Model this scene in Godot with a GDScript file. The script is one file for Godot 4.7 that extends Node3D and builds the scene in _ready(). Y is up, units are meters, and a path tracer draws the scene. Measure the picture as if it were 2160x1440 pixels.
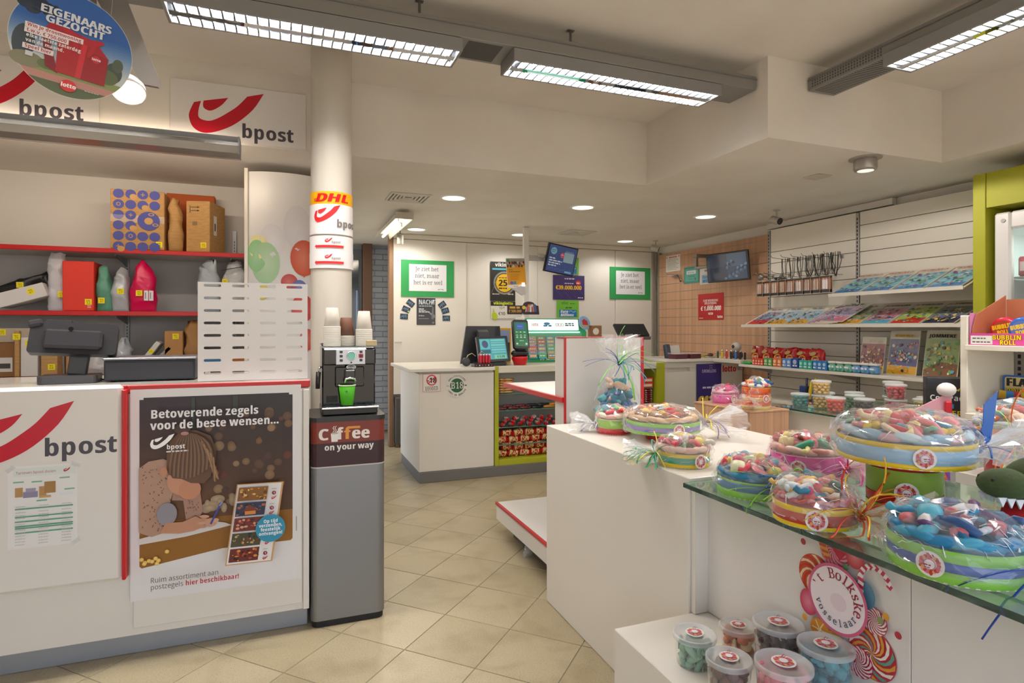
extends Node3D
# A small post-and-sweets shop: post counter and parcel shelves, coffee stand, till counter, comics wall and wrapped candy cakes.
const FLAT := 0xFFFFFFFF
var mats := {}
var taken := {}
var cache := {}
var rng := RandomNumberGenerator.new()
var P: SurfaceTool
var Pz := 0.0

# ---------- materials ----------
func col(h, a := 1.0) -> Color:
	var c: Color = h if h is Color else Color(h)
	return Color(c.r, c.g, c.b, a)
func lin(h) -> Color:
	return col(h).srgb_to_linear()
func mat(h, rough := 0.5, metal := 0.0, spec := 0.5) -> StandardMaterial3D:
	var k := "%s|%.2f|%.2f|%.2f" % [str(h), rough, metal, spec]
	if not mats.has(k):
		var m := StandardMaterial3D.new()
		m.albedo_color = col(h); m.roughness = rough; m.metallic = metal; m.metallic_specular = spec
		mats[k] = m
	return mats[k]
func glass(h, a := 0.06, rough := 0.02) -> StandardMaterial3D:
	var k := "glass%s%.3f%.2f" % [str(h), a, rough]
	if not mats.has(k):
		var m := StandardMaterial3D.new()
		m.albedo_color = col(h, a); m.roughness = rough; m.transparency = BaseMaterial3D.TRANSPARENCY_ALPHA
		m.cull_mode = BaseMaterial3D.CULL_DISABLED
		mats[k] = m
	return mats[k]
func glow(h, e: float, base = "ffffff") -> StandardMaterial3D:
	var k := "glow%s%.2f%s" % [str(h), e, str(base)]
	if not mats.has(k):
		var m := StandardMaterial3D.new()
		m.albedo_color = col(base); m.emission_enabled = true; m.emission = col(h); m.emission_energy_multiplier = e; m.roughness = 0.4
		mats[k] = m
	return mats[k]
func vmat(rough := 0.45, emit := 0.0) -> StandardMaterial3D:   # colours come with the vertices (print)
	var k := "vc%.2f" % rough
	if not mats.has(k):
		var m := StandardMaterial3D.new()
		m.vertex_color_use_as_albedo = true; m.roughness = rough
		mats[k] = m
	return mats[k]
func noise_tex(freq: float, ramp: Array, size := 512, oct := 4, sd := 1, type := FastNoiseLite.TYPE_SIMPLEX_SMOOTH) -> NoiseTexture2D:
	var n := FastNoiseLite.new()
	n.noise_type = type; n.frequency = freq; n.fractal_octaves = oct; n.seed = sd
	var t := NoiseTexture2D.new()
	t.width = size; t.height = size; t.seamless = true; t.noise = n
	var g := Gradient.new()
	var o := PackedFloat32Array(); var c := PackedColorArray()
	for r in ramp:
		o.append(r[0]); c.append(col(r[1]))
	g.offsets = o; g.colors = c
	t.color_ramp = g
	return t

# ---------- nodes ----------
func numbered(n: String) -> String:
	var k: int = taken.get(n, 0)
	taken[n] = k + 1
	return n if k == 0 else "%s_%03d" % [n, k]
func thing(called: String, label: String, category: String, at := Vector3.ZERO, turn := 0.0, group := "") -> Node3D:
	var o := Node3D.new()
	o.name = numbered(called); add_child(o, true)
	o.position = at; o.rotation.y = turn
	tag(o, label, category, group)
	return o
func tag(o: Node, label: String, category: String, group := "") -> Node:
	o.set_meta("label", label); o.set_meta("category", category)
	if group != "": o.set_meta("group", group)
	return o
func part(parent: Node, called: String, mesh: Mesh, m: Material, at := Vector3.ZERO, rot := Vector3.ZERO, scl := Vector3.ONE) -> MeshInstance3D:
	var o := MeshInstance3D.new()
	o.name = called; o.mesh = mesh; o.material_override = m
	parent.add_child(o, true)
	o.position = at; o.rotation = rot; o.scale = scl
	return o
func struct(called: String, mesh: Mesh, m: Material, at := Vector3.ZERO, rot := Vector3.ZERO) -> MeshInstance3D:
	var o := part(self, numbered(called), mesh, m, at, rot)
	o.set_meta("kind", "structure")
	return o
func dup(o: Node3D, base: String, at: Vector3, turn: float, label := "", group := "") -> Node3D:
	var c := o.duplicate() as Node3D
	c.name = numbered(base); add_child(c, true)
	c.position = at; c.rotation.y = turn
	if label != "": c.set_meta("label", label)
	if group != "": c.set_meta("group", group)
	return c

# ---------- mesh building ----------
func sb(smooth := false) -> SurfaceTool:
	var st := SurfaceTool.new()
	st.begin(Mesh.PRIMITIVE_TRIANGLES)
	st.set_smooth_group(0 if smooth else FLAT)
	st.set_color(Color.WHITE)
	return st
func fin(st: SurfaceTool) -> ArrayMesh:
	st.generate_normals()
	return st.commit()
func tri(st: SurfaceTool, a: Vector3, b: Vector3, c: Vector3, out: Vector3) -> void:
	if (b - a).cross(c - a).dot(out) > 0.0:
		st.add_vertex(a); st.add_vertex(c); st.add_vertex(b)
	else:
		st.add_vertex(a); st.add_vertex(b); st.add_vertex(c)
func quad(st: SurfaceTool, a: Vector3, b: Vector3, c: Vector3, d: Vector3, out: Vector3) -> void:
	tri(st, a, b, c, out); tri(st, a, c, d, out)
func box(st: SurfaceTool, c: Vector3, s: Vector3, bev := 0.0, x := Transform3D()) -> void:
	var h := s * 0.5
	var b: float = minf(bev, minf(h.x, minf(h.y, h.z)) * 0.9)
	for ax in 3:
		var u := (ax + 1) % 3
		var v := (ax + 2) % 3
		for sg in [-1.0, 1.0]:
			var p := []
			for q in [[-1, -1], [1, -1], [1, 1], [-1, 1]]:
				var t := Vector3.ZERO
				t[ax] = sg * h[ax]; t[u] = q[0] * (h[u] - b); t[v] = q[1] * (h[v] - b)
				p.append(x * (c + t))
			var o := Vector3.ZERO
			o[ax] = sg
			quad(st, p[0], p[1], p[2], p[3], x.basis * o)
	if b <= 0.0: return
	for ax in 3:
		var u := (ax + 1) % 3
		var v := (ax + 2) % 3
		for su in [-1.0, 1.0]:
			for sv in [-1.0, 1.0]:
				var p := []
				for q in [[-1, 0], [1, 0], [1, 1], [-1, 1]]:
					var t := Vector3.ZERO
					t[ax] = q[0] * (h[ax] - b)
					t[u] = su * (h[u] - (b if q[1] == 1 else 0.0)); t[v] = sv * (h[v] - (0.0 if q[1] == 1 else b))
					p.append(x * (c + t))
				var o := Vector3.ZERO
				o[u] = su; o[v] = sv
				quad(st, p[0], p[1], p[2], p[3], x.basis * o)
	for i in 8:
		var sg := Vector3(1 if i & 1 else -1, 1 if i & 2 else -1, 1 if i & 4 else -1)
		var p := []
		for ax in 3:
			var t := h - Vector3(b, b, b)
			t[ax] = h[ax]
			p.append(x * (c + t * sg))
		tri(st, p[0], p[1], p[2], x.basis * sg)
func bx(s: Vector3, bev := 0.0) -> ArrayMesh:                 # box mesh centred on its base
	var k := "bx%s%.4f" % [s, bev]
	if not cache.has(k):
		var st := sb()
		box(st, Vector3(0, s.y / 2, 0), s, bev)
		cache[k] = fin(st)
	return cache[k]
func bc(s: Vector3, bev := 0.0) -> ArrayMesh:                 # box mesh about its centre
	var k := "bc%s%.4f" % [s, bev]
	if not cache.has(k):
		var st := sb()
		box(st, Vector3.ZERO, s, bev)
		cache[k] = fin(st)
	return cache[k]
func lathe(st: SurfaceTool, prof: Array, n := 24, x := Transform3D(), sx := 1.0, sz := 1.0, caps := true) -> void:
	for i in prof.size() - 1:
		var p: Vector2 = prof[i]
		var q: Vector2 = prof[i + 1]
		for k in n:
			var a := TAU * k / n
			var b := TAU * (k + 1) / n
			var pa := x * Vector3(cos(a) * p.x * sx, p.y, sin(a) * p.x * sz)
			var pb := x * Vector3(cos(b) * p.x * sx, p.y, sin(b) * p.x * sz)
			var qa := x * Vector3(cos(a) * q.x * sx, q.y, sin(a) * q.x * sz)
			var qb := x * Vector3(cos(b) * q.x * sx, q.y, sin(b) * q.x * sz)
			var m := (a + b) / 2
			var o := x.basis * (Vector3(cos(m) * (q.y - p.y), p.x - q.x, sin(m) * (q.y - p.y)))
			if o.length() < 1e-9: o = x.basis * Vector3.UP
			if p.x > 1e-6: tri(st, pa, pb, qb, o)
			if q.x > 1e-6: tri(st, pa, qb, qa, o)
func lm(prof: Array, n := 24, smooth := true, sx := 1.0, sz := 1.0) -> ArrayMesh:
	var k := "lm%s%d%s%.2f%.2f" % [prof, n, smooth, sx, sz]
	if not cache.has(k):
		var st := sb(smooth)
		lathe(st, prof, n, Transform3D(), sx, sz)
		cache[k] = fin(st)
	return cache[k]
func cyl(r: float, h: float, n := 20, r2 := -1.0) -> ArrayMesh:   # closed cylinder or cone frustum on its base, small chamfers
	var t := r if r2 < 0.0 else r2
	var b := minf(0.0015, minf(h, minf(r, t + 0.0001)) * 0.2)
	return lm([Vector2(0, 0), Vector2(maxf(r - b, 0), 0), Vector2(r, b), Vector2(t, h - b), Vector2(maxf(t - b, 0), h), Vector2(0, h)], n, false) if n < 8 else cylsm(r, t, h, b, n)
func cylsm(r: float, t: float, h: float, b: float, n: int) -> ArrayMesh:
	var k := "cy%.4f%.4f%.4f%d" % [r, t, h, n]
	if not cache.has(k):
		var st := sb()
		lathe(st, [Vector2(0, 0), Vector2(maxf(r - b, 0), 0), Vector2(r, b)], n)
		st.set_smooth_group(1)
		lathe(st, [Vector2(r, b), Vector2(t, h - b)], n)
		st.set_smooth_group(FLAT)
		lathe(st, [Vector2(t, h - b), Vector2(maxf(t - b, 0), h), Vector2(0, h)], n)
		cache[k] = fin(st)
	return cache[k]
func tube(st: SurfaceTool, pts: Array, r: float, n := 6, flat := 1.0, taper := 1.0) -> void:
	var rings := []
	var up := Vector3(0.13, 1, 0.07).normalized()
	for i in pts.size():
		var d: Vector3 = (pts[mini(i + 1, pts.size() - 1)] - pts[maxi(i - 1, 0)]).normalized()
		if absf(d.dot(up)) > 0.98: up = Vector3(1, 0.1, 0.2).normalized()
		var s := d.cross(up).normalized()
		var t := s.cross(d).normalized()
		var rr := r * lerpf(1.0, taper, float(i) / maxf(1, pts.size() - 1))
		var ring := []
		for k in n:
			var a := TAU * k / n
			ring.append(pts[i] + s * cos(a) * rr + t * sin(a) * rr * flat)
		rings.append(ring)
	for i in pts.size() - 1:
		for k in n:
			var a: Vector3 = rings[i][k]
			var c: Vector3 = rings[i + 1][(k + 1) % n]
			quad(st, a, rings[i][(k + 1) % n], c, rings[i + 1][k], (a + c) / 2.0 - (pts[i] + pts[i + 1]) / 2.0)
	for e in [0, pts.size() - 1]:
		var o: Vector3 = pts[e] - pts[1 if e == 0 else e - 1]
		for k in range(1, n - 1):
			tri(st, rings[e][0], rings[e][k], rings[e][k + 1], o)
func tm(pts: Array, r: float, n := 6, flat := 1.0, taper := 1.0) -> ArrayMesh:
	var st := sb(true)
	tube(st, pts, r, n, flat, taper)
	return fin(st)
func extrude(st: SurfaceTool, poly: PackedVector2Array, z0: float, z1: float, x := Transform3D()) -> void:   # outline in x,y pushed along z
	var idx := Geometry2D.triangulate_polygon(poly)
	for i in range(0, idx.size(), 3):
		for z in [z0, z1]:
			var a := poly[idx[i]]; var b := poly[idx[i + 1]]; var c := poly[idx[i + 2]]
			tri(st, x * Vector3(a.x, a.y, z), x * Vector3(b.x, b.y, z), x * Vector3(c.x, c.y, z), x.basis * Vector3(0, 0, 1 if z == maxf(z0, z1) else -1))
	var cw := 1.0 if Geometry2D.is_polygon_clockwise(poly) else -1.0
	for i in poly.size():
		var a := poly[i]; var b := poly[(i + 1) % poly.size()]
		var o := Vector3(-(b.y - a.y), b.x - a.x, 0) * cw
		quad(st, x * Vector3(a.x, a.y, z0), x * Vector3(b.x, b.y, z0), x * Vector3(b.x, b.y, z1), x * Vector3(a.x, a.y, z1), x.basis * o)
func ex(poly: Array, z0: float, z1: float) -> ArrayMesh:
	var st := sb()
	extrude(st, PackedVector2Array(poly), z0, z1)
	return fin(st)
func round_rect(w: float, h: float, r: float, n := 4) -> Array:
	var p := []
	for q in [[1, 1, 0], [-1, 1, 1], [-1, -1, 2], [1, -1, 3]]:
		for k in n + 1:
			var a: float = (q[2] + float(k) / n) * PI / 2
			p.append(Vector2(q[0] * (w / 2 - r) + cos(a) * r, q[1] * (h / 2 - r) + sin(a) * r))
	return p
func blob(st: SurfaceTool, c: Vector3, r: Vector3, n := 8, m := 6, pw := 1.0, x := Transform3D()) -> void:
	var f := func(i: int, j: int) -> Vector3:
		var a := TAU * i / n
		var b := PI * j / m - PI / 2
		var v := Vector3(cos(b) * cos(a), sin(b), cos(b) * sin(a))
		if pw != 1.0: v = Vector3(signf(v.x) * pow(absf(v.x), pw), signf(v.y) * pow(absf(v.y), pw), signf(v.z) * pow(absf(v.z), pw))
		return x * (c + v * r)
	for j in m:
		for i in n:
			var a: Vector3 = f.call(i, j); var b: Vector3 = f.call(i + 1, j); var d: Vector3 = f.call(i + 1, j + 1); var e: Vector3 = f.call(i, j + 1)
			var o := (a + b + d + e) / 4.0 - x * c
			if j > 0: tri(st, a, b, d, o)
			if j < m - 1: tri(st, a, d, e, o)
func bm(r: Vector3, n := 8, m := 6, pw := 1.0) -> ArrayMesh:
	var k := "bm%s%d%d%.2f" % [r, n, m, pw]
	if not cache.has(k):
		var st := sb(true)
		blob(st, Vector3.ZERO, r, n, m, pw)
		cache[k] = fin(st)
	return cache[k]

# ---------- print: flat shapes and lettering, layer over layer, coloured by vertex ----------
func pr() -> void:
	P = sb(); Pz = 0.0
func pv(x: float, y: float) -> void:
	P.add_vertex(Vector3(x, y, Pz))
func rect(x: float, y: float, w: float, h: float, c, c2 = null) -> void:      # x,y lower corner; c2: colour at the bottom
	Pz += 0.00012
	var a := lin(c)
	var b := lin(c2 if c2 != null else c)
	P.set_color(a); pv(x, y + h); pv(x + w, y + h); P.set_color(b); pv(x + w, y)
	P.set_color(a); pv(x, y + h); P.set_color(b); pv(x + w, y); pv(x, y)
func poly(pts: Array, c) -> void:
	Pz += 0.00012
	P.set_color(lin(c))
	var pp := PackedVector2Array(pts)
	var idx := Geometry2D.triangulate_polygon(pp)
	for i in range(0, idx.size(), 3):
		var a := pp[idx[i]]; var b := pp[idx[i + 1]]; var d := pp[idx[i + 2]]
		if (b - a).cross(d - a) > 0: pv(a.x, a.y); pv(d.x, d.y); pv(b.x, b.y)
		else: pv(a.x, a.y); pv(b.x, b.y); pv(d.x, d.y)
func circ(x: float, y: float, rx: float, ry: float, c, rot := 0.0, n := 20, c2 = null) -> void:
	Pz += 0.00012
	for k in n:
		var a := -TAU * k / n
		var b := -TAU * (k + 1) / n
		P.set_color(lin(c2 if c2 != null else c)); pv(x, y)
		P.set_color(lin(c))
		for t in [a, b]:
			var v := Vector2(cos(t) * rx, sin(t) * ry).rotated(rot)
			pv(x + v.x, y + v.y)
func ring(x: float, y: float, r0: float, r1: float, c, n := 32, a0 := 0.0, a1 := TAU, sx := 1.0) -> void:
	Pz += 0.00012
	P.set_color(lin(c))
	for k in n:
		var a := lerpf(a0, a1, float(k) / n)
		var b := lerpf(a0, a1, float(k + 1) / n)
		var q := []
		for t in [[a, r0], [a, r1], [b, r1], [b, r0]]: q.append(Vector2(x + cos(t[0]) * t[1] * sx, y + sin(t[0]) * t[1]))
		for i in [0, 2, 1, 0, 3, 2]: pv(q[i].x, q[i].y)
func line(a: Vector2, b: Vector2, w: float, c) -> void:
	var s := (b - a).orthogonal().normalized() * w / 2
	poly([a + s, b + s, b - s, a - s], c)
func fnt(f: String) -> Font:
	var k := "font" + f
	if not cache.has(k):
		var s := SystemFont.new()
		s.font_names = PackedStringArray(["Droid Serif" if f.begins_with("serif") else "Droid Sans Mono" if f.begins_with("mono") else "Droid Sans"])
		if f.ends_with("b"): s.font_weight = 700
		if f.ends_with("i"): s.font_italic = true
		cache[k] = s
	return cache[k]
func glyphs(s: String, f: String, step := 1.5) -> Array:      # [vertices, width] for a height of about 1 per em
	var k := "t" + f + s
	if not cache.has(k):
		var t := TextMesh.new()
		t.text = s; t.font = fnt(f); t.font_size = 32; t.pixel_size = 1.0 / 32; t.depth = 0.0; t.curve_step = step
		t.horizontal_alignment = HORIZONTAL_ALIGNMENT_LEFT; t.vertical_alignment = VERTICAL_ALIGNMENT_BOTTOM
		var vs := PackedVector3Array()
		for n in t.get_surface_count():
			var a := t.surface_get_arrays(n)
			var v: PackedVector3Array = a[Mesh.ARRAY_VERTEX]
			if a[Mesh.ARRAY_INDEX] != null:
				for i in a[Mesh.ARRAY_INDEX]: vs.append(v[i])
			else: vs.append_array(v)
		var w := 0.0
		var lo := 1e9
		for v in vs:
			w = maxf(w, v.x); lo = minf(lo, v.x)
		var low: float = -fnt(f).get_descent(32) / 32.0
		cache[k] = [vs, w, lo, -low]
	return cache[k]
func put_text(st: SurfaceTool, s: String, x: Transform3D, h: float, c, f := "sans", align := 0, sx := 1.0, shear := 0.0, bold := 0.0) -> float:
	var g := glyphs(s, f)
	var vs: PackedVector3Array = g[0]
	var off: float = 0.0 if align < 0 else (g[1] / 2.0 if align == 0 else g[1])
	st.set_color(lin(c))
	for o in ([0.0] if bold == 0.0 else [-bold, bold]):
		for i in range(0, vs.size(), 3):
			var q := []
			for j in 3:
				var v := vs[i + j]
				var y: float = v.y - g[3]
				q.append(x * Vector3(((v.x - off) * sx + shear * y) * h + o * h, y * h, 0 if o <= 0 else 0.00004))
			tri(st, q[0], q[1], q[2], x.basis.z)
	return g[1] * sx * h
func text(s: String, x: float, y: float, h: float, c, f := "sans", align := 0, sx := 1.0, shear := 0.0, bold := 0.0, rot := 0.0) -> float:   # y: base line, h: em height
	Pz += 0.00012
	return put_text(P, s, Transform3D(Basis(Vector3.BACK, rot), Vector3(x, y, Pz)), h, c, f, align, sx, shear, bold)
func squiggle(x: float, y: float, w: float, h: float, c, sd := 1) -> void:    # a line of print too small to read
	var r := RandomNumberGenerator.new()
	r.seed = sd
	Pz += 0.00012
	P.set_color(lin(c))
	var at := x
	while at < x + w:
		var l := minf(r.randf_range(1.0, 3.5) * h, x + w - at)
		for q in [[0, 1], [1, 1], [1, 0], [0, 1], [1, 0], [0, 0]]: pv(at + q[0] * l, y + q[1] * h)
		at += l + h * 0.6
func pend() -> ArrayMesh:
	return fin(P)
func horn(x: float, y: float, s: float, c, paper) -> void:    # the swoosh of the post: a wide crescent, pointed at the upper end, with a drop inside
	var o := []
	var cr := [Vector2(0.064, 0.446), Vector2(0.010, 0.312), Vector2(0.000, 0.215), Vector2(0.054, 0.080), Vector2(0.190, 0.015), Vector2(0.384, 0.063), Vector2(0.616, 0.200), Vector2(0.849, 0.434), Vector2(1.000, 0.693)]
	var ci := [Vector2(0.771, 0.621), Vector2(0.640, 0.462), Vector2(0.500, 0.341), Vector2(0.360, 0.240), Vector2(0.248, 0.196), Vector2(0.132, 0.226), Vector2(0.122, 0.332), Vector2(0.155, 0.475)]
	var sm := func(pts: Array) -> Array:
		var r := []
		for i in pts.size() - 1:
			var p0: Vector2 = pts[maxi(i - 1, 0)]; var p1: Vector2 = pts[i]; var p2: Vector2 = pts[i + 1]; var p3: Vector2 = pts[mini(i + 2, pts.size() - 1)]
			for k in 4: r.append(p1.cubic_interpolate(p2, p0, p3, k / 4.0))
		r.append(pts[-1])
		return r
	for v in sm.call(cr) + sm.call(ci): o.append(Vector2(x, y) + v * s)
	poly(o, c)
	o = []
	for v in sm.call([Vector2(0.190, 0.484), Vector2(0.180, 0.423), Vector2(0.200, 0.371), Vector2(0.287, 0.350), Vector2(0.420, 0.442), Vector2(0.515, 0.568)]): o.append(Vector2(x, y) + v * s)
	poly(o, c)

func _ready() -> void:
	rng.seed = 7
	# ----- camera, sky, exposure -----
	var cam := Camera3D.new()
	cam.name = "camera"; add_child(cam)
	cam.position = Vector3(0, 1.30, 0); cam.rotation_degrees = Vector3(0, -20.8, 0)
	cam.projection = Camera3D.PROJECTION_FRUSTUM
	cam.near = 0.05; cam.far = 60.0
	cam.size = 2.0 * 0.05 * 720.0 / 1255.0
	cam.frustum_offset = Vector2(0, -0.05 * 30.0 / 1255.0)
	cam.current = true
	var we := WorldEnvironment.new()
	we.name = "environment"; add_child(we)
	var env := Environment.new()
	env.background_mode = Environment.BG_SKY
	var sky := ProceduralSkyMaterial.new()
	sky.sky_top_color = Color("a9c2e4"); sky.sky_horizon_color = Color("efeae4"); sky.ground_bottom_color = Color("988e80"); sky.ground_horizon_color = Color("cfc4b4")
	sky.sky_energy_multiplier = 2.2; sky.ground_energy_multiplier = 2.6
	env.sky = Sky.new(); env.sky.sky_material = sky
	env.tonemap_mode = Environment.TONE_MAPPER_LINEAR
	env.tonemap_exposure = 0.65
	env.sdfgi_enabled = true; env.ssao_enabled = true; env.ssil_enabled = true
	we.environment = env
	build_room()
	build_lights()
	build_post()
	build_coffee()
	build_back()
	build_tills()
	build_wall_right()
	build_island()
	build_sweets()

func area_light(parent: Node3D, at: Vector3, rot: Vector3, size: Vector2, e: float, c: String) -> void:
	var l := AreaLight3D.new()
	l.name = "area_light"; parent.add_child(l, true)
	l.position = at; l.rotation = rot; l.area_size = size; l.light_energy = e; l.light_color = Color(c)
	l.shadow_enabled = true; l.area_range = 12.0; l.area_attenuation = 2.0
func spot_light(parent: Node3D, at: Vector3, rot: Vector3, angle: float, e: float, c: String, size := 0.06, edge := 0.6) -> void:
	var l := SpotLight3D.new()
	l.name = "spot_light"; parent.add_child(l, true)
	l.position = at; l.rotation = rot; l.spot_angle = angle; l.spot_angle_attenuation = edge; l.light_energy = e; l.light_color = Color(c); l.light_size = size
	l.shadow_enabled = true; l.spot_range = 12.0; l.spot_attenuation = 2.0

func bb(lo: Vector3, hi: Vector3, bev := 0.0) -> ArrayMesh:   # box mesh between two corners
	var st := sb()
	box(st, (lo + hi) / 2, hi - lo, bev)
	return fin(st)
func slab_with_hole(lo: Vector3, hi: Vector3, cx: float, cz: float) -> ArrayMesh:   # ceiling slab with a square air shaft cut into its underside
	var h := 0.14
	var st := sb()
	for q in [[lo, v3(cx - h, hi.y, hi.z)], [v3(cx + h, lo.y, lo.z), hi], [v3(cx - h, lo.y, lo.z), v3(cx + h, hi.y, cz - h)], [v3(cx - h, lo.y, cz + h), v3(cx + h, hi.y, hi.z)], [v3(cx - h, lo.y + 0.36, cz - h), v3(cx + h, hi.y, cz + h)]]:
		box(st, (q[0] + q[1]) / 2, q[1] - q[0])
	return fin(st)
func v3(x: float, y: float, z: float) -> Vector3:
	return Vector3(x, y, z)

func build_room() -> void:
	var white := StandardMaterial3D.new()
	white.albedo_color = Color("e9e4dc"); white.roughness = 0.9; white.metallic_specular = 0.3
	white.albedo_texture = noise_tex(0.01, [[0.0, "f3f1ee"], [1.0, "ffffff"]], 256, 4, 3)
	white.uv1_triplanar = true; white.uv1_world_triplanar = true; white.uv1_scale = Vector3(0.4, 0.4, 0.4)
	mats["paint"] = white
	# floor: square tiles laid diagonally over the screed
	var fl := struct("floor", bb(v3(-2.7, -0.12, -8.4), v3(4.8, -0.003, 1.4)), mat("8d8371", 0.85))
	var tile := StandardMaterial3D.new()
	tile.roughness = 0.36; tile.metallic_specular = 0.5
	tile.albedo_color = Color("b6ac94")
	tile.albedo_texture = noise_tex(0.16, [[0.0, "b9b0a0"], [0.30, "e8e4da"], [0.5, "f4f1ea"], [0.68, "f0ece2"], [0.86, "ffffff"], [1.0, "d0c8b8"]], 512, 3, 5)
	tile.uv1_triplanar = true; tile.uv1_world_triplanar = true; tile.uv1_scale = Vector3(1.6, 1.6, 1.6)
	tile.detail_enabled = true; tile.detail_blend_mode = BaseMaterial3D.BLEND_MODE_MUL
	tile.detail_albedo = noise_tex(0.008, [[0.0, "e8e3da"], [0.5, "fbf8f3"], [1.0, "fffdf8"]], 256, 3, 9)
	tile.detail_uv_layer = BaseMaterial3D.DETAIL_UV_1
	var tone := [tile]
	for t in ["b1a78e", "bab099"]:
		var q := tile.duplicate() as StandardMaterial3D
		q.albedo_color = Color(t); tone.append(q)
	var s := 0.2275
	var tm_ := bx(Vector3(s * sqrt(2.0) - 0.004, 0.008, s * sqrt(2.0) - 0.004), 0.001)
	var rest := sb()
	var shown := 0
	for i in range(-24, 30):
		for j in range(-40, 16):
			if (i + j) % 2 != 0: continue
			var p := Vector3(0.902 + i * s, -0.0085, -2.854 + s + j * s)
			if p.x < -2.5 or p.x > 4.6 or p.z > 1.2 or p.z < -8.2: continue
			var seen := (p.x > -1.35 and p.x < 1.65 and p.z > -6.9 and p.z < -1.35) and not (p.x < -0.1 and p.z < -3.1) and not (p.x > 1.35 and p.z > -2.6)
			if seen and shown < 296:
				part(fl, "tile", tm_, tone[absi(i * 7 + j * 3) % 3], p, Vector3(0, PI / 4, 0))
				shown += 1
			else:
				box(rest, p + Vector3(0, 0.004, 0), Vector3(s * sqrt(2.0) - 0.004, 0.008, s * sqrt(2.0) - 0.004), 0.0, Transform3D(Basis(Vector3.UP, PI / 4), p) * Transform3D(Basis(), -p))
	part(fl, "more_tiles", fin(rest), tile).set_meta("kind", "stuff")
	# ceilings: the high one, and the lower one that steps round the lamps
	struct("ceiling", bb(v3(-2.7, 2.76, -4.0), v3(4.6, 2.90, 1.4)), white)
	struct("ceiling", slab_with_hole(v3(-2.7, 2.32, -7.7), v3(2.42, 2.76, -3.65), 0.90, -4.66), white)
	struct("ceiling", slab_with_hole(v3(2.42, 2.32, -7.7), v3(3.80, 2.76, -2.50), 2.93, -5.74), white)
	struct("ceiling", bb(v3(3.80, 2.32, -7.7), v3(4.70, 2.76, 1.4)), white)
	# walls
	struct("wall_left", bb(v3(-2.8, 0, -4.9), v3(-2.6, 2.8, 1.4)), white)
	struct("wall_right", bb(v3(4.5, 0, -7.7), v3(4.7, 2.32, 1.4)), white)
	struct("wall_back", bb(v3(1.09, 0, -6.75), v3(4.5, 2.32, -6.56)), white)
	struct("wall_niche", bb(v3(-2.7, 0, -4.95), v3(0.36, 2.32, -4.78)), mat("d9d5d0", 0.9))
	struct("wall_niche", bb(v3(0.20, 0, -4.78), v3(0.36, 2.32, -3.98)), white)
	# shop front behind the visitor: a wide window over a low wall
	struct("wall_front", bb(v3(-2.7, 0, 1.2), v3(4.6, 0.35, 1.4)), white)
	struct("wall_front", bb(v3(-2.7, 2.25, 1.2), v3(4.6, 2.8, 1.4)), white)
	struct("wall_front", bb(v3(-2.7, 0.35, 1.2), v3(-2.2, 2.25, 1.4)), white)
	struct("wall_front", bb(v3(4.1, 0.35, 1.2), v3(4.6, 2.25, 1.4)), white)
	var w1 := struct("window_1", bb(v3(-2.2, 0.35, 1.29), v3(4.1, 2.25, 1.30)), glass("ffffff", 0.03))
	for x in [-2.17, -0.1, 2.0, 4.07]:
		part(w1, "window_frame", bb(v3(x - 0.03, 0.35, 1.27), v3(x + 0.03, 2.25, 1.33)), mat("8b8d90", 0.4, 0.6))
	# passage at the back: painted brickwork behind a brown jamb, lit by a side window
	struct("wall_passage", bb(v3(0.30, 0, -7.7), v3(0.40, 0.12, -4.95)), mat("b5bcc6", 0.9))
	struct("wall_passage", bb(v3(0.30, 2.2, -7.7), v3(0.40, 2.32, -4.95)), mat("b5bcc6", 0.9))
	struct("wall_passage", bb(v3(0.30, 0.12, -5.6), v3(0.40, 2.2, -4.95)), mat("b5bcc6", 0.9))
	var bw := struct("wall_passage", bb(v3(0.3, 0, -7.7), v3(1.4, 2.32, -7.56)), mat("b5bcc6", 0.9))
	struct("wall_passage", bb(v3(1.20, 0, -7.6), v3(1.40, 2.32, -6.75)), mat("b5bcc6", 0.9))
	var bk := bc(Vector3(0.196, 0.062, 0.02), 0.004)
	for r in 33:
		for c in 3:
			part(bw, "brick", bk, mat(["c3c9d1", "bcc3cc", "c9ced4"][(r * 5 + c * 3) % 3], 0.85), v3(0.93 + c * 0.204 - (0.102 if r % 2 else 0.0), 0.04 + r * 0.069, -7.555))
	var d1 := struct("door_1", bb(v3(0.42, 0.02, -7.52), v3(0.87, 2.25, -7.48)), mat("5f6772", 0.5))
	part(d1, "pane", bb(v3(0.50, 0.25, -7.478), v3(0.83, 2.12, -7.470)), mat("39424e", 0.1))
	part(d1, "door_frame", bb(v3(0.425, 0.1, -7.476), v3(0.445, 2.2, -7.462), 0.003), mat("9fb6d4", 0.4))
	part(d1, "door_frame", bb(v3(0.80, 0.1, -7.476), v3(0.82, 1.75, -7.462), 0.003), mat("8fb0d8", 0.4))
	struct("trim_1", bb(v3(0.875, 0, -7.55), v3(0.985, 2.32, -7.40), 0.006), mat("70503a", 0.5))
	struct("trim_2", bb(v3(1.045, 0, -6.60), v3(1.09, 2.32, -6.50), 0.005), mat("8a6a50", 0.5))
	# round column
	var cm := struct("column", lm([Vector2(0.105, 0), Vector2(0.105, 2.76)], 40), mat("cdc6ba", 0.42), v3(0.226, 0, -3.30))

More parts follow.
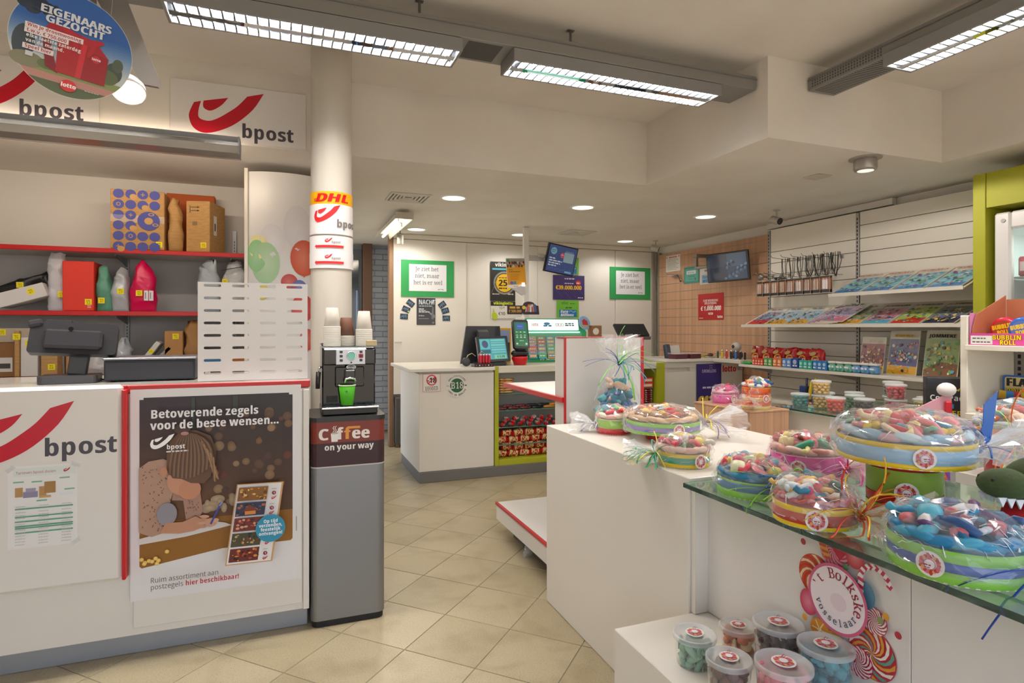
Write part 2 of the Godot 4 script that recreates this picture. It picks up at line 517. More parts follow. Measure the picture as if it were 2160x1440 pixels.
func luminaire(at: Vector3, turn: float, label: String) -> void:   # twin-tube louvre fitting, length 1.19 along x, glowing face down
	var L := 1.19
	var W := 0.19
	var t := thing("ceiling_luminaire", label, "ceiling light", at, turn, "twin-tube louvre luminaires")
	var grey := mat("8f8f90", 0.45, 0.3)
	var st := sb()
	for s in [-1, 1]:
		box(st, v3(0, 0.03, s * (W / 2 - 0.006)), v3(L, 0.06, 0.012), 0.002)
		box(st, v3(s * (L / 2 - 0.006), 0.03, 0), v3(0.012, 0.06, W - 0.024), 0.002)
	box(st, v3(0, 0.056, 0), v3(L - 0.02, 0.008, W - 0.02))
	part(t, "housing", fin(st), grey)
	var mir := mat("80858c", 0.2, 0.85)
	for s in [-1, 1]:
		part(t, "tube", tm([v3(-L / 2 + 0.03, 0.036, s * 0.052), v3(L / 2 - 0.03, 0.036, s * 0.052)], 0.008, 10), glow("eef4ff", 9.0))
		part(t, "reflector", ex([Vector2(s * 0.088, 0.002), Vector2(s * 0.080, 0.045), Vector2(s * 0.024, 0.045), Vector2(s * 0.018, 0.002), Vector2(s * 0.020, 0.002), Vector2(s * 0.026, 0.047), Vector2(s * 0.078, 0.047), Vector2(s * 0.0895, 0.002)], -L / 2 + 0.013, L / 2 - 0.013), mir, Vector3.ZERO, Vector3(0, PI / 2, 0))
		for k in 27:
			part(t, "louvre_blade", louvre(), mir, v3(-L / 2 + 0.04 + k * (L - 0.08) / 26, 0.002, s * 0.053))
	part(t, "centre_plate", bc(Vector3(L - 0.03, 0.003, 0.036)), mat("c9cbcf", 0.03, 1.0), v3(0, 0.0025, 0))
	area_light(t, v3(0, 0.027, 0), Vector3(-PI / 2, 0, 0), Vector2(L - 0.06, W - 0.03), LAMP_E, "fffaf4")
const LAMP_E := 9.5
const DOWN_E := 0.70
func louvre() -> ArrayMesh:
	if not cache.has("louvre"):
		cache["louvre"] = ex([Vector2(-0.033, 0.0), Vector2(0.033, 0.0), Vector2(0.029, 0.030), Vector2(0.012, 0.022), Vector2(-0.012, 0.022), Vector2(-0.029, 0.030)], -0.0012, 0.0012)
		var st := sb()
		extrude(st, PackedVector2Array([Vector2(-0.033, 0.0), Vector2(0.033, 0.0), Vector2(0.029, 0.030), Vector2(0.012, 0.022), Vector2(-0.012, 0.022), Vector2(-0.029, 0.030)]), -0.0035, 0.0035, Transform3D(Basis(Vector3.UP, PI / 2), Vector3.ZERO))
		cache["louvre"] = fin(st)
	return cache["louvre"]
func duct(called: String, label: String, lo: Vector3, hi: Vector3, along: int, perf0: float, perf1: float) -> void:
	var t := thing(called, label, "cable duct", (lo + hi) / 2)
	var s := hi - lo
	var m := mat("8c8b88", 0.5, 0.35)
	part(t, "channel", bc(s, 0.003), m)
	var lip := v3(s.x, 0.006, s.z) + (v3(0, 0, 0.012) if along == 0 else v3(0.012, 0, 0))
	part(t, "lid", bc(lip, 0.001), mat("7c7b79", 0.5, 0.35), v3(0, s.y / 2 - 0.018, 0))
	# perforated end: dark strips paint the shade of slits under and beside the tray
	var st := sb()
	var n := 26
	for k in n:
		var a := lerpf(perf0, perf1, k / float(n - 1))
		if along == 0:
			box(st, v3(a - (lo.x + hi.x) / 2, -s.y / 2 - 0.0004, 0), v3(0.005, 0.001, s.z * 0.8))
		else:
			box(st, v3(0, -s.y / 2 - 0.0004, a - (lo.z + hi.z) / 2), v3(s.x * 0.8, 0.001, 0.005))
			for r in 4: box(st, v3(-s.x / 2 - 0.0004, -0.02 + r * 0.014, a - (lo.z + hi.z) / 2), v3(0.001, 0.008, 0.007))
	part(t, "slots", fin(st), mat("4b4a49", 0.7))
	for e in ([-0.7, 0.35, 1.1] if along == 0 else [-0.35, 0.6]):
		part(t, "hanger", cyl(0.006, 2.76 - hi.y - 0.004, 8), mat("6f6e6c", 0.4, 0.6), v3(e if along == 0 else 0.05, s.y / 2, e if along == 1 else 0.05))
		part(t, "ceiling_plate", bx(Vector3(0.035, 0.004, 0.02)), mat("6f6e6c", 0.4, 0.6), v3(e if along == 0 else 0.05, 2.754 - (lo.y + hi.y) / 2, e if along == 1 else 0.05))

func build_lights() -> void:
	luminaire(v3(0.148, 2.54, -2.672), 0, "louvre luminaire on the long duct, close to the round column")
	luminaire(v3(1.585, 2.54, -2.672), 0, "louvre luminaire at the free end of the long duct")
	luminaire(v3(2.755, 2.54, -1.43), PI / 2, "louvre luminaire under the short duct running towards the drinks fridge")
	luminaire(v3(-1.29, 2.54, -2.672), 0, "added unseen louvre luminaire over the post counter, at the wall end of the long duct")  # added out of view as overhead fill for the counters
	luminaire(v3(2.755, 2.54, -0.10), PI / 2, "added unseen louvre luminaire at the shop window end of the short duct")  # added out of view to lift the island and right wall
	duct("cable_duct", "long grey metal duct carrying two luminaires across the high ceiling", v3(-2.0, 2.602, -2.79), v3(2.415, 2.675, -2.575), 0, 0.78, 0.94)
	duct("cable_duct", "short grey metal duct with perforated end carrying one luminaire", v3(2.695, 2.602, -2.49), v3(2.885, 2.675, 0.55), 1, -2.46, -2.06)
	# recessed downlights in the low ceiling
	for q in [[1.235, -4.55, "above the customer side of the till counter"], [2.36, -4.52, "over the middle of the candy bar shelves"], [3.62, -4.50, "above the lottery leaflet counter"], [1.27, -6.15, "by the cupboard door with the night run flyer"], [2.41, -6.10, "close to the hanging wall of jackpot posters"], [3.76, -6.12, "by the cupboard with the second green framed notice"]]:
		var t := thing("downlight", "round recessed downlight " + q[2], "downlight", v3(q[0], 2.32, q[1]), 0, "recessed downlights")
		part(t, "trim_ring", lm([Vector2(0.088, -0.001), Vector2(0.092, -0.006), Vector2(0.106, -0.004), Vector2(0.110, 0.0)], 32), mat("efece6", 0.5))
		part(t, "diffuser", lm([Vector2(0, -0.004), Vector2(0.088, -0.003)], 32), glow("fff3e2", 3.4))
		spot_light(t, v3(0, -0.02, 0), Vector3(-PI / 2, 0, 0), 80, DOWN_E, "fffaf3", 0.08, 0.5)
	# surface drum downlight
	var d := thing("drum_downlight", "grey drum downlight hanging under a round ceiling plate", "downlight", v3(3.27, 2.32, -2.60))
	part(d, "ceiling_plate", lm([Vector2(0, 0), Vector2(0.09, 0), Vector2(0.09, -0.006), Vector2(0.06, -0.010)], 28), mat("a19c95", 0.4, 0.5))
	part(d, "drum", lm([Vector2(0.06, -0.008), Vector2(0.064, -0.020), Vector2(0.064, -0.066), Vector2(0.060, -0.074), Vector2(0.04, -0.076), Vector2(0, -0.072)], 28), mat("a8a49e", 0.35, 0.6))
	part(d, "diffuser", lm([Vector2(0, -0.0765), Vector2(0.045, -0.0770)], 24), glow("fff6ea", 1.2))
	spot_light(d, v3(0, -0.085, 0), Vector3(-PI / 2, 0, 0), 88, 1.4, "fff6ec", 0.05, 0.12)
	var ap := thing("access_panel", "small square cover plate set in the low ceiling", "ceiling panel", v3(3.36, 2.316, -3.03), 0.05)
	part(ap, "plate", bc(Vector3(0.13, 0.006, 0.13), 0.002), mat("c9c0b2", 0.7))
	# air grilles
	for q in [[0.90, -4.66, "square air grille near the hanging fluorescent lamp"], [2.93, -5.74, "square air grille in front of the jackpot posters"]]:
		var g := thing("air_grille", q[2], "air vent", v3(q[0], 2.32, q[1]), 0, "ceiling air grilles")
		for k in 5:
			var a := 0.30 - k * 0.058
			var st := sb()
			for s in [-1, 1]:
				box(st, v3(0, -0.006 + k * 0.002, s * a / 2), v3(a + 0.016, 0.010, 0.016), 0.003, Transform3D(Basis(), Vector3.ZERO))
				box(st, v3(s * a / 2, -0.006 + k * 0.002, 0), v3(0.016, 0.010, a - 0.016), 0.003)
			part(g, "frame" if k == 0 else "vane", fin(st), mat("d8d3ca", 0.5))
	# open fluorescent batten hanging before the passage
	var b := thing("fluorescent_batten", "open fluorescent batten with bright tube over the passage", "ceiling light", v3(0.955, 2.235, -5.75), 0.0)
	part(b, "reflector", ex([Vector2(-0.075, 0.0), Vector2(-0.055, 0.05), Vector2(0.055, 0.05), Vector2(0.075, 0.0), Vector2(0.079, 0.0), Vector2(0.06, 0.056), Vector2(-0.06, 0.056), Vector2(-0.079, 0.0)], -0.62, 0.62), mat("d9d4c8", 0.4))
	part(b, "end_plate", bc(Vector3(0.158, 0.058, 0.006)), mat("b9b3a8", 0.4), v3(0, 0.028, 0.621))
	part(b, "tube", tm([v3(0, 0.02, -0.59), v3(0, 0.02, 0.59)], 0.013, 10), glow("fff1d6", 9.0))
	for z in [-0.45, 0.45]: part(b, "hanger", cyl(0.003, 0.03, 6), mat("8b8781", 0.4, 0.6), v3(0, 0.056, z))
	part(b, "pull_cord", tm([v3(-0.05, 0.0, 0.60), v3(-0.045, -0.03, 0.605), v3(-0.02, -0.035, 0.60), v3(-0.02, -0.065, 0.60)], 0.004, 6), mat("c9c2b4", 0.5))
	area_light(b, v3(0, -0.002, 0), Vector3(-PI / 2, 0, 0), Vector2(0.12, 1.1), 1.6, "fff0d8")
	# small track spot by the cupboard top
	var sp := thing("track_spot", "small grey spotlight hanging by the cupboard door top", "spotlight", v3(1.11, 2.32, -6.2))
	part(sp, "stem", cyl(0.006, 0.05, 8), mat("9a958d", 0.4, 0.5), v3(0, -0.05, 0))
	part(sp, "bracket", tm([v3(-0.03, -0.07, 0), v3(-0.028, -0.05, 0), v3(0, -0.045, 0), v3(0.028, -0.05, 0), v3(0.03, -0.07, 0)], 0.004, 6), mat("9a958d", 0.4, 0.5))
	part(sp, "lamp_head", cyl(0.033, 0.095, 18, 0.033), mat("a29d95", 0.4, 0.4), v3(0, -0.155, 0), Vector3(0.12, 0, 0))
	# security cameras
	for q in [[3.99, -4.02, 0.0, "security camera under the ceiling by the accessory hooks wall"], [4.07, -5.95, 0.9, "security camera in the corner over the wooden slat wall"]]:
		var c := thing("security_camera", q[3], "camera", v3(q[0], 2.32, q[1]), q[2], "ceiling security cameras")
		part(c, "mount", cyl(0.03, 0.008, 16), mat("b5b0a8", 0.4, 0.3), v3(0, -0.008, 0))
		part(c, "arm", cyl(0.007, 0.05, 8), mat("b5b0a8", 0.4, 0.3), v3(0, -0.055, 0))
		part(c, "housing", cyl(0.034, 0.09, 20), mat("b9b4ac", 0.35, 0.3), v3(0, -0.075, -0.05), Vector3(PI / 2 + 0.35, 0, 0))
		part(c, "lens", cyl(0.029, 0.006, 20), mat("1c1c1e", 0.1), v3(0, -0.104, 0.0335), Vector3(PI / 2 + 0.35, 0, 0))
	# long wall-washer over the parcel shelves
	var wl := thing("wall_washer", "long grey linear lamp with curved lower reflector above the parcel shelves", "wall light", v3(-0.97, 2.235, -3.47))
	part(wl, "top_profile", ex([Vector2(0.10, 0.046), Vector2(0.088, 0.024), Vector2(0.02, 0.032), Vector2(-0.06, 0.062), Vector2(-0.06, 0.066), Vector2(0.03, 0.054)], -0.74, 0.74), mat("8d8f94", 0.45, 0.3), Vector3.ZERO, Vector3(0, -PI / 2, 0))
	part(wl, "lower_reflector", ex([Vector2(0.098, 0.018), Vector2(0.10, 0.0), Vector2(0.075, -0.032), Vector2(0.0, -0.042), Vector2(-0.075, -0.030), Vector2(-0.075, -0.027), Vector2(0.0, -0.038), Vector2(0.07, -0.028), Vector2(0.094, 0.0), Vector2(0.092, 0.018)], -0.745, 0.745), mat("a5a199", 0.25, 0.6), Vector3.ZERO, Vector3(0, -PI / 2, 0))
	for x in [-0.742, 0.742]: part(wl, "end_cap", ex([Vector2(0.10, 0.048), Vector2(0.102, 0.0), Vector2(0.075, -0.036), Vector2(0.0, -0.045), Vector2(-0.03, 0.035), Vector2(0.03, 0.056)], -0.004, 0.004), mat("8d8f94", 0.45, 0.3), v3(x, 0, 0), Vector3(0, -PI / 2, 0))
	part(wl, "tube", tm([v3(-0.70, 0.0, 0.03), v3(0.70, 0.0, 0.03)], 0.008, 10), glow("fff0dc", 3.0))
	area_light(wl, v3(0, 0.0, -0.03), Vector3(-0.62, 0, 0), Vector2(1.3, 0.05), 1.3, "ffe9cf")
	# wall spot behind the hanging lottery disc
	var ws := thing("wall_spot", "white round spotlight, switched on, on a sloping grey metal bracket", "spotlight", v3(-0.60, 2.32, -2.75))
	part(ws, "bracket", ex([Vector2(-0.10, 0.44), Vector2(-0.02, 0.44), Vector2(0.155, -0.030), Vector2(0.150, -0.055), Vector2(0.09, -0.050), Vector2(-0.08, 0.30)], -0.010, 0.010), mat("9c9793", 0.4, 0.5), v3(-0.03, 0, 0))
	part(ws, "lamp_head", lm([Vector2(0.0, 0.07), Vector2(0.035, 0.068), Vector2(0.058, 0.03), Vector2(0.062, 0.0), Vector2(0.058, 0.0), Vector2(0.054, 0.02), Vector2(0.0, 0.03)], 28), mat("e9e5e0", 0.4), v3(0.02, -0.095, 0.02), Vector3(-0.55, 0, 0.1))
	part(ws, "bulb", lm([Vector2(0, -0.004), Vector2(0.054, 0.0), Vector2(0.054, 0.02)], 24), glow("fff6ea", 6.0), v3(0.02, -0.094, 0.021), Vector3(-0.55, 0, 0.1))
	spot_light(ws, v3(0.04, -0.115, -0.02), Vector3(-0.9, -0.7, 0), 40, 0.22, "fff3e6", 0.05)

func mailer(w: float, h: float, d: float, sd: int, top := 0.35, amp := 0.010, pw := 0.8) -> ArrayMesh:   # soft bag standing on its bottom seam; top: share of the width left at the upper end
	var n := FastNoiseLite.new()
	n.seed = sd; n.frequency = 9.0; n.fractal_octaves = 3
	var st := sb(true)
	var A := 22
	var B := 16
	var f := func(i: int, j: int) -> Vector3:
		var t := float(j) / B
		var a := TAU * i / A
		var ww := w * 0.5 * lerpf(1.0, top, pow(maxf(0, t - 0.45) / 0.55, 1.6))
		var dd := d * 0.5 * (pow(sin(PI * clampf(t * 0.86 + 0.09, 0.0, 1.0)), 0.7)) * (1.0 if t < 1.0 else 0.15)
		if j == 0: dd *= 0.9
		var c := cos(a)
		var s := sin(a)
		var v := Vector3(signf(c) * pow(absf(c), pw) * ww, t * h, signf(s) * pow(absf(s), pw) * dd)
		var q := amp * (0.25 + t * 1.1)
		return v + Vector3(n.get_noise_3d(v.x, v.y, v.z + 3), n.get_noise_3d(v.x + 7, v.y, v.z) * (0.0 if j == 0 else 1.0), n.get_noise_3d(v.x, v.y + 5, v.z)) * q * 2.0
	for j in B:
		for i in A:
			var a: Vector3 = f.call(i, j); var b: Vector3 = f.call((i + 1) % A, j); var c: Vector3 = f.call((i + 1) % A, j + 1); var e: Vector3 = f.call(i, j + 1)
			var m := (a + b + c + e) / 4.0
			quad(st, a, b, c, e, m - Vector3(0, m.y, 0))
	for j in [0, B]:
		var ctr := Vector3(0, f.call(0, j).y, 0)
		for i in A: tri(st, ctr, f.call(i, j), f.call((i + 1) % A, j), Vector3(0, -1 if j == 0 else 1, 0))
	return fin(st)
func note(parent: Node3D, at: Vector3, rot := Vector3.ZERO, s := 0.036) -> void:   # yellow pick-up number
	pr()
	rect(-s / 2, -s / 2, s, s, "f5e21c")
	squiggle(-s * 0.28, s * 0.15, s * 0.5, s * 0.10, "6a611a", int(at.x * 977))
	text(str(10 + absi(int(at.x * 1733 + at.y * 611)) % 80), 0, -s * 0.33, s * 0.5, "6a611a", "sans")
	part(parent, "number_note", pend(), vmat(0.7), at, rot)
func carton(called: String, label: String, at: Vector3, turn: float, s: Vector3, c, note_at = null) -> Node3D:
	var t := thing(called, label, "parcel", at, turn, "parcels waiting on the post shelves")
	part(t, "box", bx(s, 0.003), c if c is Material else mat(c, 0.75))
	if note_at != null: note(t, v3(note_at.x, note_at.y, s.z / 2 + 0.0006))
	return t
func bag(called: String, label: String, at: Vector3, turn: float, s: Vector3, sd: int, m: Material, note_at = null, top := 0.35, amp := 0.010) -> Node3D:
	var t := thing(called, label, "parcel", at, turn, "parcels waiting on the post shelves")
	part(t, "wrapping", mailer(s.x, s.y, s.z, sd, top, amp), m)
	if note_at != null: note(t, v3(note_at.x, note_at.y, s.z / 2 + 0.008))
	return t

func build_post() -> void:
	var lam := mat("e2ddd4", 0.32)
	var red := mat("c4181c", 0.35)
	# counter
	var t := thing("post_counter", "white post counter with red edging and a grey plinth", "counter", v3(-1.15, 0, -2.70))
	part(t, "body", bb(v3(-1.25, 0.09, -0.62), v3(1.243, 1.040, -0.012), 0.002), lam)
	part(t, "plinth", bb(v3(-1.25, 0, -0.60), v3(1.238, 0.089, -0.055), 0.002), mat("9fa3a8", 0.4, 0.4))
	part(t, "worktop", bb(v3(-1.25, 1.042, -0.64), v3(1.245, 1.072, -0.022), 0.002), mat("c8c3bb", 0.12))
	part(t, "red_edge", bb(v3(0.57, 1.043, -0.0215), v3(1.247, 1.0735, -0.004), 0.003), red)
	part(t, "red_edge", bb(v3(-1.25, 1.043, -0.0215), v3(0.569, 1.0735, -0.010), 0.003), red)
	part(t, "door", bb(v3(0.592, 0.122, -0.011), v3(1.214, 1.034, 0.0), 0.0015), lam)
	part(t, "end_stile", bb(v3(1.219, 0.092, -0.011), v3(1.243, 1.034, -0.001), 0.0015), lam)
	part(t, "front_panel", bb(v3(-1.25, 0.332, -0.008), v3(0.561, 1.079, 0.040), 0.012), mat("e4dfd8", 0.28))
	part(t, "red_edge", bb(v3(0.562, 0.331, -0.009), v3(0.575, 1.060, 0.041), 0.003), red)
	pr()
	horn(0.085, 0.800, 0.325, "c8102e", "ffffff")
	text("bpost", 0.312, 0.824, 0.088, "4b4650", "sansb", -1, 1.0, 0.0, 0.006)
	part(t, "logo_print", pend(), vmat(0.35), v3(0, 0, 0.0402))
	# price sheet
	var s := thing("price_sheet", "printed price list of postal boxes taped below the red horn logo", "notice", v3(-0.835, 0.494, -2.659))
	part(s, "paper", bx(Vector3(0.212, 0.30, 0.0006)), mat("e9e7e4", 0.75))
	pr()
	rect(-0.09, 0.262, 0.19, 0.030, "dce3de")
	text("Tarieven bpost dozen", -0.082, 0.271, 0.0125, "c0455a", "sans", -1)
	horn(0.062, 0.270, 0.022, "c8102e", "fff")
	for q in [[-0.09, 0.24], [-0.035, 0.238], [0.05, 0.246], [0.065, 0.203], [-0.02, 0.168]]: rect(q[0], q[1], 0.032, 0.005, "7fb596")
	rect(-0.084, 0.188, 0.023, 0.034, "b98f5e"); rect(-0.060, 0.184, 0.044, 0.022, "8f8aa6"); rect(-0.052, 0.204, 0.03, 0.014, "a59caf"); rect(-0.012, 0.188, 0.022, 0.034, "b98f5e"); rect(0.004, 0.196, 0.034, 0.042, "a9814f"); rect(-0.012, 0.18, 0.036, 0.008, "c79f6e"); rect(0.05, 0.184, 0.044, 0.010, "e2e4e8")
	for k in 6: rect(-0.084, 0.142 - k * 0.017 - (0.012 if k > 0 else 0.0) + (0.010 if k > 3 else 0.0), 0.176, 0.0048, "5fa37f")
	for k in 14:
		for j in 3: squiggle(-0.082 + j * 0.07, 0.152 - k * 0.0105, 0.03, 0.0022, "b9b6b6", k * 3 + j)
	part(s, "print", pend(), vmat(0.75), v3(0, 0, 0.0004))
	for q in [[-0.098, 0.292, 0.7], [0.10, 0.294, -0.4], [0.1, 0.008, 0.6]]: part(s, "tape", bc(Vector3(0.03, 0.014, 0.0006)), glass("f4f4f4", 0.35, 0.2), v3(q[0], q[1], 0.0009), Vector3(0, 0, q[2]))
	stamp_poster()
	# slotted screen
	var sc := thing("slotted_screen", "white perforated screen with rows of slots standing on the post counter", "screen", v3(-0.127, 1.0745, -2.78))
	var st := sb()
	var cw := 0.430 / 4
	var rh := 0.0523
	for r in 8:
		for c in 4:
			var o := Vector2(-0.215 + cw * (c + 0.5), 0.0345 + r * rh)
			var lo := Vector2(-0.215 + cw * c, 0.0 if r == 0 else 0.0345 + (r - 0.5) * rh)
			var hi := Vector2(-0.215 + cw * (c + 1), 0.414 if r == 7 else 0.0345 + (r + 0.5) * rh)
			var ho := []
			var bo := []
			for k in 20:
				var a := TAU * (k + 0.5) / 20
				var u := Vector2(cos(a), sin(a))
				ho.append(o + Vector2(signf(u.x) * 0.027 + u.x * 0.0058, u.y * 0.0058))
				var far := u * 10.0
				var kx: float = ((hi.x - o.x) if u.x > 0 else (o.x - lo.x)) / maxf(absf(u.x), 1e-6)
				var ky: float = ((hi.y - o.y) if u.y > 0 else (o.y - lo.y)) / maxf(absf(u.y), 1e-6)
				bo.append(o + u * minf(kx, ky))
			for k in 20:
				var m := (k + 1) % 20
				for z in [-0.004, 0.004]:
					quad(st, v3(ho[k].x, ho[k].y, z), v3(bo[k].x, bo[k].y, z), v3(bo[m].x, bo[m].y, z), v3(ho[m].x, ho[m].y, z), v3(0, 0, signf(z)))
					var cn := Vector2(hi.x if bo[k].x > o.x else lo.x, hi.y if bo[k].y > o.y else lo.y)
					if absf(bo[k].x - bo[m].x) > 1e-5 and absf(bo[k].y - bo[m].y) > 1e-5: tri(st, v3(bo[k].x, bo[k].y, z), v3(cn.x, cn.y, z), v3(bo[m].x, bo[m].y, z), v3(0, 0, signf(z)))
				quad(st, v3(ho[k].x, ho[k].y, -0.004), v3(ho[m].x, ho[m].y, -0.004), v3(ho[m].x, ho[m].y, 0.004), v3(ho[k].x, ho[k].y, 0.004), v3(o.x - ho[k].x, o.y - ho[k].y, 0))
	for q in [[-0.2155, 0.207, 0.001, 0.414], [0.2155, 0.207, 0.001, 0.414], [0, 0.4145, 0.432, 0.001]]: box(st, v3(q[0], q[1], 0), v3(q[2], q[3], 0.008))
	part(sc, "panel", fin(st), mat("d6d3d0", 0.4))
	part(sc, "foot", bb(v3(-0.19, 0, -0.10), v3(-0.18, 0.06, -0.0045)), mat("d6d3d0", 0.4))
	part(sc, "foot", bb(v3(0.18, 0, -0.10), v3(0.19, 0.06, -0.0045)), mat("d6d3d0", 0.4))
	# till display seen from behind
	var blk := mat("26252a", 0.42)
	var po := thing("touch_till", "black touch till seen from behind on its angled foot", "till", v3(-0.832, 1.0735, -2.95), 0.12)
	part(po, "foot", ex(round_rect(0.20, 0.17, 0.02), 0, 0.030), mat("3a3a3e", 0.35), Vector3.ZERO, Vector3(-PI / 2, 0, 0))
	part(po, "neck", bb(v3(-0.035, 0.028, -0.02), v3(0.035, 0.16, 0.005), 0.006), mat("57565a", 0.35, 0.3), v3(0.015, 0, 0.0), Vector3(-0.25, 0, -0.1))
	var hd := part(po, "display", ex(round_rect(0.30, 0.135, 0.012), -0.020, 0.020), blk, v3(0.012, 0.175, -0.01), Vector3(-0.35, 0.0, -0.06))
	part(hd, "back_hump", bc(Vector3(0.20, 0.08, 0.03), 0.010), mat("2c2b30", 0.4), v3(0.0, -0.01, 0.03))
	part(hd, "badge", cyl(0.009, 0.004, 20), mat("0e0e10", 0.2), v3(-0.01, 0.03, 0.045), Vector3(PI / 2, 0, 0))
	part(hd, "top_sensor", bc(Vector3(0.09, 0.014, 0.03), 0.003), blk, v3(-0.06, 0.072, 0.002))
	part(hd, "corner_module", bc(Vector3(0.05, 0.03, 0.045), 0.008), mat("333238", 0.35), v3(-0.135, 0.058, 0.008), Vector3(0, 0, 0.3))
	part(po, "cable", tm([v3(0.09, 0.008, -0.03), v3(0.12, 0.006, 0.01), v3(0.15, 0.006, 0.015), v3(0.2, 0.006, -0.02)], 0.003, 6), mat("1b1b1d", 0.5))
	var dr := thing("cash_drawer", "low black metal cash drawer with grey lid beside the touch till", "cash drawer", v3(-0.535, 1.0735, -3.00))
	part(dr, "case", bx(Vector3(0.335, 0.085, 0.22), 0.003), mat("23262e", 0.45), v3(0, 0.004, 0))
	part(dr, "lid", bx(Vector3(0.345, 0.010, 0.235), 0.003), mat("77787b", 0.3, 0.5), v3(0.002, 0.0895, 0))
	part(dr, "drawer_front", bx(Vector3(0.322, 0.07, 0.004), 0.001), mat("1d2027", 0.4), v3(0, 0.011, 0.112))
	for x in [-0.14, 0.14]: part(dr, "rubber_foot", cyl(0.01, 0.004, 10), mat("101010", 0.8), v3(x, 0, 0.08))
	# parcel shelving
	var sh := thing("parcel_shelving", "grey wall shelving with red-edged boards full of parcels", "shelving", v3(-1.35, 0, -4.77))
	for q in [1.790, 1.398, 1.000, 0.62]:
		var bd := part(sh, "shelf", bb(v3(-1.24, q - 0.022, 0.012), v3(1.11, q, 0.40), 0.001), mat("d0ccc6", 0.5))
		part(bd, "red_edge", bb(v3(-1.24, q - 0.026, 0.401), v3(1.112, q + 0.003, 0.413), 0.003), red)
	for x in [-0.85, 0.33, 1.0]:
		var u := part(sh, "upright", bb(v3(x - 0.014, 0.3, 0.0), v3(x + 0.014, 2.0, 0.011), 0.001), mat("8e9093", 0.4, 0.5))
		var hl := sb()
		for k in 60: box(hl, v3(x, 0.62 + k * 0.022, 0.0112), v3(0.006, 0.013, 0.001))
		part(u, "slots", fin(hl), mat("3a3b3d", 0.6))  # dark boxes paint the shade inside the slot holes
		for q in [1.768, 1.376, 0.978]: part(u, "bracket", ex([Vector2(0, 0), Vector2(0.30, 0), Vector2(0.30, -0.012), Vector2(0, -0.055)], -0.003, 0.003), mat("8e9093", 0.4, 0.5), v3(x, q, 0.0115), Vector3(0, -PI / 2, 0))
	part(sh, "back_panel", bb(v3(-1.24, 0.3, -0.008), v3(1.11, 1.79, -0.001)), mat("b7b6b8", 0.7))
	parcels()
	# curved screen with balloons
	var cv := thing("curved_cabinet", "curved white cabinet end printed with coloured balloons", "cabinet", v3(-0.02, 0, -4.05))
	st = sb(true)
	var R := 0.42
	for k in 16:
		var a := lerpf(-0.5, 0.5, k / 16.0)
		var b := lerpf(-0.5, 0.5, (k + 1) / 16.0)
		var pa := v3(sin(a) * R, 0, (cos(a) - cos(0.5)) * R)
		var pb := v3(sin(b) * R, 0, (cos(b) - cos(0.5)) * R)
		quad(st, pa, pb, pb + v3(0, 2.27, 0), pa + v3(0, 2.27, 0), v3(0, 0, 1))
	part(cv, "curved_front", fin(st), mat("dcdad9", 0.35))
	part(cv, "frame_strip", bb(v3(-0.222, 0, -0.02), v3(-0.201, 2.29, 0.012), 0.002), mat("e8e2d6", 0.4))
	part(cv, "carcass", bb(v3(-0.2, 0, -0.50), v3(0.2, 2.268, -0.002)), mat("dcdad9", 0.5))
	pr()
	balloon(-0.145, 1.80, 0.06, 0.075, "e8dd9a"); balloon(-0.06, 1.845, 0.075, 0.10, "d7d3d8"); balloon(0.09, 1.93, 0.085, 0.14, "d6d1d6")
	balloon(-0.155, 1.745, 0.06, 0.10, "8fc48a"); balloon(-0.10, 1.70, 0.085, 0.13, "a3c79a"); balloon(0.13, 1.74, 0.085, 0.115, "c9502f"); balloon(0.04, 1.585, 0.05, 0.05, "b9403c"); balloon(0.10, 1.54, 0.05, 0.06, "5b62a8")
	balloon(-0.12, 1.52, 0.04, 0.05, "d8c95a"); balloon(0.12, 1.42, 0.07, 0.09, "c23a3a"); balloon(0.15, 1.22, 0.05, 0.07, "bf4638")
	var flatm := pend()
	var arr := flatm.surface_get_arrays(0)
	var bt := sb()
	for i in arr[Mesh.ARRAY_VERTEX].size():
		var v: Vector3 = arr[Mesh.ARRAY_VERTEX][i]
		var a := v.x / R
		bt.set_color(arr[Mesh.ARRAY_COLOR][i])
		bt.add_vertex(v3(sin(a) * (R + v.z + 0.002), v.y, cos(a) * (R + v.z + 0.002) - cos(0.5) * R))
	part(cv, "balloon_print", fin(bt), vmat(0.35))
	# post signs on the soffit
	for q in [[-0.237, 0.69, "whole white post sign with red horn beside the round column"], [-1.25, 0.69, "white post sign half hidden by the hanging lottery disc"]]:
		var sg := thing("post_sign", q[2], "sign", v3(q[0], 2.328, -3.644), 0, "post signs over the parcel shelves")
		part(sg, "board", bx(Vector3(0.69, 0.315, 0.006), 0.001), mat("e6e2e0", 0.45))
		pr()
		horn(-0.255, 0.03, 0.375, "c00a24", "fff")
		text("bpost", 0.0, 0.030, 0.104, "4b4650", "sansb", -1, 1.0, 0.0, 0.006)
		part(sg, "print", pend(), vmat(0.45), v3(0, 0, 0.0032))
	lotto_disc()
	column_sheets()

func balloon(x: float, y: float, rx: float, ry: float, c) -> void:
	circ(x, y, rx, ry, c, 0.0, 22, Color(c).lightened(0.25))
	poly([Vector2(x - 0.006, y - ry - 0.006), Vector2(x + 0.006, y - ry - 0.006), Vector2(x, y - ry + 0.004)], c)

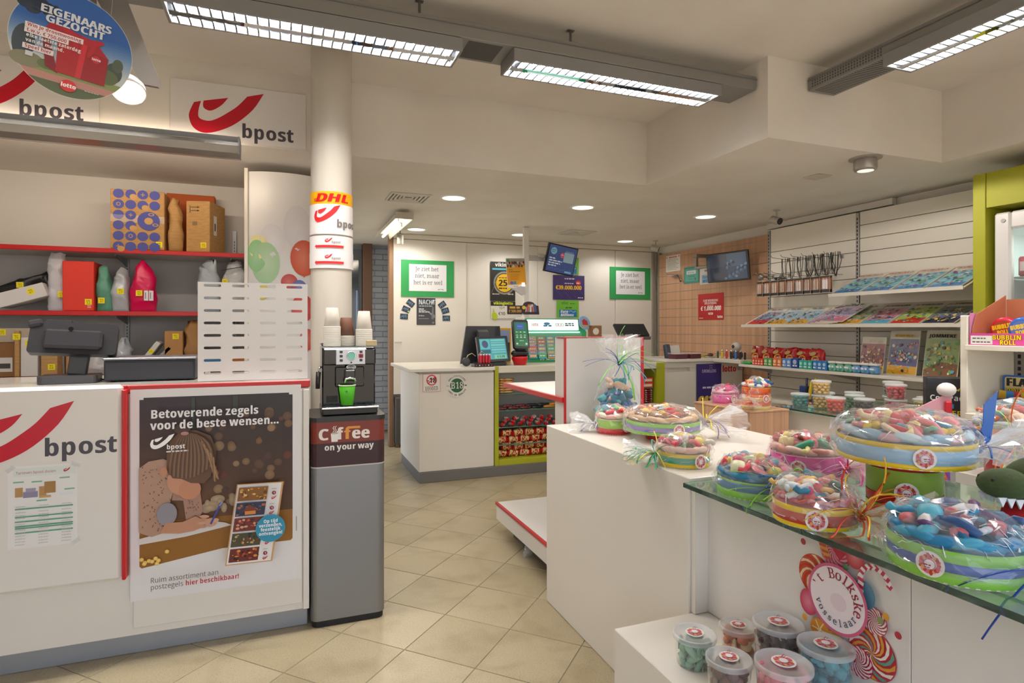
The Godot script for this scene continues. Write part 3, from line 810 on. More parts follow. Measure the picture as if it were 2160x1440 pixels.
func parcels() -> void:
	var kraft := StandardMaterial3D.new()
	kraft.albedo_color = Color("c49a62"); kraft.roughness = 0.8
	kraft.albedo_texture = noise_tex(0.03, [[0.0, "e6dfd6"], [1.0, "ffffff"]], 256, 4, 21)
	kraft.uv1_triplanar = true; kraft.uv1_scale = Vector3(2, 9, 2)
	mats["kraft"] = kraft
	var silver := mat("b7bcc2", 0.32, 0.15)
	# top board, y 1.793
	var b := carton("parcel_box", "tall cardboard box printed with blue discs and toys", v3(-0.877, 1.794, -4.46), 0.0, Vector3(0.295, 0.372, 0.20), kraft, Vector2(0.118, 0.034))
	pr()
	var i := 0
	for r in 6:
		for c in 4:
			var p := Vector2(-0.104 + c * 0.066, 0.345 - r * 0.066 + 0.0)
			if (r == 2 or r == 3) and c >= 2: continue
			circ(p.x, p.y, 0.030, 0.029, "5358a0")
			if i % 5 == 1: circ(p.x + 0.014, p.y - 0.016, 0.020, 0.018, "c49a62")
			if i % 7 == 2: rect(p.x - 0.012, p.y - 0.002, 0.024, 0.004, "c49a62"); rect(p.x - 0.002, p.y - 0.012, 0.004, 0.024, "c49a62")
			if i % 9 == 4: ring(p.x, p.y, 0.008, 0.012, "c49a62", 14)
			i += 1
	circ(0.061, 0.18, 0.062, 0.060, "5358a0", 0, 28); circ(0.061, 0.18, 0.024, 0.022, "c49a62")
	for q in [[0.075, 0.222, 0.2], [0.098, 0.157, 0.9]]: ring(q[0], q[1], 0.006, 0.010, "c49a62", 14, 0, TAU, 1.7)
	part(b, "print", pend(), vmat(0.8), v3(0, 0, 0.1004))
	part(b, "tape", bc(Vector3(0.296, 0.045, 0.0004)), glass("ffffff", 0.12, 0.15), v3(0, 0.19, 0.1019))
	bag("paper_parcel", "crumpled brown paper parcel wedged between two cartons", v3(-0.676, 1.794, -4.42), 0.15, Vector3(0.085, 0.345, 0.12), 3, kraft, null, 0.7, 0.012)
	b = carton("parcel_box", "plain brown carton with two upright arrows, turned sideways", v3(-0.505, 1.794, -4.50), -0.30, Vector3(0.150, 0.335, 0.24), kraft, Vector2(0.035, 0.045))
	pr()
	for k in 2: rect(-0.045, 0.27 + k * 0.022, 0.04, 0.004, "3c332c"); poly([Vector2(-0.005, 0.266 + k * 0.022), Vector2(0.012, 0.272 + k * 0.022), Vector2(-0.005, 0.278 + k * 0.022)], "3c332c")
	rect(-0.052, 0.258, 0.004, 0.046, "3c332c"); rect(-0.035, 0.175, 0.030, 0.026, "8a7252")
	part(b, "print", pend(), vmat(0.8), v3(0, 0, 0.1204))
	pr()
	rect(-0.06, 0.12, 0.045, 0.13, "e8e4de"); squiggle(-0.05, 0.15, 0.02, 0.05, "4a4642", 3)
	part(b, "address_label", pend(), vmat(0.6), v3(0.0754, 0, 0), Vector3(0, PI / 2, 0))
	carton("parcel_box", "orange box lying behind the cartons on the top board", v3(-0.62, 1.794, -4.70), 0, Vector3(0.30, 0.43, 0.06), "b5541f")
	# middle board, y 1.401
	b = carton("parcel_box", "long white carton leaning on its side, number note on the end", v3(-1.47, 1.465, -4.45), 0.1, Vector3(0.24, 0.085, 0.20), "d9d6d4", Vector2(0.05, 0.05))
	b.rotation.z = 0.33; b.position.y = 1.452
	b = bag("mail_bag", "shiny black plastic mail bag lying across the white carton", v3(-1.50, 1.53, -4.50), 0.1, Vector3(0.10, 0.30, 0.09), 8, mat("1d1c1f", 0.25), null, 0.8, 0.012)
	b.rotation.z = -1.15; b.position = v3(-1.66, 1.50, -4.57)
	note(b, v3(-0.01, 0.13, 0.055), Vector3(0, 0, 1.2))
	bag("mail_bag", "tall white mail bag with pinched neck beside the red box", v3(-1.325, 1.402, -4.45), 0, Vector3(0.095, 0.352, 0.09), 11, mat("c9c8ce", 0.3), Vector2(0.035, 0.10), 0.7, 0.014)
	b = carton("parcel_box", "tall bright red carton with white print in the corner", v3(-1.197, 1.402, -4.47), 0.02, Vector3(0.162, 0.305, 0.20), mat("e0331f", 0.55), Vector2(0.052, 0.055))
	pr()
	for k in 3: squiggle(0.048, 0.018 + k * 0.006, 0.018, 0.003, "f3d8d2", k)
	part(b, "print", pend(), vmat(0.6), v3(0, 0, 0.1004))
	bag("mail_bag", "muted green plastic mail bag with a pointed top", v3(-1.072, 1.402, -4.44), 0, Vector3(0.085, 0.30, 0.10), 15, mat("5f9a82", 0.35), Vector2(-0.005, 0.065), 0.12, 0.010)
	bag("mail_bag", "shiny silver mail bag between the green and the magenta bag", v3(-0.985, 1.402, -4.44), 0, Vector3(0.095, 0.285, 0.10), 19, silver, Vector2(0.01, 0.125), 0.15, 0.012)
	b = bag("mail_bag", "bright magenta mail bag with two white barcode labels", v3(-0.862, 1.402, -4.44), 0, Vector3(0.15, 0.32, 0.12), 23, mat("d6004f", 0.3), Vector2(-0.01, 0.115), 0.25, 0.012)
	for x in [0.028, 0.056]:
		pr()
		rect(-0.012, -0.032, 0.024, 0.064, "e6e2e4"); squiggle(-0.006, -0.02, 0.004, 0.04, "6a6668", 2)
		part(b, "barcode_label", pend(), vmat(0.5), v3(x, 0.10, 0.062), Vector3(0, 0.35, 0))
	bag("mail_bag", "slack light grey mail bag hanging over behind the slotted screen", v3(-0.48, 1.402, -4.42), 0, Vector3(0.13, 0.335, 0.09), 27, mat("aab3bb", 0.3), null, 0.35, 0.016)
	b = bag("mail_bag", "white mail bag with a dark zip strip, top corner over the screen", v3(-0.325, 1.402, -4.45), 0, Vector3(0.165, 0.34, 0.11), 31, mat("c4c7c9", 0.3), Vector2(-0.055, 0.20), 0.6, 0.014)
	part(b, "zip_strip", tm([v3(-0.08, 0.275, 0.058), v3(-0.02, 0.29, 0.062), v3(0.05, 0.305, 0.055), v3(0.08, 0.30, 0.045)], 0.005, 6, 0.5), mat("3b3b3d", 0.5))
	# lower board, y 1.003
	b = carton("parcel_box", "open brown carton with folded flaps, bottom of the pile of two", v3(-1.60, 1.004, -4.50), 0, Vector3(0.19, 0.205, 0.22), "8d6238")
	pr()
	rect(-0.03, 0.03, 0.10, 0.085, "dcd7cf"); squiggle(0.0, 0.05, 0.06, 0.03, "4a4642", 5)
	part(b, "address_label", pend(), vmat(0.6), v3(0, 0, 0.1105))
	carton("parcel_box", "pale grey-brown carton on top of the brown open carton", v3(-1.55, 1.21, -4.50), 0.0, Vector3(0.24, 0.085, 0.22), "b5a795", Vector2(-0.03, 0.06))
	carton("parcel_box", "slim kraft envelope box standing upright next to the white carton", v3(-1.50, 1.004, -4.40), 0.06, Vector3(0.022, 0.275, 0.10), kraft, Vector2(0.0, 0.24))
	b = carton("parcel_box", "narrow white carton standing upright with a number note near its top", v3(-1.44, 1.004, -4.43), -0.05, Vector3(0.085, 0.235, 0.12), "dcd8d2", Vector2(0.0, 0.20))
	carton("parcel_box", "small white carton behind the foot of the touch till", v3(-1.355, 1.004, -4.55), 0, Vector3(0.10, 0.19, 0.10), "cfcac3")
	carton("parcel_box", "small square brown carton with a yellow note behind the till foot", v3(-1.345, 1.004, -4.42), 0.04, Vector3(0.082, 0.15, 0.10), kraft, Vector2(0.012, 0.055))
	carton("parcel_box", "flat light brown carton standing behind the till neck", v3(-1.24, 1.004, -4.5), 0, Vector3(0.09, 0.17, 0.08), "b88a55")
	bag("mail_bag", "crumpled transparent-white mail bag behind the till neck", v3(-1.11, 1.004, -4.43), 0, Vector3(0.12, 0.13, 0.10), 35, mat("c3c1c0", 0.25), null, 0.6, 0.016)
	bag("mail_bag", "small crumpled silver bag showing over the till edge", v3(-0.985, 1.004, -4.45), 0, Vector3(0.11, 0.215, 0.09), 39, silver, null, 0.5, 0.016)
	b = carton("parcel_box", "flat white packet leaning at a slant, yellow note on it", v3(-0.82, 1.004, -4.45), 0, Vector3(0.03, 0.23, 0.14), "d5d2cc", null)
	b.rotation.z = -0.62; b.position = v3(-0.90, 1.016, -4.45)
	note(b, v3(0.0, 0.16, 0.071), Vector3.ZERO, 0.026)
	b = carton("parcel_box", "second flat packet leaning at a slant, dark edge", v3(-0.78, 1.004, -4.46), 0, Vector3(0.025, 0.21, 0.14), "9a948a", null)
	b.rotation.z = -0.75; b.position = v3(-0.845, 1.016, -4.46)
	carton("parcel_box", "square brown carton with a yellow note beside the paper bag", v3(-0.682, 1.004, -4.45), 0, Vector3(0.105, 0.272, 0.12), "b4834f", Vector2(0.012, 0.237))
	bag("paper_parcel", "brown paper bag with folded top next to the slotted screen", v3(-0.57, 1.004, -4.44), 0, Vector3(0.11, 0.34, 0.11), 43, mat("a87c4c", 0.85), null, 0.75, 0.014)
	for k in 6:
		carton("parcel_box", ["flat dark grey parcel", "flat white parcel", "thin blue parcel", "thin orange parcel", "thick dark parcel", "thin kraft parcel"][k] + " lying hidden behind the slotted screen", v3(-0.46 + (k % 2) * 0.14, 1.004 + (k / 2) * 0.045, -4.45), 0, Vector3(0.13, 0.04, 0.16), ["3f3e42", "d7d4cf", "3f7fae", "c9762f", "2b2a2d", "b88a55"][k])
	carton("parcel_box", "pink carton behind the slotted screen on the middle board", v3(-0.30, 1.402, -4.60), 0, Vector3(0.13, 0.10, 0.06), "c9788f")

func lotto_disc() -> void:
	var t := thing("lottery_disc", "round hanging lottery poster with a giant red gift-wrapped house", "hanging sign", v3(-0.531, 2.048, -1.90))
	t.rotation = Vector3(0.12, 0.32, -0.10)
	t.scale = Vector3.ONE * 0.90
	var R := 0.149
	part(t, "disc", cyl(R, 0.003, 64), mat("e8e6e4", 0.4), v3(0, 0, -0.0032), Vector3(PI / 2, 0, 0))
	for x in [-0.07, 0.08]: part(t, "hanging_thread", tm([v3(x, 0.13, -0.002), v3(x * 0.9, 0.70, -0.04)], 0.0006, 4), mat("c9c9c9", 0.4))
	pr()
	var disc := PackedVector2Array()
	for k in 64: disc.append(Vector2(cos(TAU * k / 64), sin(TAU * k / 64)) * R * 0.992)
	# sky, horizon, lawn
	var rows := 44
	for k in rows:
		var y0 := lerpf(-R, R, k / float(rows)) ; var y1 := lerpf(-R, R, (k + 1) / float(rows))
		var ym := (y0 + y1) / 2
		var c: Color = Color("cfd8dd").lerp(Color("2f66b4"), clampf((ym + 0.05) / 0.10, 0, 1)) if ym > -0.072 else (Color("8f9d5f") if ym > -0.094 else (Color("c98f86") if ym > -0.114 else Color("5d6b46")))
		for pp in Geometry2D.intersect_polygons(disc, PackedVector2Array([Vector2(-R, y0), Vector2(R, y0), Vector2(R, y1 + 0.0003), Vector2(-R, y1 + 0.0003)])):
			Pz -= 0.00012
			poly(Array(pp), c)
	for q in [[-0.112, 0.0, 0.026, 0.05, "3f4c55"], [-0.10, -0.045, 0.04, 0.022, "8c8a70"], [-0.115, 0.085, 0.024, 0.02, "2c3a4c"], [-0.085, 0.09, 0.022, 0.016, "27344a"], [-0.10, 0.07, 0.018, 0.014, "2f3f52"], [-0.068, 0.077, 0.016, 0.012, "2c3a4c"], [0.105, -0.012, 0.022, 0.03, "49564a"], [0.113, 0.012, 0.014, 0.02, "556452"], [0.092, -0.03, 0.026, 0.022, "5f6e45"], [-0.055, -0.045, 0.022, 0.014, "6e7a4c"]]:
		circ(q[0], q[1] - (0.028 if q[1] < 0.05 else 0.0), q[2], q[3], q[4])
	for k in 16: circ(-0.095 + (k % 5) * 0.011, 0.070 + (k / 5) * 0.012, 0.007, 0.004, "22304a", k * 0.7, 8)
	# wrapped house
	poly([Vector2(-0.062, 0.027), Vector2(-0.028, -0.090), Vector2(-0.058, -0.078), Vector2(-0.072, 0.002)], "8e1522")
	poly([Vector2(-0.058, 0.050), Vector2(0.05, 0.034), Vector2(0.088, -0.006), Vector2(-0.036, 0.007), Vector2(-0.074, 0.014)], "b21a2b")
	poly([Vector2(-0.036, 0.008), Vector2(0.088, -0.006), Vector2(0.086, -0.088), Vector2(-0.034, -0.086)], "a3141f")
	poly([Vector2(-0.036, 0.008), Vector2(0.024, 0.001), Vector2(0.02, -0.087), Vector2(-0.034, -0.086)], "b81a26")
	poly([Vector2(0.02, 0.022), Vector2(0.034, 0.020), Vector2(0.026, -0.087), Vector2(0.012, -0.087)], "d8293a")
	for q in [[-0.006, 0.062, 0.024, 0.009, -0.4], [0.048, 0.055, 0.026, 0.009, 0.35], [0.022, 0.058, 0.010, 0.008, 0.0], [0.004, 0.038, 0.006, 0.02, 0.3], [0.044, 0.03, 0.006, 0.022, -0.35]]: circ(q[0], q[1] - 0.028, q[2], q[3], "c01d30", q[4])
	circ(0.058, -0.018, 0.011, 0.011, "d32a3c"); text("lotto", 0.058, -0.021, 0.010, "ffffff", "sansb")
	text("EIGENAARS", 0.000, 0.070, 0.030, "dfe6f2", "sansb", 0, 1.05, 0, 0.03); text("GEZOCHT", 0.000, 0.046, 0.030, "dfe6f2", "sansb", 0, 1.05, 0, 0.03)
	for q in [[-0.113, 0.018, 0.112, "Win je droomwoning"], [-0.113, 0.003, 0.092, "t.w.v. € 750.000"], [-0.113, -0.042, 0.064, "Speel hier"]]:
		rect(q[0], q[1] - 0.004, glyphs(q[3], "sansb")[1] * 0.0135 * 0.93 + 0.010, 0.0145, "f1ecee"); text(q[3], q[0] + 0.005, q[1] - 0.0005, 0.0135, "b81f45", "sansb", -1, 0.93)
	for q in [[-0.012, "elke laatste zaterdag"], [-0.026, "van de maand."]]: text(q[1], -0.108, q[0], 0.0135, "ffffff", "sansb", -1, 0.93)
	rect(-0.105, -0.064, 0.017, 0.013, "d9dde2")
	circ(0.0, -0.117, 0.020, 0.017, "e3262c"); text("lotto", 0.0, -0.122, 0.016, "ffffff", "sansb", 0, 1, 0, 0.03)
	squiggle(0.04, -0.119, 0.035, 0.002, "cfd3d0", 6)
	part(t, "print", pend(), vmat(0.3))

func column_sheets() -> void:   # printed sheets bent round the column
	var t := thing("column_notice", "carrier notices with red arrows wrapped round the white column", "notice", v3(0.226, 0, -3.30))
	var R := 0.1062
	var pieces := [[2.005 - 0.06, 2.00, "sheet"], [1.77, 1.95, "sheet"], [1.56, 1.775, "sheet"]]
	var turn := -0.03
	var bend := func(m: ArrayMesh, extra: float) -> ArrayMesh:
		var arr := m.surface_get_arrays(0)
		var bt := sb(true)
		var vs: Array = Array(arr[Mesh.ARRAY_VERTEX])
		var cs: PackedColorArray = arr[Mesh.ARRAY_COLOR]
		var todo := []
		for i in range(0, vs.size(), 3): todo.append([vs[i], vs[i + 1], vs[i + 2], cs[i]])
		while todo.size():
			var q: Array = todo.pop_back()
			var lens := [(q[0] - q[1]).length(), (q[1] - q[2]).length(), (q[2] - q[0]).length()]
			var far := lens.find(lens.max())
			if lens[far] > 0.012:
				var a: Vector3 = q[far]; var b: Vector3 = q[(far + 1) % 3]; var c: Vector3 = q[(far + 2) % 3]
				todo.append([a, (a + b) / 2, c, q[3]]); todo.append([(a + b) / 2, b, c, q[3]])
				continue
			bt.set_color(q[3])
			for k in 3:
				var v: Vector3 = q[k]
				var ang := v.x / R + turn
				bt.add_vertex(v3(sin(ang) * (R + extra + v.z * 6.0), v.y, cos(ang) * (R + extra + v.z * 6.0)))
		return fin(bt)
	pr()
	for k in 24: rect(-0.16 + k * 0.32 / 24, 1.935, 0.32 / 24, 0.065, "f7b500"); Pz -= 0.00012
	Pz += 0.0003
	var tx := put_text(P, "DHL", Transform3D(Basis(), v3(-0.004, 1.947, 0.0005)), 0.058, "d40511", "sansb", 0, 1.55, 0.3, 0.05)
	for k in 3: rect(-0.098, 1.949 + k * 0.006, 0.018, 0.003, "d40511")
	part(t, "carrier_strip", bend.call(pend(), 0.001), vmat(0.4))
	pr()
	for k in 24: rect(-0.165 + k * 0.33 / 24, 1.780, 0.33 / 24, 0.155, "eeeaea"); Pz -= 0.00012
	Pz += 0.0003
	horn(-0.095, 1.838, 0.135, "e0242c", "fff"); text("bpost", 0.018, 1.817, 0.052, "77716f", "sansb", -1, 1, 0, 0.006)
	part(t, "horn_sheet", bend.call(pend(), 0.003), vmat(0.5))
	for q in [1.693, 1.610]:
		pr()
		for k in 20: rect(-0.15 + k * 0.30 / 20, q - 0.005, 0.30 / 20, 0.083, "eeeaea"); Pz -= 0.00012
		Pz += 0.0003
		horn(-0.035, q + 0.043, 0.036, "d5252b", "fff"); text("bpost", -0.004, q + 0.040, 0.016, "8b8583", "sansb", -1)
		for k in 10: rect(-0.08 + k * 0.0135, q + 0.017, 0.0136, 0.0125, "e0242c"); Pz -= 0.00012
		poly([Vector2(-0.088, q + 0.0233), Vector2(-0.078, q + 0.034), Vector2(-0.078, q + 0.0126)], "e0242c")
		part(t, "arrow_sheet", bend.call(pend(), 0.005 if q < 1.65 else 0.004), vmat(0.5))

func stamp_poster() -> void:   # large stamp poster on the counter door
	var t := thing("stamp_poster", "large festive stamp poster of a child writing a letter", "poster", v3(-0.254, 0.228, -2.6988))
	part(t, "paper", bx(Vector3(0.628, 0.828, 0.0012)), mat("e6e3e2", 0.5))
	pr()
	# picture with rounded corners, colours running from dark brown-violet to warm brown
	var L := -0.283
	var Rr := 0.280
	var n := 40
	for k in n:
		var x0 := lerpf(L, Rr, k / float(n)); var x1 := lerpf(L, Rr, (k + 1) / float(n)) + 0.0002
		var u := (k + 0.5) / n
		var bot := 0.128 + 0.04 * minf(1.0, u / 0.52) ** 1.0
		if u > 0.52: bot = 0.168 - 0.045 * maxf(0, u - 0.6) * 0.0
		var inset := 0.0
		if k == 0 or k == n - 1: inset = 0.008
		Pz = 0.0
		rect(x0, 0.60, x1 - x0, 0.195 - inset, Color("342a32").lerp(Color("2c2a26"), u), Color("4a2f28").lerp(Color("3a2a22"), u))
		Pz = 0.0
		rect(x0, 0.30, x1 - x0, 0.30, Color("4a2f28").lerp(Color("3a2a22"), u), Color("7a4f2c").lerp(Color("5a3c22"), u))
	Pz = 0.0
	poly([Vector2(L, 0.30), Vector2(Rr, 0.30), Vector2(Rr, 0.176), Vector2(Rr - 0.008, 0.168), Vector2(0.01, 0.168), Vector2(L + 0.008, 0.126), Vector2(L, 0.134)], "96641f")
	Pz = 0.0002
	# soft lights
	var r := RandomNumberGenerator.new()
	r.seed = 5
	for k in 46:
		var p := Vector2(r.randf_range(-0.06, 0.27), r.randf_range(0.34, 0.72))
		var s := r.randf_range(0.006, 0.020)
		var c: Color = [Color("6a4a34"), Color("7c5636"), Color("8a6a48"), Color("553a30"), Color("9a7a58"), Color("6b3a2c")][k % 6]
		circ(p.x, p.y, s, s, c.darkened(0.15), 0, 14, c)
	for k in 20: circ(r.randf_range(-0.12, 0.20), r.randf_range(0.30, 0.40), r.randf_range(0.010, 0.03), r.randf_range(0.010, 0.03), "9c8468", 0, 14, "b9a385")
	rect(-0.10, 0.62, 0.012, 0.17, "3c4238"); rect(0.05, 0.70, 0.02, 0.09, "35382f")
	for k in 9: circ(-0.275 + r.randf() * 0.09, 0.14 + r.randf() * 0.055, 0.008, 0.008, "e8b850", 0, 12, "f7dc8a")
	# table paper
	poly([Vector2(-0.283, 0.245), Vector2(-0.283, 0.222), Vector2(-0.12, 0.235), Vector2(0.05, 0.262), Vector2(0.02, 0.275), Vector2(-0.04, 0.29), Vector2(-0.15, 0.27)], "d9d3cf")
	# sleeve and back
	poly([Vector2(-0.283, 0.52), Vector2(-0.25, 0.545), Vector2(-0.20, 0.552), Vector2(-0.16, 0.53), Vector2(-0.16, 0.44), Vector2(-0.175, 0.38), Vector2(-0.2, 0.30), Vector2(-0.20, 0.258), Vector2(-0.24, 0.248), Vector2(-0.283, 0.27)], "b5907a")
	poly([Vector2(-0.16, 0.45), Vector2(-0.10, 0.42), Vector2(-0.07, 0.42), Vector2(-0.06, 0.33), Vector2(-0.085, 0.285), Vector2(-0.12, 0.30), Vector2(-0.13, 0.38), Vector2(-0.17, 0.385)], "ab8470")
	for k in 90:
		var p := Vector2(r.randf_range(-0.278, -0.17), r.randf_range(0.27, 0.53))
		if k % 4 == 0: p = Vector2(r.randf_range(-0.12, -0.075), r.randf_range(0.31, 0.41))
		circ(p.x, p.y, r.randf_range(0.002, 0.005), 0.0018, ["7c5a4a", "8c4f42", "6e5a4c"][k % 3], r.randf() * 3, 7)
	circ(-0.185, 0.335, 0.035, 0.045, "8f8b93")
	# forearms and hands
	poly([Vector2(-0.21, 0.262), Vector2(-0.19, 0.30), Vector2(-0.13, 0.298), Vector2(-0.085, 0.315), Vector2(-0.058, 0.30), Vector2(-0.055, 0.27), Vector2(-0.09, 0.258), Vector2(-0.14, 0.253)], "c08a6c")
	for k in 4: circ(-0.062 + k * 0.003, 0.272 + k * 0.013, 0.018, 0.0065, "cd9a7c" if k % 2 else "c08c70", -0.1)
	circ(-0.03, 0.285, 0.022, 0.018, "c8967a"); circ(-0.012, 0.292, 0.012, 0.008, "d2a487")
	line(Vector2(-0.03, 0.278), Vector2(0.008, 0.36), 0.0075, "3b4a9a"); line(Vector2(0.002, 0.348), Vector2(0.014, 0.365), 0.006, "8a9ad0")
	# head: face, hair with a tuft
	circ(-0.135, 0.46, 0.05, 0.055, "c98f72", 0.3); circ(-0.105, 0.425, 0.04, 0.04, "c48868")
	poly([Vector2(-0.185, 0.57), Vector2(-0.175, 0.62), Vector2(-0.135, 0.665), Vector2(-0.08, 0.66), Vector2(-0.03, 0.635), Vector2(-0.01, 0.58), Vector2(-0.012, 0.53), Vector2(-0.03, 0.47), Vector2(-0.055, 0.445), Vector2(-0.10, 0.45), Vector2(-0.135, 0.47), Vector2(-0.165, 0.475), Vector2(-0.185, 0.51)], "6a4a34")
	for k in 54:
		var u := k / 53.0
		var s0 := Vector2(-0.125 + 0.05 * u, 0.655 - 0.012 * absf(u - 0.4))
		var s2 := Vector2(lerpf(-0.178, -0.022, u), 0.49 - 0.03 * sin(u * PI) + 0.03 * u)
		var s1 := (s0 + s2) / 2 + Vector2(lerpf(-0.03, 0.045, u), 0.03)
		var was := s0
		for i in 5:
			var t1 := (i + 1) / 5.0
			var now := s0.lerp(s1, t1).lerp(s1.lerp(s2, t1), t1)
			line(was, now, 0.0032, ["73523b", "7f5d43", "5e4330", "8a6749", "4f3828"][(k * 3) % 5])
			was = now
	for k in 12:
		line(Vector2(-0.06 + k * 0.004, 0.62 - k * 0.006), Vector2(-0.015 + (k % 5) * 0.004, 0.50 - k * 0.004), 0.004, ["9a7350", "7c5a42", "a9825c"][k % 3])
	circ(-0.125, 0.675, 0.03, 0.02, "4a3326", 0.2); circ(-0.118, 0.655, 0.014, 0.007, "b9807c")
	circ(-0.19, 0.51, 0.012, 0.018, "c48868")
	# stamp strip, turned a little
	var o := Vector2(0.030, 0.118)
	var ax := Vector2(0.955, -0.02).normalized()
	var ay := Vector2(0.135, 1.0).normalized()
	var q := func(x: float, y: float) -> Vector2: return o + ax * x + ay * y
	poly([q.call(-0.004, -0.004), q.call(0.172, -0.004), q.call(0.172, 0.322), q.call(-0.004, 0.322)], "cfa06a")
	poly([q.call(0, 0), q.call(0.165, 0), q.call(0.165, 0.318), q.call(0, 0.318)], "ece7e4")
	var tint := ["6b2a1e", "4c4a30", "7a2f25", "33364e", "8a5a26"]
	for k in 5:
		var y := 0.007 + k * 0.0625
		poly([q.call(0.006, y), q.call(0.115, y), q.call(0.115, y + 0.054), q.call(0.006, y + 0.054)], tint[k])
		for j in 26:
			var p: Vector2 = q.call(r.randf_range(0.012, 0.109), y + r.randf_range(0.006, 0.048))
			circ(p.x, p.y, r.randf_range(0.002, 0.008), r.randf_range(0.002, 0.006), [["b5462c", "e8903c", "2d1a16"], ["c9a46a", "8a3a2a", "2e3420"], ["c9503c", "d8a48a", "4a2218"], ["b9653c", "54587a", "20233a"], ["d89a44", "6a4018", "f0c070"]][k][j % 3], 0, 9)
		if k == 3:
			var p: Vector2 = q.call(0.06, y + 0.02)
			poly([p + Vector2(-0.03, 0.0), p + Vector2(0, 0.026), p + Vector2(0.03, 0.0)], "7a3a24"); rect(p.x - 0.02, p.y - 0.014, 0.04, 0.014, "d88a3c")
		var e: Vector2 = q.call(0.140, y + 0.026)
		circ(e.x, e.y, 0.008, 0.008, "8a2440", 0, 14); text("1", e.x, e.y - 0.004, 0.011, "ffffff", "sansb")
		horn(e.x - 0.010, e.y - 0.026, 0.020, "c8102e", "fff")
		squiggle(e.x - 0.008, e.y + 0.016, 0.018, 0.002, "8a8484", k)
	circ(0.195, 0.252, 0.056, 0.056, "2f94b4", 0, 40)
	for k in 4: text(["Op tijd", "verzonden,", "feestelijk", "ontvangen!"][k], 0.195, 0.275 - k * 0.0165, 0.0185, "ffffff", "sansb", 0, 0.9)
	text("Betoverende zegels", -0.232, 0.722, 0.045, "f1eef0", "sansb", -1, 0.90, 0, 0.012)
	text("voor de beste wensen...", -0.232, 0.678, 0.045, "f1eef0", "sansb", -1, 0.90, 0, 0.012)
	horn(-0.232, 0.603, 0.082, "ffffff", "000"); text("bpost", -0.178, 0.601, 0.024, "ffffff", "sansb", -1); squiggle(-0.178, 0.589, 0.075, 0.005, "e8e4e4", 4)
	text("Ruim assortiment aan", -0.232, 0.092, 0.026, "57525a", "sans", -1, 0.92)
	var pw := text("postzegels", -0.232, 0.066, 0.026, "57525a", "sans", -1, 0.92)
	text("hier beschikbaar!", -0.232 + pw + 0.007, 0.066, 0.026, "b8143a", "sansb", -1, 0.88)
	squiggle(0.292, 0.23, 0.004, 0.06, "a5a0a0", 2)
	part(t, "print", pend(), vmat(0.42), v3(0, 0, 0.0008))

func cup(called: String, label: String, c, at: Vector3, up := true, group := "", rim := "ece6da") -> Node3D:
	var t := thing(called, label, "paper cup", at, 0, group)
	var pr_ := [Vector2(0.026, 0.0), Vector2(0.027, 0.001), Vector2(0.037, 0.088), Vector2(0.0365, 0.0885), Vector2(0.026, 0.004), Vector2(0, 0.004)]
	part(t, "wall", lm(pr_, 24), mat(c, 0.55))
	part(t, "rim", lm([Vector2(0.0368, 0.086), Vector2(0.0392, 0.0872), Vector2(0.0392, 0.090), Vector2(0.037, 0.0908), Vector2(0.0364, 0.089)], 24), mat(rim, 0.5))
	if not up:
		t.rotation.x = PI
	return t

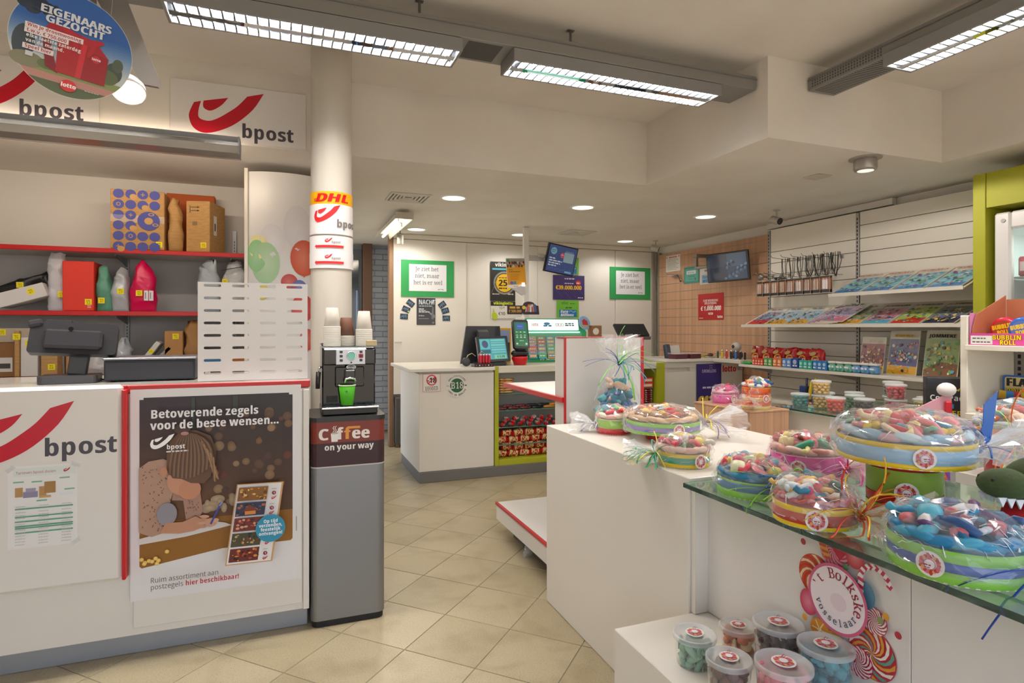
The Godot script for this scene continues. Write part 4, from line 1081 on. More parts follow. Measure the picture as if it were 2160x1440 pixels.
func build_coffee() -> void:
	var t := thing("coffee_stand", "slim silver coffee stand with brown slogan band", "stand", v3(0.258, 0, -2.86))
	var W := 0.316
	var D := 0.32
	var foot := ex(round_rect(W - 0.01, D - 0.01, 0.03), 0, 0.028)
	part(t, "plinth", foot, mat("1c1b1c", 0.6), Vector3.ZERO, Vector3(-PI / 2, 0, 0))
	var steel := mat("8f9092", 0.38, 0.75)
	var st := sb()
	extrude(st, PackedVector2Array(round_rect(W, D, 0.032, 6)), 0.028, 0.690)
	part(t, "body", fin(st), steel, Vector3.ZERO, Vector3(-PI / 2, 0, 0))
	part(t, "lower_band", ex(round_rect(W + 0.002, D + 0.002, 0.033, 6), 0.6955, 0.795), mat("3b2024", 0.35), Vector3.ZERO, Vector3(-PI / 2, 0, 0))
	part(t, "upper_band", ex(round_rect(W + 0.002, D + 0.002, 0.033, 6), 0.7955, 0.888), mat("823023", 0.35), Vector3.ZERO, Vector3(-PI / 2, 0, 0))
	part(t, "band_line", ex(round_rect(W + 0.003, D + 0.003, 0.0335, 6), 0.690, 0.695), mat("c9c2bc", 0.35), Vector3.ZERO, Vector3(-PI / 2, 0, 0))
	part(t, "top_tray", ex(round_rect(W + 0.008, D + 0.008, 0.036, 6), 0.888, 0.908), mat("2b2a2a", 0.3), Vector3.ZERO, Vector3(-PI / 2, 0, 0))
	pr()
	var x := -0.128
	x += text("C", x, 0.810, 0.068, "efe6de", "sansb", -1, 1.0, 0, 0.03) + 0.034
	x += text("f", x, 0.810, 0.068, "efe6de", "sansb", -1, 1.0, 0, 0.03) + 0.0035
	x += text("f", x, 0.810, 0.068, "e79a3c", "sansb", -1, 1.0, 0, 0.03) + 0.0035
	rect(x - 0.018, 0.855, 0.055, 0.010, "e79a3c")
	x += text("e", x, 0.810, 0.068, "efe6de", "sansb", -1, 1.0, 0, 0.03) + 0.0035
	text("e", x, 0.810, 0.068, "efe6de", "sansb", -1, 1.0, 0, 0.03)
	# little cup with steam in place of the o
	poly([Vector2(-0.076, 0.838), Vector2(-0.044, 0.838), Vector2(-0.047, 0.801), Vector2(-0.073, 0.801)], "f2ece6"); ring(-0.043, 0.821, 0.007, 0.011, "f2ece6", 14); circ(-0.06, 0.838, 0.016, 0.004, "c9b6a6")
	for k in 2:
		for j in 3: line(Vector2(-0.064 + k * 0.008 + (0.003 if j % 2 else -0.003), 0.843 + j * 0.009), Vector2(-0.064 + k * 0.008 + (-0.003 if j % 2 else 0.003), 0.852 + j * 0.009), 0.0025, "f2ece6")
	text("on your way", 0.002, 0.765, 0.036, "f2ece6", "sansb", 0, 1.0, 0, 0.01)
	part(t, "slogan_print", pend(), vmat(0.4), v3(0, 0, D / 2 + 0.0012))
	# espresso machine
	var m := thing("coffee_machine", "black glossy bean-to-cup coffee machine with round dial", "coffee machine", v3(0.270, 0.909, -2.90))
	var gl := mat("141519", 0.08)
	part(m, "body", bb(v3(-0.118, 0.03, -0.10), v3(0.118, 0.302, 0.085), 0.006), gl)
	part(m, "fascia", bb(v3(-0.116, 0.22, 0.0855), v3(0.116, 0.296, 0.122), 0.006), mat("191a20", 0.06))
	part(m, "base", bb(v3(-0.120, 0.0, -0.10), v3(0.120, 0.029, 0.15), 0.004), mat("161618", 0.25))
	var tr := part(m, "drip_tray", bb(v3(-0.122, 0.0295, 0.086), v3(0.122, 0.036, 0.165), 0.002), mat("3a3b3d", 0.3, 0.6))
	part(tr, "chrome_edge", bb(v3(-0.124, 0.028, 0.1655), v3(0.124, 0.037, 0.171), 0.003), mat("c9cacc", 0.15, 0.9))
	for k in 9: part(tr, "grill_bar", bb(v3(-0.105 + k * 0.025, 0.0362, 0.092), v3(-0.093 + k * 0.025, 0.0385, 0.158)), mat("232325", 0.3))
	part(m, "control_panel", bb(v3(-0.060, 0.223, 0.1222), v3(0.068, 0.292, 0.125), 0.001), mat("b3b4b8", 0.3, 0.6))
	part(m, "dial", lm([Vector2(0.0215, 0), Vector2(0.0215, 0.006), Vector2(0.0175, 0.008), Vector2(0.0170, 0.004), Vector2(0, 0.004)], 28), mat("dcdee0", 0.15, 0.9), v3(0.006, 0.262, 0.125), Vector3(PI / 2, 0, 0))
	part(m, "dial_window", cyl(0.0165, 0.0025, 24), glow("7fd8c4", 0.35, "6fae9f"), v3(0.006, 0.262, 0.129), Vector3(PI / 2, 0, 0))
	for k in 6: part(m, "button", bb(v3(-0.0065, -0.006, 0), v3(0.0065, 0.006, 0.003), 0.001), mat("1a1a1c", 0.3), v3(-0.038 if k < 3 else 0.049, 0.280 - (k % 3) * 0.019, 0.125))
	part(m, "red_button_ring", ex(round_rect(0.021, 0.020, 0.005), 0, 0.0012), mat("d8324a", 0.4), v3(0.049, 0.261, 0.1251))
	part(m, "small_knob", cyl(0.004, 0.004, 14), mat("222226", 0.3), v3(0.006, 0.232, 0.125), Vector3(PI / 2, 0, 0))
	part(m, "brew_door", bb(v3(-0.062, 0.12, 0.0855), v3(0.066, 0.212, 0.100), 0.004), mat("101217", 0.06))
	part(m, "spout", bb(v3(-0.022, 0.148, 0.1005), v3(0.024, 0.200, 0.130), 0.005), mat("1c1d22", 0.15))
	part(m, "spout_chrome", tm([v3(-0.022, 0.142, 0.128), v3(-0.018, 0.158, 0.132), v3(0.0, 0.162, 0.133), v3(0.02, 0.158, 0.132), v3(0.024, 0.142, 0.128)], 0.0055, 8), mat("d6d7d9", 0.12, 0.9))
	pr()
	ring(0, 0, 0.0, 0.0105, "d9dbde", 24, 0, TAU, 2.05); ring(0, 0, 0.0, 0.0088, "23252c", 24, 0, TAU, 2.1); text("DeLonghi", 0, -0.004, 0.0105, "eceef0", "sansb", 0, 0.78)
	part(m, "badge", pend(), vmat(0.3), v3(0.006, 0.211, 0.1226))
	part(m, "steam_wand", tm([v3(-0.112, 0.208, 0.07), v3(-0.126, 0.212, 0.085), v3(-0.132, 0.20, 0.09), v3(-0.133, 0.185, 0.09)], 0.005, 8), mat("c9cacc", 0.15, 0.9))
	part(m, "wand_grip", tm([v3(-0.133, 0.19, 0.09), v3(-0.136, 0.15, 0.09), v3(-0.137, 0.115, 0.09)], 0.011, 10, 1.0, 0.85), mat("2a2522", 0.4))
	part(m, "water_grille", bb(v3(-0.10, 0.05, 0.0852), v3(-0.05, 0.08, 0.0862)), mat("08090a", 0.5))
	part(m, "cup_rail", tm([v3(-0.115, 0.308, 0.08), v3(-0.115, 0.312, -0.09), v3(0.115, 0.312, -0.09), v3(0.115, 0.308, 0.08)], 0.0035, 6), mat("2a2a2c", 0.3))
	# green cup on the tray
	var g := cup("paper_cup", "bright green paper cup on the drip tray", "4fb81c", v3(0.258, 0.9505, -2.778), true, "", "ece6da")
	part(g, "lower_band", lm([Vector2(0.0262, -0.0002), Vector2(0.0293, 0.0248)], 24), mat("e6e0d2", 0.6))
	pr()
	line(Vector2(-0.006, 0), Vector2(0.006, 0), 0.0018, "1d3d10"); line(Vector2(0, -0.006), Vector2(0, 0.006), 0.0018, "1d3d10"); line(Vector2(0.0, -0.003), Vector2(0.004, 0.003), 0.0015, "1d3d10")
	part(g, "leaf_mark", pend(), vmat(0.5), v3(-0.006, 0.062, 0.0346), Vector3(-0.11, -0.15, 0))
	# cups stacked upside down on the machine
	var top := 0.909 + 0.303
	for q in [[0.200, -2.88, 20, 0.0046, "ddd6ca", "paper cups in the tall stack with the face print", "upside-down cream paper cup in the tall stack at the steam wand side"], [0.268, -2.92, 9, 0.0054, "7a5240", "brown paper cups in the short stack", "upside-down brown paper cup in the short stack between the tall ones"], [0.345, -2.88, 17, 0.0046, "e2dbcf", "paper cups in the tall stack with red bases", "upside-down white paper cup in the tall stack by the cream box"]]:
		for k in q[2]:
			var lab: String = q[6]
			if k == q[2] - 1: lab = ["topmost cream cup with a face drawing, tall stack at the steam wand side", "topmost brown cup of the short middle stack", "topmost white cup with red base, tall stack by the cream box"][0 if q[2] == 20 else 1 if q[2] == 9 else 2]
			var c := cup("paper_cup", lab, q[4], v3(q[0], top + 0.0908 + k * q[3], q[1]), false, q[5], "efe9de")
			if k == q[2] - 1 and q[2] == 17: part(c, "red_base", cyl(0.0263, 0.003, 20), mat("a84a3c", 0.5), v3(0, -0.0015, 0))
			if k == q[2] - 1 and q[2] == 20:
				pr()
				ring(0, 0, 0.008, 0.0095, "38332f", 18); circ(-0.003, 0.002, 0.001, 0.0015, "38332f"); circ(0.003, 0.002, 0.001, 0.0015, "38332f"); line(Vector2(-0.004, -0.004), Vector2(0.004, -0.004), 0.0012, "38332f"); line(Vector2(-0.009, 0.008), Vector2(0.007, 0.010), 0.004, "38332f")
				part(c, "face_print", pend(), vmat(0.5), v3(0, 0.040, 0.0322), Vector3(PI - 0.12, 0, 0), Vector3(1, 1, 1)).rotation = Vector3(0.12, 0, PI)
	var bxx := thing("sugar_box", "small cream cardboard box at the edge of the machine top", "box", v3(0.368, top - 0.012, -2.792), 0.05)
	part(bxx, "box", bx(Vector3(0.045, 0.026, 0.03), 0.002), mat("cdb98f", 0.7), v3(0, 0.0145, 0))

func sheet(called: String, label: String, cat_: String, at: Vector3, turn: float, w: float, h: float, c, m: ArrayMesh, group := "", rough := 0.5) -> Node3D:   # a printed sheet; at: middle; m: print about the middle
	var t := thing(called, label, cat_, at, turn, group)
	part(t, "paper", bc(Vector3(w, h, 0.002)), mat(c, 0.6))
	part(t, "print", m, vmat(rough), v3(0, 0, 0.0012))
	return t

func build_back() -> void:
	var pan := mat("e3ded6", 0.4)
	# cupboard wall of tall doors
	var t := thing("cupboard_wall", "tall white cupboard doors with slim metal handles along the back wall", "cupboard", v3(0, 0, -6.5))
	part(t, "door", bb(v3(1.092, 0.57, -0.04), v3(1.915, 2.262, -0.002), 0.002), pan)
	part(t, "door", bb(v3(1.918, 0.05, -0.05), v3(2.800, 2.262, -0.018), 0.002), pan)
	part(t, "door", bb(v3(2.803, 0.05, -0.05), v3(3.862, 2.262, -0.026), 0.002), pan)
	part(t, "door", bb(v3(3.866, 0.05, -0.05), v3(4.40, 2.262, -0.020), 0.002), pan)
	part(t, "top_rail", bb(v3(1.092, 2.266, -0.05), v3(4.44, 2.318, 0.02), 0.004), mat("ddd7cd", 0.4))
	part(t, "side_post", bb(v3(4.402, 0.0, -0.05), v3(4.44, 2.262, 0.0), 0.002), mat("a89f93", 0.4, 0.3))
	part(t, "handle", bb(v3(1.10, 1.133, 0.012), v3(1.18, 1.146, 0.020), 0.002), mat("b9b5ad", 0.3, 0.7))
	part(t, "handle", bb(v3(4.29, 1.175, -0.004), v3(4.38, 1.188, 0.006), 0.002), mat("b9b5ad", 0.3, 0.7))
	var db := thing("dark_cabinet", "dark grey floor cabinet below the white cupboard door", "cabinet", v3(1.19, 0, -6.50))
	part(db, "body", bx(Vector3(0.17, 0.50, 0.10), 0.004), mat("565350", 0.5), v3(0, 0.04, 0.01))
	for x in [-0.06, 0.06]: part(db, "foot", bx(Vector3(0.03, 0.04, 0.09)), mat("6b5a48", 0.6), v3(x, 0, 0.01))
	# green framed notices
	for q in [[1.470, 1.838, "green board with the slogan notice above the night run flyer"], [4.080, 1.855, "green board with the slogan notice near the wooden slat wall"]]:
		var g := thing("framed_notice", q[2], "notice board", v3(q[0], q[1], -6.496 if q[0] < 2 else -6.516), 0, "green slogan notices")
		part(g, "green_board", bc(Vector3(0.594, 0.405, 0.006), 0.001), mat("2f9a54", 0.6))
		part(g, "white_sheet", bc(Vector3(0.42, 0.295, 0.002)), mat("e2e3e8", 0.6), v3(0.0, 0.008, 0.0042))
		pr()
		text("Je ziet het", -0.01, 0.075, 0.062, "3a3a42", "serif", 0, 0.9)
		text("niet, maar", -0.01, 0.0, 0.062, "3a3a42", "serif", 0, 0.9)
		text("het is er wel", 0.0, -0.075, 0.062, "3a3a42", "serif", 0, 0.9)
		ring(0.145, -0.145, 0.020, 0.024, "6a6a72", 12, 0.5, 2.6, 1.6); squiggle(0.11, -0.125, 0.065, 0.004, "6a6a72", 2)
		part(g, "print", pend(), vmat(0.6), v3(0, 0.008, 0.0054))
	# night flyer and small cards
	pr()
	rect(-0.098, -0.142, 0.196, 0.284, "33373f", "4b4a52")
	poly([Vector2(0.098, -0.04), Vector2(0.098, -0.075), Vector2(-0.01, 0.02)], "8a8c94"); poly([Vector2(0.07, 0.05), Vector2(0.085, 0.05), Vector2(0.085, -0.09), Vector2(0.06, -0.08)], "6f727a")
	text("NACHT", -0.085, 0.078, 0.072, "c9d3da", "sansb", -1, 0.78); text("/", 0.062, 0.078, 0.075, "d9e3e8", "sansb", -1, 0.8)
	squiggle(-0.078, 0.055, 0.15, 0.010, "b5bfc6", 3); squiggle(-0.082, 0.022, 0.06, 0.010, "dfe3e6", 4); squiggle(-0.082, 0.006, 0.075, 0.009, "cfd3d6", 5); squiggle(-0.082, -0.010, 0.12, 0.009, "dfe3e6", 6); squiggle(-0.082, -0.052, 0.06, 0.008, "c4c8cc", 7); squiggle(-0.082, -0.082, 0.11, 0.006, "9a9ea4", 8)
	circ(0.08, -0.125, 0.012, 0.012, "777b82")
	sheet("event_flyer", "dark night run flyer between two fans of small cards", "flyer", v3(1.450, 1.475, -6.498), 0, 0.21, 0.297, "3a3d45", pend())
	for q in [[1.277, 1.563, -0.65], [1.228, 1.497, -0.42], [1.206, 1.418, -0.06], [1.632, 1.552, 0.62], [1.668, 1.485, 0.28], [1.680, 1.402, 0.0]]:
		pr()
		rect(-0.042, -0.029, 0.084, 0.058, "22344c")
		for k in 7: line(Vector2(-0.038 + k * 0.010, -0.022 + (k % 3) * 0.008), Vector2(-0.025 + k * 0.009, 0.010 + (k % 2) * 0.012), 0.004, ["7aa0b8", "4b7396", "a9c0cc"][k % 3])
		if q[0] == 1.228: circ(0.034, -0.012, 0.008, 0.009, "a8e03a")
		var side := "first" if q[0] < 1.5 else "second"
		var s := sheet("event_card", "small dark card " + {-0.65: "tilted at the top of the fan by the passage", -0.42: "with a lime dot, middle of the fan by the passage", -0.06: "lying level at the foot of the fan by the passage", 0.62: "tilted at the top of the fan by the door gap", 0.28: "middle of the fan by the door gap", 0.0: "lying level at the foot of the fan by the door gap"}[q[2]], "card", v3(q[0], q[1], -6.498), 0, 0.085, 0.06, "22344c", pend(), "small night run cards")
		s.rotation.z = q[2]
	# jackpot posters
	pr()
	rect(-0.152, -0.155, 0.304, 0.40, "2b2724")
	text("viking", -0.095, 0.19, 0.058, "f2eee6", "sansb", -1, 1, 0, 0.01); rect(-0.13, 0.15, 0.19, 0.02, "4bb4cc")
	circ(0.02, 0.0, 0.135, 0.135, "8d8a84", 0, 30); circ(0.02, 0.0, 0.115, 0.115, "3a3630", 0, 30); circ(0.02, 0.0, 0.105, 0.105, "e5b71d", 0, 30)
	text("25", 0.0, -0.035, 0.10, "241f18", "sansb", 0, 1, 0, 0.02); squiggle(-0.05, -0.07, 0.10, 0.014, "241f18", 9); squiggle(-0.05, 0.055, 0.11, 0.010, "5a4a18", 10)
	squiggle(-0.13, -0.135, 0.09, 0.010, "d8d4cc", 11); squiggle(0.06, -0.135, 0.07, 0.012, "d8d4cc", 12); line(Vector2(-0.14, -0.12), Vector2(-0.07, 0.05), 0.006, "6a665f")
	sheet("jackpot_poster", "black viking jackpot poster with a yellow round shield", "poster", v3(2.358, 1.815, -6.508), 0, 0.31, 0.42, "2b2724", pend(), "lottery posters")
	pr()
	rect(-0.15, -0.024, 0.30, 0.048, "1f1d1b"); text("vikinglotto", 0, -0.012, 0.046, "d8e23a", "sansb", 0, 1, 0, 0.01)
	sheet("jackpot_strip", "narrow black strip with yellow viking lettering", "sign", v3(2.362, 1.575, -6.508), 0, 0.305, 0.05, "1f1d1b", pend(), "lottery posters")
	pr()
	text("spe", -0.05, 0.04, 0.045, "77716b", "sans", -1); text("€10", -0.06, -0.035, 0.052, "5a554f", "sansb", -1); circ(-0.105, -0.045, 0.035, 0.045, "b9cc2a", 0.4); poly([Vector2(-0.13, 0.0), Vector2(-0.12, 0.05), Vector2(-0.10, -0.01)], "b9cc2a")
	sheet("jackpot_strip", "white strip with a lime splash and a ten euro price", "sign", v3(2.362, 1.475, -6.508), 0, 0.305, 0.145, "dedad3", pend(), "lottery posters")
	pr()
	rect(-0.21, -0.147, 0.42, 0.294, "41326f", "3a2c66")
	for k in 30: rect(-0.20 + fmod(k * 0.137, 0.40), -0.14 + fmod(k * 0.083, 0.13), 0.006, 0.012, "5a4a8e")
	squiggle(-0.06, 0.10, 0.14, 0.014, "cfc8e0", 13); squiggle(-0.06, 0.045, 0.12, 0.010, "d8d2e6", 14)
	text("€39.000.000", -0.005, -0.025, 0.068, "e8b93a", "sansb", 0, 0.93, 0, 0.02); circ(0.125, 0.058, 0.035, 0.030, "d0303c"); squiggle(0.10, 0.05, 0.05, 0.012, "f3d8da", 4)
	squiggle(0.12, -0.128, 0.07, 0.012, "e4e0ee", 15)
	sheet("jackpot_poster", "purple jackpot poster with a gold thirty-nine million amount", "poster", v3(3.215, 1.782, -6.517), 0, 0.425, 0.297, "41326f", pend(), "lottery posters")
	for q in [[1.522, "elke", "lime green star lottery sheet below the purple jackpot poster"], [2.045, "", "lime green star lottery sheet partly behind the hanging screen"]]:
		pr()
		rect(-0.146, -0.105, 0.292, 0.21, "72b83a")
		if q[1] != "": text("elke", -0.085, 0.055, 0.05, "3a5a1c", "sans", -1); squiggle(0.03, 0.06, 0.07, 0.010, "4a6a2a", 2); squiggle(-0.03, 0.008, 0.09, 0.014, "3a5a1c", 5)
		rect(-0.115, -0.095, 0.235, 0.085, "1f74b4")
		text("Euro", -0.10, -0.047, 0.046, "eef4fa", "sansb", -1, 1, 0.2, 0.02); text("Millions", -0.10, -0.088, 0.046, "eef4fa", "sansb", -1, 1, 0.2, 0.02)
		for k in 6: circ(0.02 + k * 0.016, -0.03 + sin(k * 1.3) * 0.008, 0.006, 0.006, "cfe2f2", 0, 5)
		sheet("lottery_sheet", q[2], "poster", v3(3.200, q[0], -6.517), 0, 0.297, 0.21, "72b83a", pend(), "lottery posters")
	# white display post with hanging sheet, arched sign and screen
	var po := thing("display_post", "white ceiling-hung post with two side arms above the tills", "post", v3(2.285, 0, -5.62))
	part(po, "post", bb(v3(-0.028, 1.22, -0.02), v3(0.028, 2.318, 0.02), 0.003), mat("d9d6d2", 0.35))
	part(po, "arm", bb(v3(0.029, 1.98, -0.014), v3(0.20, 2.035, 0.014), 0.003), mat("b5b2af", 0.35))
	part(po, "foot_clip", tm([v3(-0.05, 1.33, 0.02), v3(-0.05, 1.40, 0.025), v3(-0.045, 1.44, 0.03)], 0.006, 6), glass("ffffff", 0.25, 0.1))
	pr()
	rect(-0.105, -0.148, 0.21, 0.296, "e0a332", "dd9c2a")
	rect(-0.105, 0.075, 0.21, 0.073, "a8a19a", "8f7f6c")
	for k in 18: circ(-0.09 + k * 0.0105, 0.07 + 0.045 * sin(k * 2.1) ** 2, 0.012, 0.014, ["6b4a32", "c9c2b8", "7a2f2a", "3f4a5a", "b98a5a"][k % 5], 0, 10)
	circ(-0.085, 0.125, 0.014, 0.014, "3f9a6a"); squiggle(-0.085, 0.03, 0.05, 0.006, "7a4a12", 2); squiggle(-0.085, 0.010, 0.13, 0.007, "8a5a18", 3)
	for k in 4: squiggle(-0.07, -0.02 - k * 0.016, 0.10, 0.004, "b87a1e", 4 + k)
	circ(-0.06, -0.098, 0.018, 0.016, "7a6ab0"); circ(-0.025, -0.098, 0.018, 0.016, "3f9ab0"); rect(-0.105, -0.148, 0.21, 0.03, "e6e2dc"); squiggle(-0.04, -0.136, 0.05, 0.005, "c9502f", 9)
	var ys := sheet("hanging_sheet", "tilted orange info sheet hanging from the white post", "poster", v3(2.165, 1.845, -5.58), 0, 0.215, 0.30, "e6e2dc", pend(), "", 0.2)
	ys.rotation = Vector3(-0.05, 0.1, 0.055)
	var fs := thing("flat_spot", "small white lit lamp head below the orange sheet", "spotlight", v3(2.245, 1.70, -5.57))
	part(fs, "head", ex([Vector2(-0.13, 0.0), Vector2(0.0, 0.03), Vector2(0.01, -0.06), Vector2(-0.02, -0.07)], -0.02, 0.02), mat("b9b6b4", 0.3), v3(0, -0.01, -0.0))
	part(fs, "light_face", bc(Vector3(0.03, 0.035, 0.003)), glow("fff6e8", 3.0), v3(-0.015, 0.03, 0.0215))
	pr()
	var pl := [Vector2(-0.175, -0.055)]
	pl.append(Vector2(0.175, -0.055)); pl.append(Vector2(0.165, 0.035)); pl.append(Vector2(0.12, 0.04))
	for k in 9: pl.append(Vector2(0.06 + cos(PI * k / 8) * 0.065, 0.042 + sin(PI * k / 8) * 0.035))
	pl.append(Vector2(-0.01, 0.035)); pl.append(Vector2(-0.175, 0.035))
	poly(pl, "33202a")
	squiggle(-0.15, 0.004, 0.11, 0.020, "d8a83a", 22); text("€ 500.000", -0.09, -0.035, 0.036, "d8a83a", "serifb", 0, 0.85); circ(0.005, 0.015, 0.020, 0.018, "e5c23a")
	for k in 9: poly([Vector2(0.02 + k * 0.012, -0.03), Vector2(0.05 + k * 0.012, -0.026), Vector2(0.055 + k * 0.010, 0.02 + (k % 3) * 0.015), Vector2(0.028 + k * 0.010, 0.022 + (k % 3) * 0.012)], ["c9c4cc", "a83a3a", "d8762f", "3f5a9a", "e2dcd6"][k % 5])
	var ar := thing("arched_sign", "dark wine-red lottery sign with an arched top and playing cards", "sign", v3(2.25, 1.485, -5.5965))
	part(ar, "board", ex(pl, -0.003, 0.0), mat("33202a", 0.5))
	part(ar, "print", pend(), vmat(0.45))
	var sc := thing("lottery_screen", "tilted flat screen showing a dark blue lottery advert", "screen", v3(2.645, 1.995, -5.55), 0.0)
	sc.rotation = Vector3(0.18, 0.12, -0.13)
	part(sc, "case", bc(Vector3(0.36, 0.295, 0.035), 0.004), mat("17181c", 0.3))
	pr()
	rect(-0.168, -0.135, 0.336, 0.27, "0d3c8c", "0a2c74")
	circ(-0.11, 0.075, 0.036, 0.036, "7fc4e0"); squiggle(-0.132, 0.08, 0.045, 0.008, "2a6a94", 2); squiggle(-0.132, 0.062, 0.036, 0.008, "2a6a94", 3)
	rect(0.02, -0.02, 0.12, 0.10, "9fc4d4"); rect(0.03, 0.082, 0.10, 0.014, "5a8ab4"); circ(0.0, 0.045, 0.024, 0.028, "d8343c"); squiggle(-0.016, 0.045, 0.032, 0.008, "f6dcdc", 4)
	for k in 4: squiggle(-0.15, -0.005 - k * 0.024, [0.07, 0.16, 0.14, 0.10][k], 0.013, "d8e6f6", 5 + k)
	for k in 12: circ(-0.14 + k * 0.024, -0.108 + (k % 3) * 0.006, 0.005, 0.005, "4a7ac0", 0, 6)
	rect(0.06, -0.125, 0.08, 0.018, "6fb4d8")
	screen(sc, "picture", v3(0, 0, 0.0178), 0.55)
	part(sc, "arm", bb(v3(-0.24, -0.02, -0.07), v3(0.0, 0.02, -0.03), 0.003), mat("b5b2af", 0.35))
	wood_wall()

func screen(parent: Node3D, called: String, at: Vector3, e: float, rot := Vector3.ZERO) -> void:   # a lit display: the print also glows in its own colours (painted to a small picture)
	var m := pend()
	var k := "scr%.2f" % e
	var arr := m.surface_get_arrays(0)
	# one mesh per glow colour would be wasteful; the glow is the print's own mean colour, low
	var mean := Color(0, 0, 0)
	for c in arr[Mesh.ARRAY_COLOR]: mean += c
	mean = mean / float(arr[Mesh.ARRAY_COLOR].size())
	var mt := StandardMaterial3D.new()
	mt.vertex_color_use_as_albedo = true; mt.roughness = 0.12
	mt.emission_enabled = true; mt.emission = Color(mean.r, mean.g, mean.b).linear_to_srgb(); mt.emission_energy_multiplier = e * 0.35
	part(parent, called, m, mt, at, rot)

func wood_wall() -> void:
	var w := StandardMaterial3D.new()
	w.albedo_color = Color("dcae8c"); w.roughness = 0.45
	var im := Image.create(512, 256, false, Image.FORMAT_RGB8)
	var nz := FastNoiseLite.new()
	nz.seed = 31; nz.frequency = 0.02; nz.fractal_octaves = 3
	for x in 512:
		var plank := fmod((x / 64) * 0.37, 1.0)
		for y in 256:
			var g := nz.get_noise_2d(x * 2.2, y * 0.10) * 0.5 + nz.get_noise_2d(x * 11.0, y * 0.25 + 90) * 0.22
			var v := 0.90 + 0.035 * (plank - 0.5) + g * 0.16
			im.set_pixel(x, y, Color(v, v * 0.985, v * 0.965))
	w.albedo_texture = ImageTexture.create_from_image(im)
	w.uv1_triplanar = true; w.uv1_world_triplanar = true; w.uv1_scale = Vector3(0.8, 0.5, 0.8); w.uv1_triplanar_sharpness = 8.0
	mats["wood"] = w
	var t := thing("slat_wall", "light wood slat wall with horizontal grooves beside the cupboards", "slat wall", v3(4.455, 0, 0))
	part(t, "backing", bb(v3(0.006, 0.60, -6.42), v3(0.04, 2.215, -4.535)), mat("8f7a66", 0.5))
	var y := 0.60
	var k := 0
	while y < 2.2:
		var h := 0.098 if y < 1.9 else 0.108
		var y1 := minf(y + h, 2.215)
		if y1 + 0.03 > 2.215: y1 = 2.215
		part(t, "board", bb(v3(-0.010, y, -6.42), v3(0.005, y1, -4.535), 0.0015), w)
		if y1 < 2.2: part(t, "metal_insert", bb(v3(-0.006, y1 + 0.0005, -6.42), v3(0.0055, y1 + 0.0045, -4.535)), mat("b9b0a4", 0.3, 0.7))
		y = y1 + 0.005
		k += 1
	part(t, "corner_strip", bb(v3(-0.012, 0.6, -6.445), v3(0.03, 2.25, -6.422), 0.002), mat("9a9389", 0.35, 0.4))
	var X := 4.442
	var R := -PI / 2
	pr()
	rect(-0.14, -0.095, 0.28, 0.19, "e3ded6")
	squiggle(-0.08, 0.07, 0.16, 0.012, "b5302c", 21)
	for k2 in 9: squiggle(-0.12, 0.05 - k2 * 0.016, 0.20 + 0.03 * sin(k2 * 2.0), 0.005, "8a837b", k2)
	circ(0.12, 0.078, 0.010, 0.010, "d8342c"); circ(-0.125, 0.078, 0.010, 0.010, "d8342c")
	sheet("rules_notice", "white notice with red heading on the wooden slat wall", "notice", v3(X, 2.085, -6.125), R, 0.29, 0.20, "e3ded6", pend())
	var hd := thing("ticket_holder", "clear plastic ticket holder with blue and orange slips", "holder", v3(X - 0.04, 1.93, -6.05), R)
	part(hd, "tray", bc(Vector3(0.20, 0.012, 0.075), 0.002), glass("ffffff", 0.2, 0.1))
	part(hd, "slip", bc(Vector3(0.14, 0.006, 0.07)), mat("3f5a9a", 0.5), v3(-0.03, 0.01, 0), Vector3(0, 0, -0.15))
	part(hd, "slip", bc(Vector3(0.06, 0.006, 0.07)), mat("c9783a", 0.5), v3(-0.05, 0.018, 0), Vector3(0, 0, -0.2))
	part(hd, "peg", tm([v3(0.06, 0.0, 0), v3(0.10, -0.05, 0), v3(0.13, -0.07, 0.02), v3(0.14, -0.085, 0)], 0.010, 8), mat("8a8078", 0.4, 0.5))
	pr()
	rect(-0.137, -0.095, 0.274, 0.19, "3f8f86"); rect(-0.115, -0.072, 0.23, 0.145, "5fa79a"); rect(-0.09, 0.01, 0.17, 0.042, "d6dcd8"); squiggle(-0.07, 0.024, 0.12, 0.010, "8aa8a0", 2); squiggle(-0.06, -0.02, 0.12, 0.008, "2f6f66", 3); squiggle(-0.05, -0.05, 0.07, 0.006, "2f6f66", 4); circ(0.07, -0.05, 0.012, 0.016, "2f6f66")
	sheet("certificate", "teal certificate sheet next to the star lottery card", "certificate", v3(X, 1.912, -5.77), R, 0.275, 0.195, "3f8f86", pend())
	pr()
	rect(-0.14, -0.105, 0.28, 0.21, "dedad2"); squiggle(-0.06, 0.035, 0.13, 0.020, "8a8580", 23); rect(-0.115, -0.095, 0.24, 0.095, "9fc4dc"); text("Euro", -0.10, -0.043, 0.048, "2a62a4", "sansb", -1, 1, 0.2, 0.02); text("Millions", -0.10, -0.088, 0.048, "2a62a4", "sansb", -1, 1, 0.2, 0.02)
	sheet("lottery_sheet", "white star lottery card under the wall monitor arm", "poster", v3(X, 1.895, -5.475), R, 0.285, 0.215, "dedad2", pend())
	pr()
	rect(-0.21, -0.147, 0.42, 0.294, "c4222a", "b51e24")
	text("ELKE WOENSDAG", 0.0, 0.058, 0.034, "f6e6e2", "sansb", 0, 0.9, 0, 0.02); text("EN ZATERDAG", 0.0, 0.028, 0.034, "f6e6e2", "sansb", 0, 0.9, 0, 0.02); squiggle(-0.05, 0.012, 0.10, 0.006, "f0c8c4", 2)
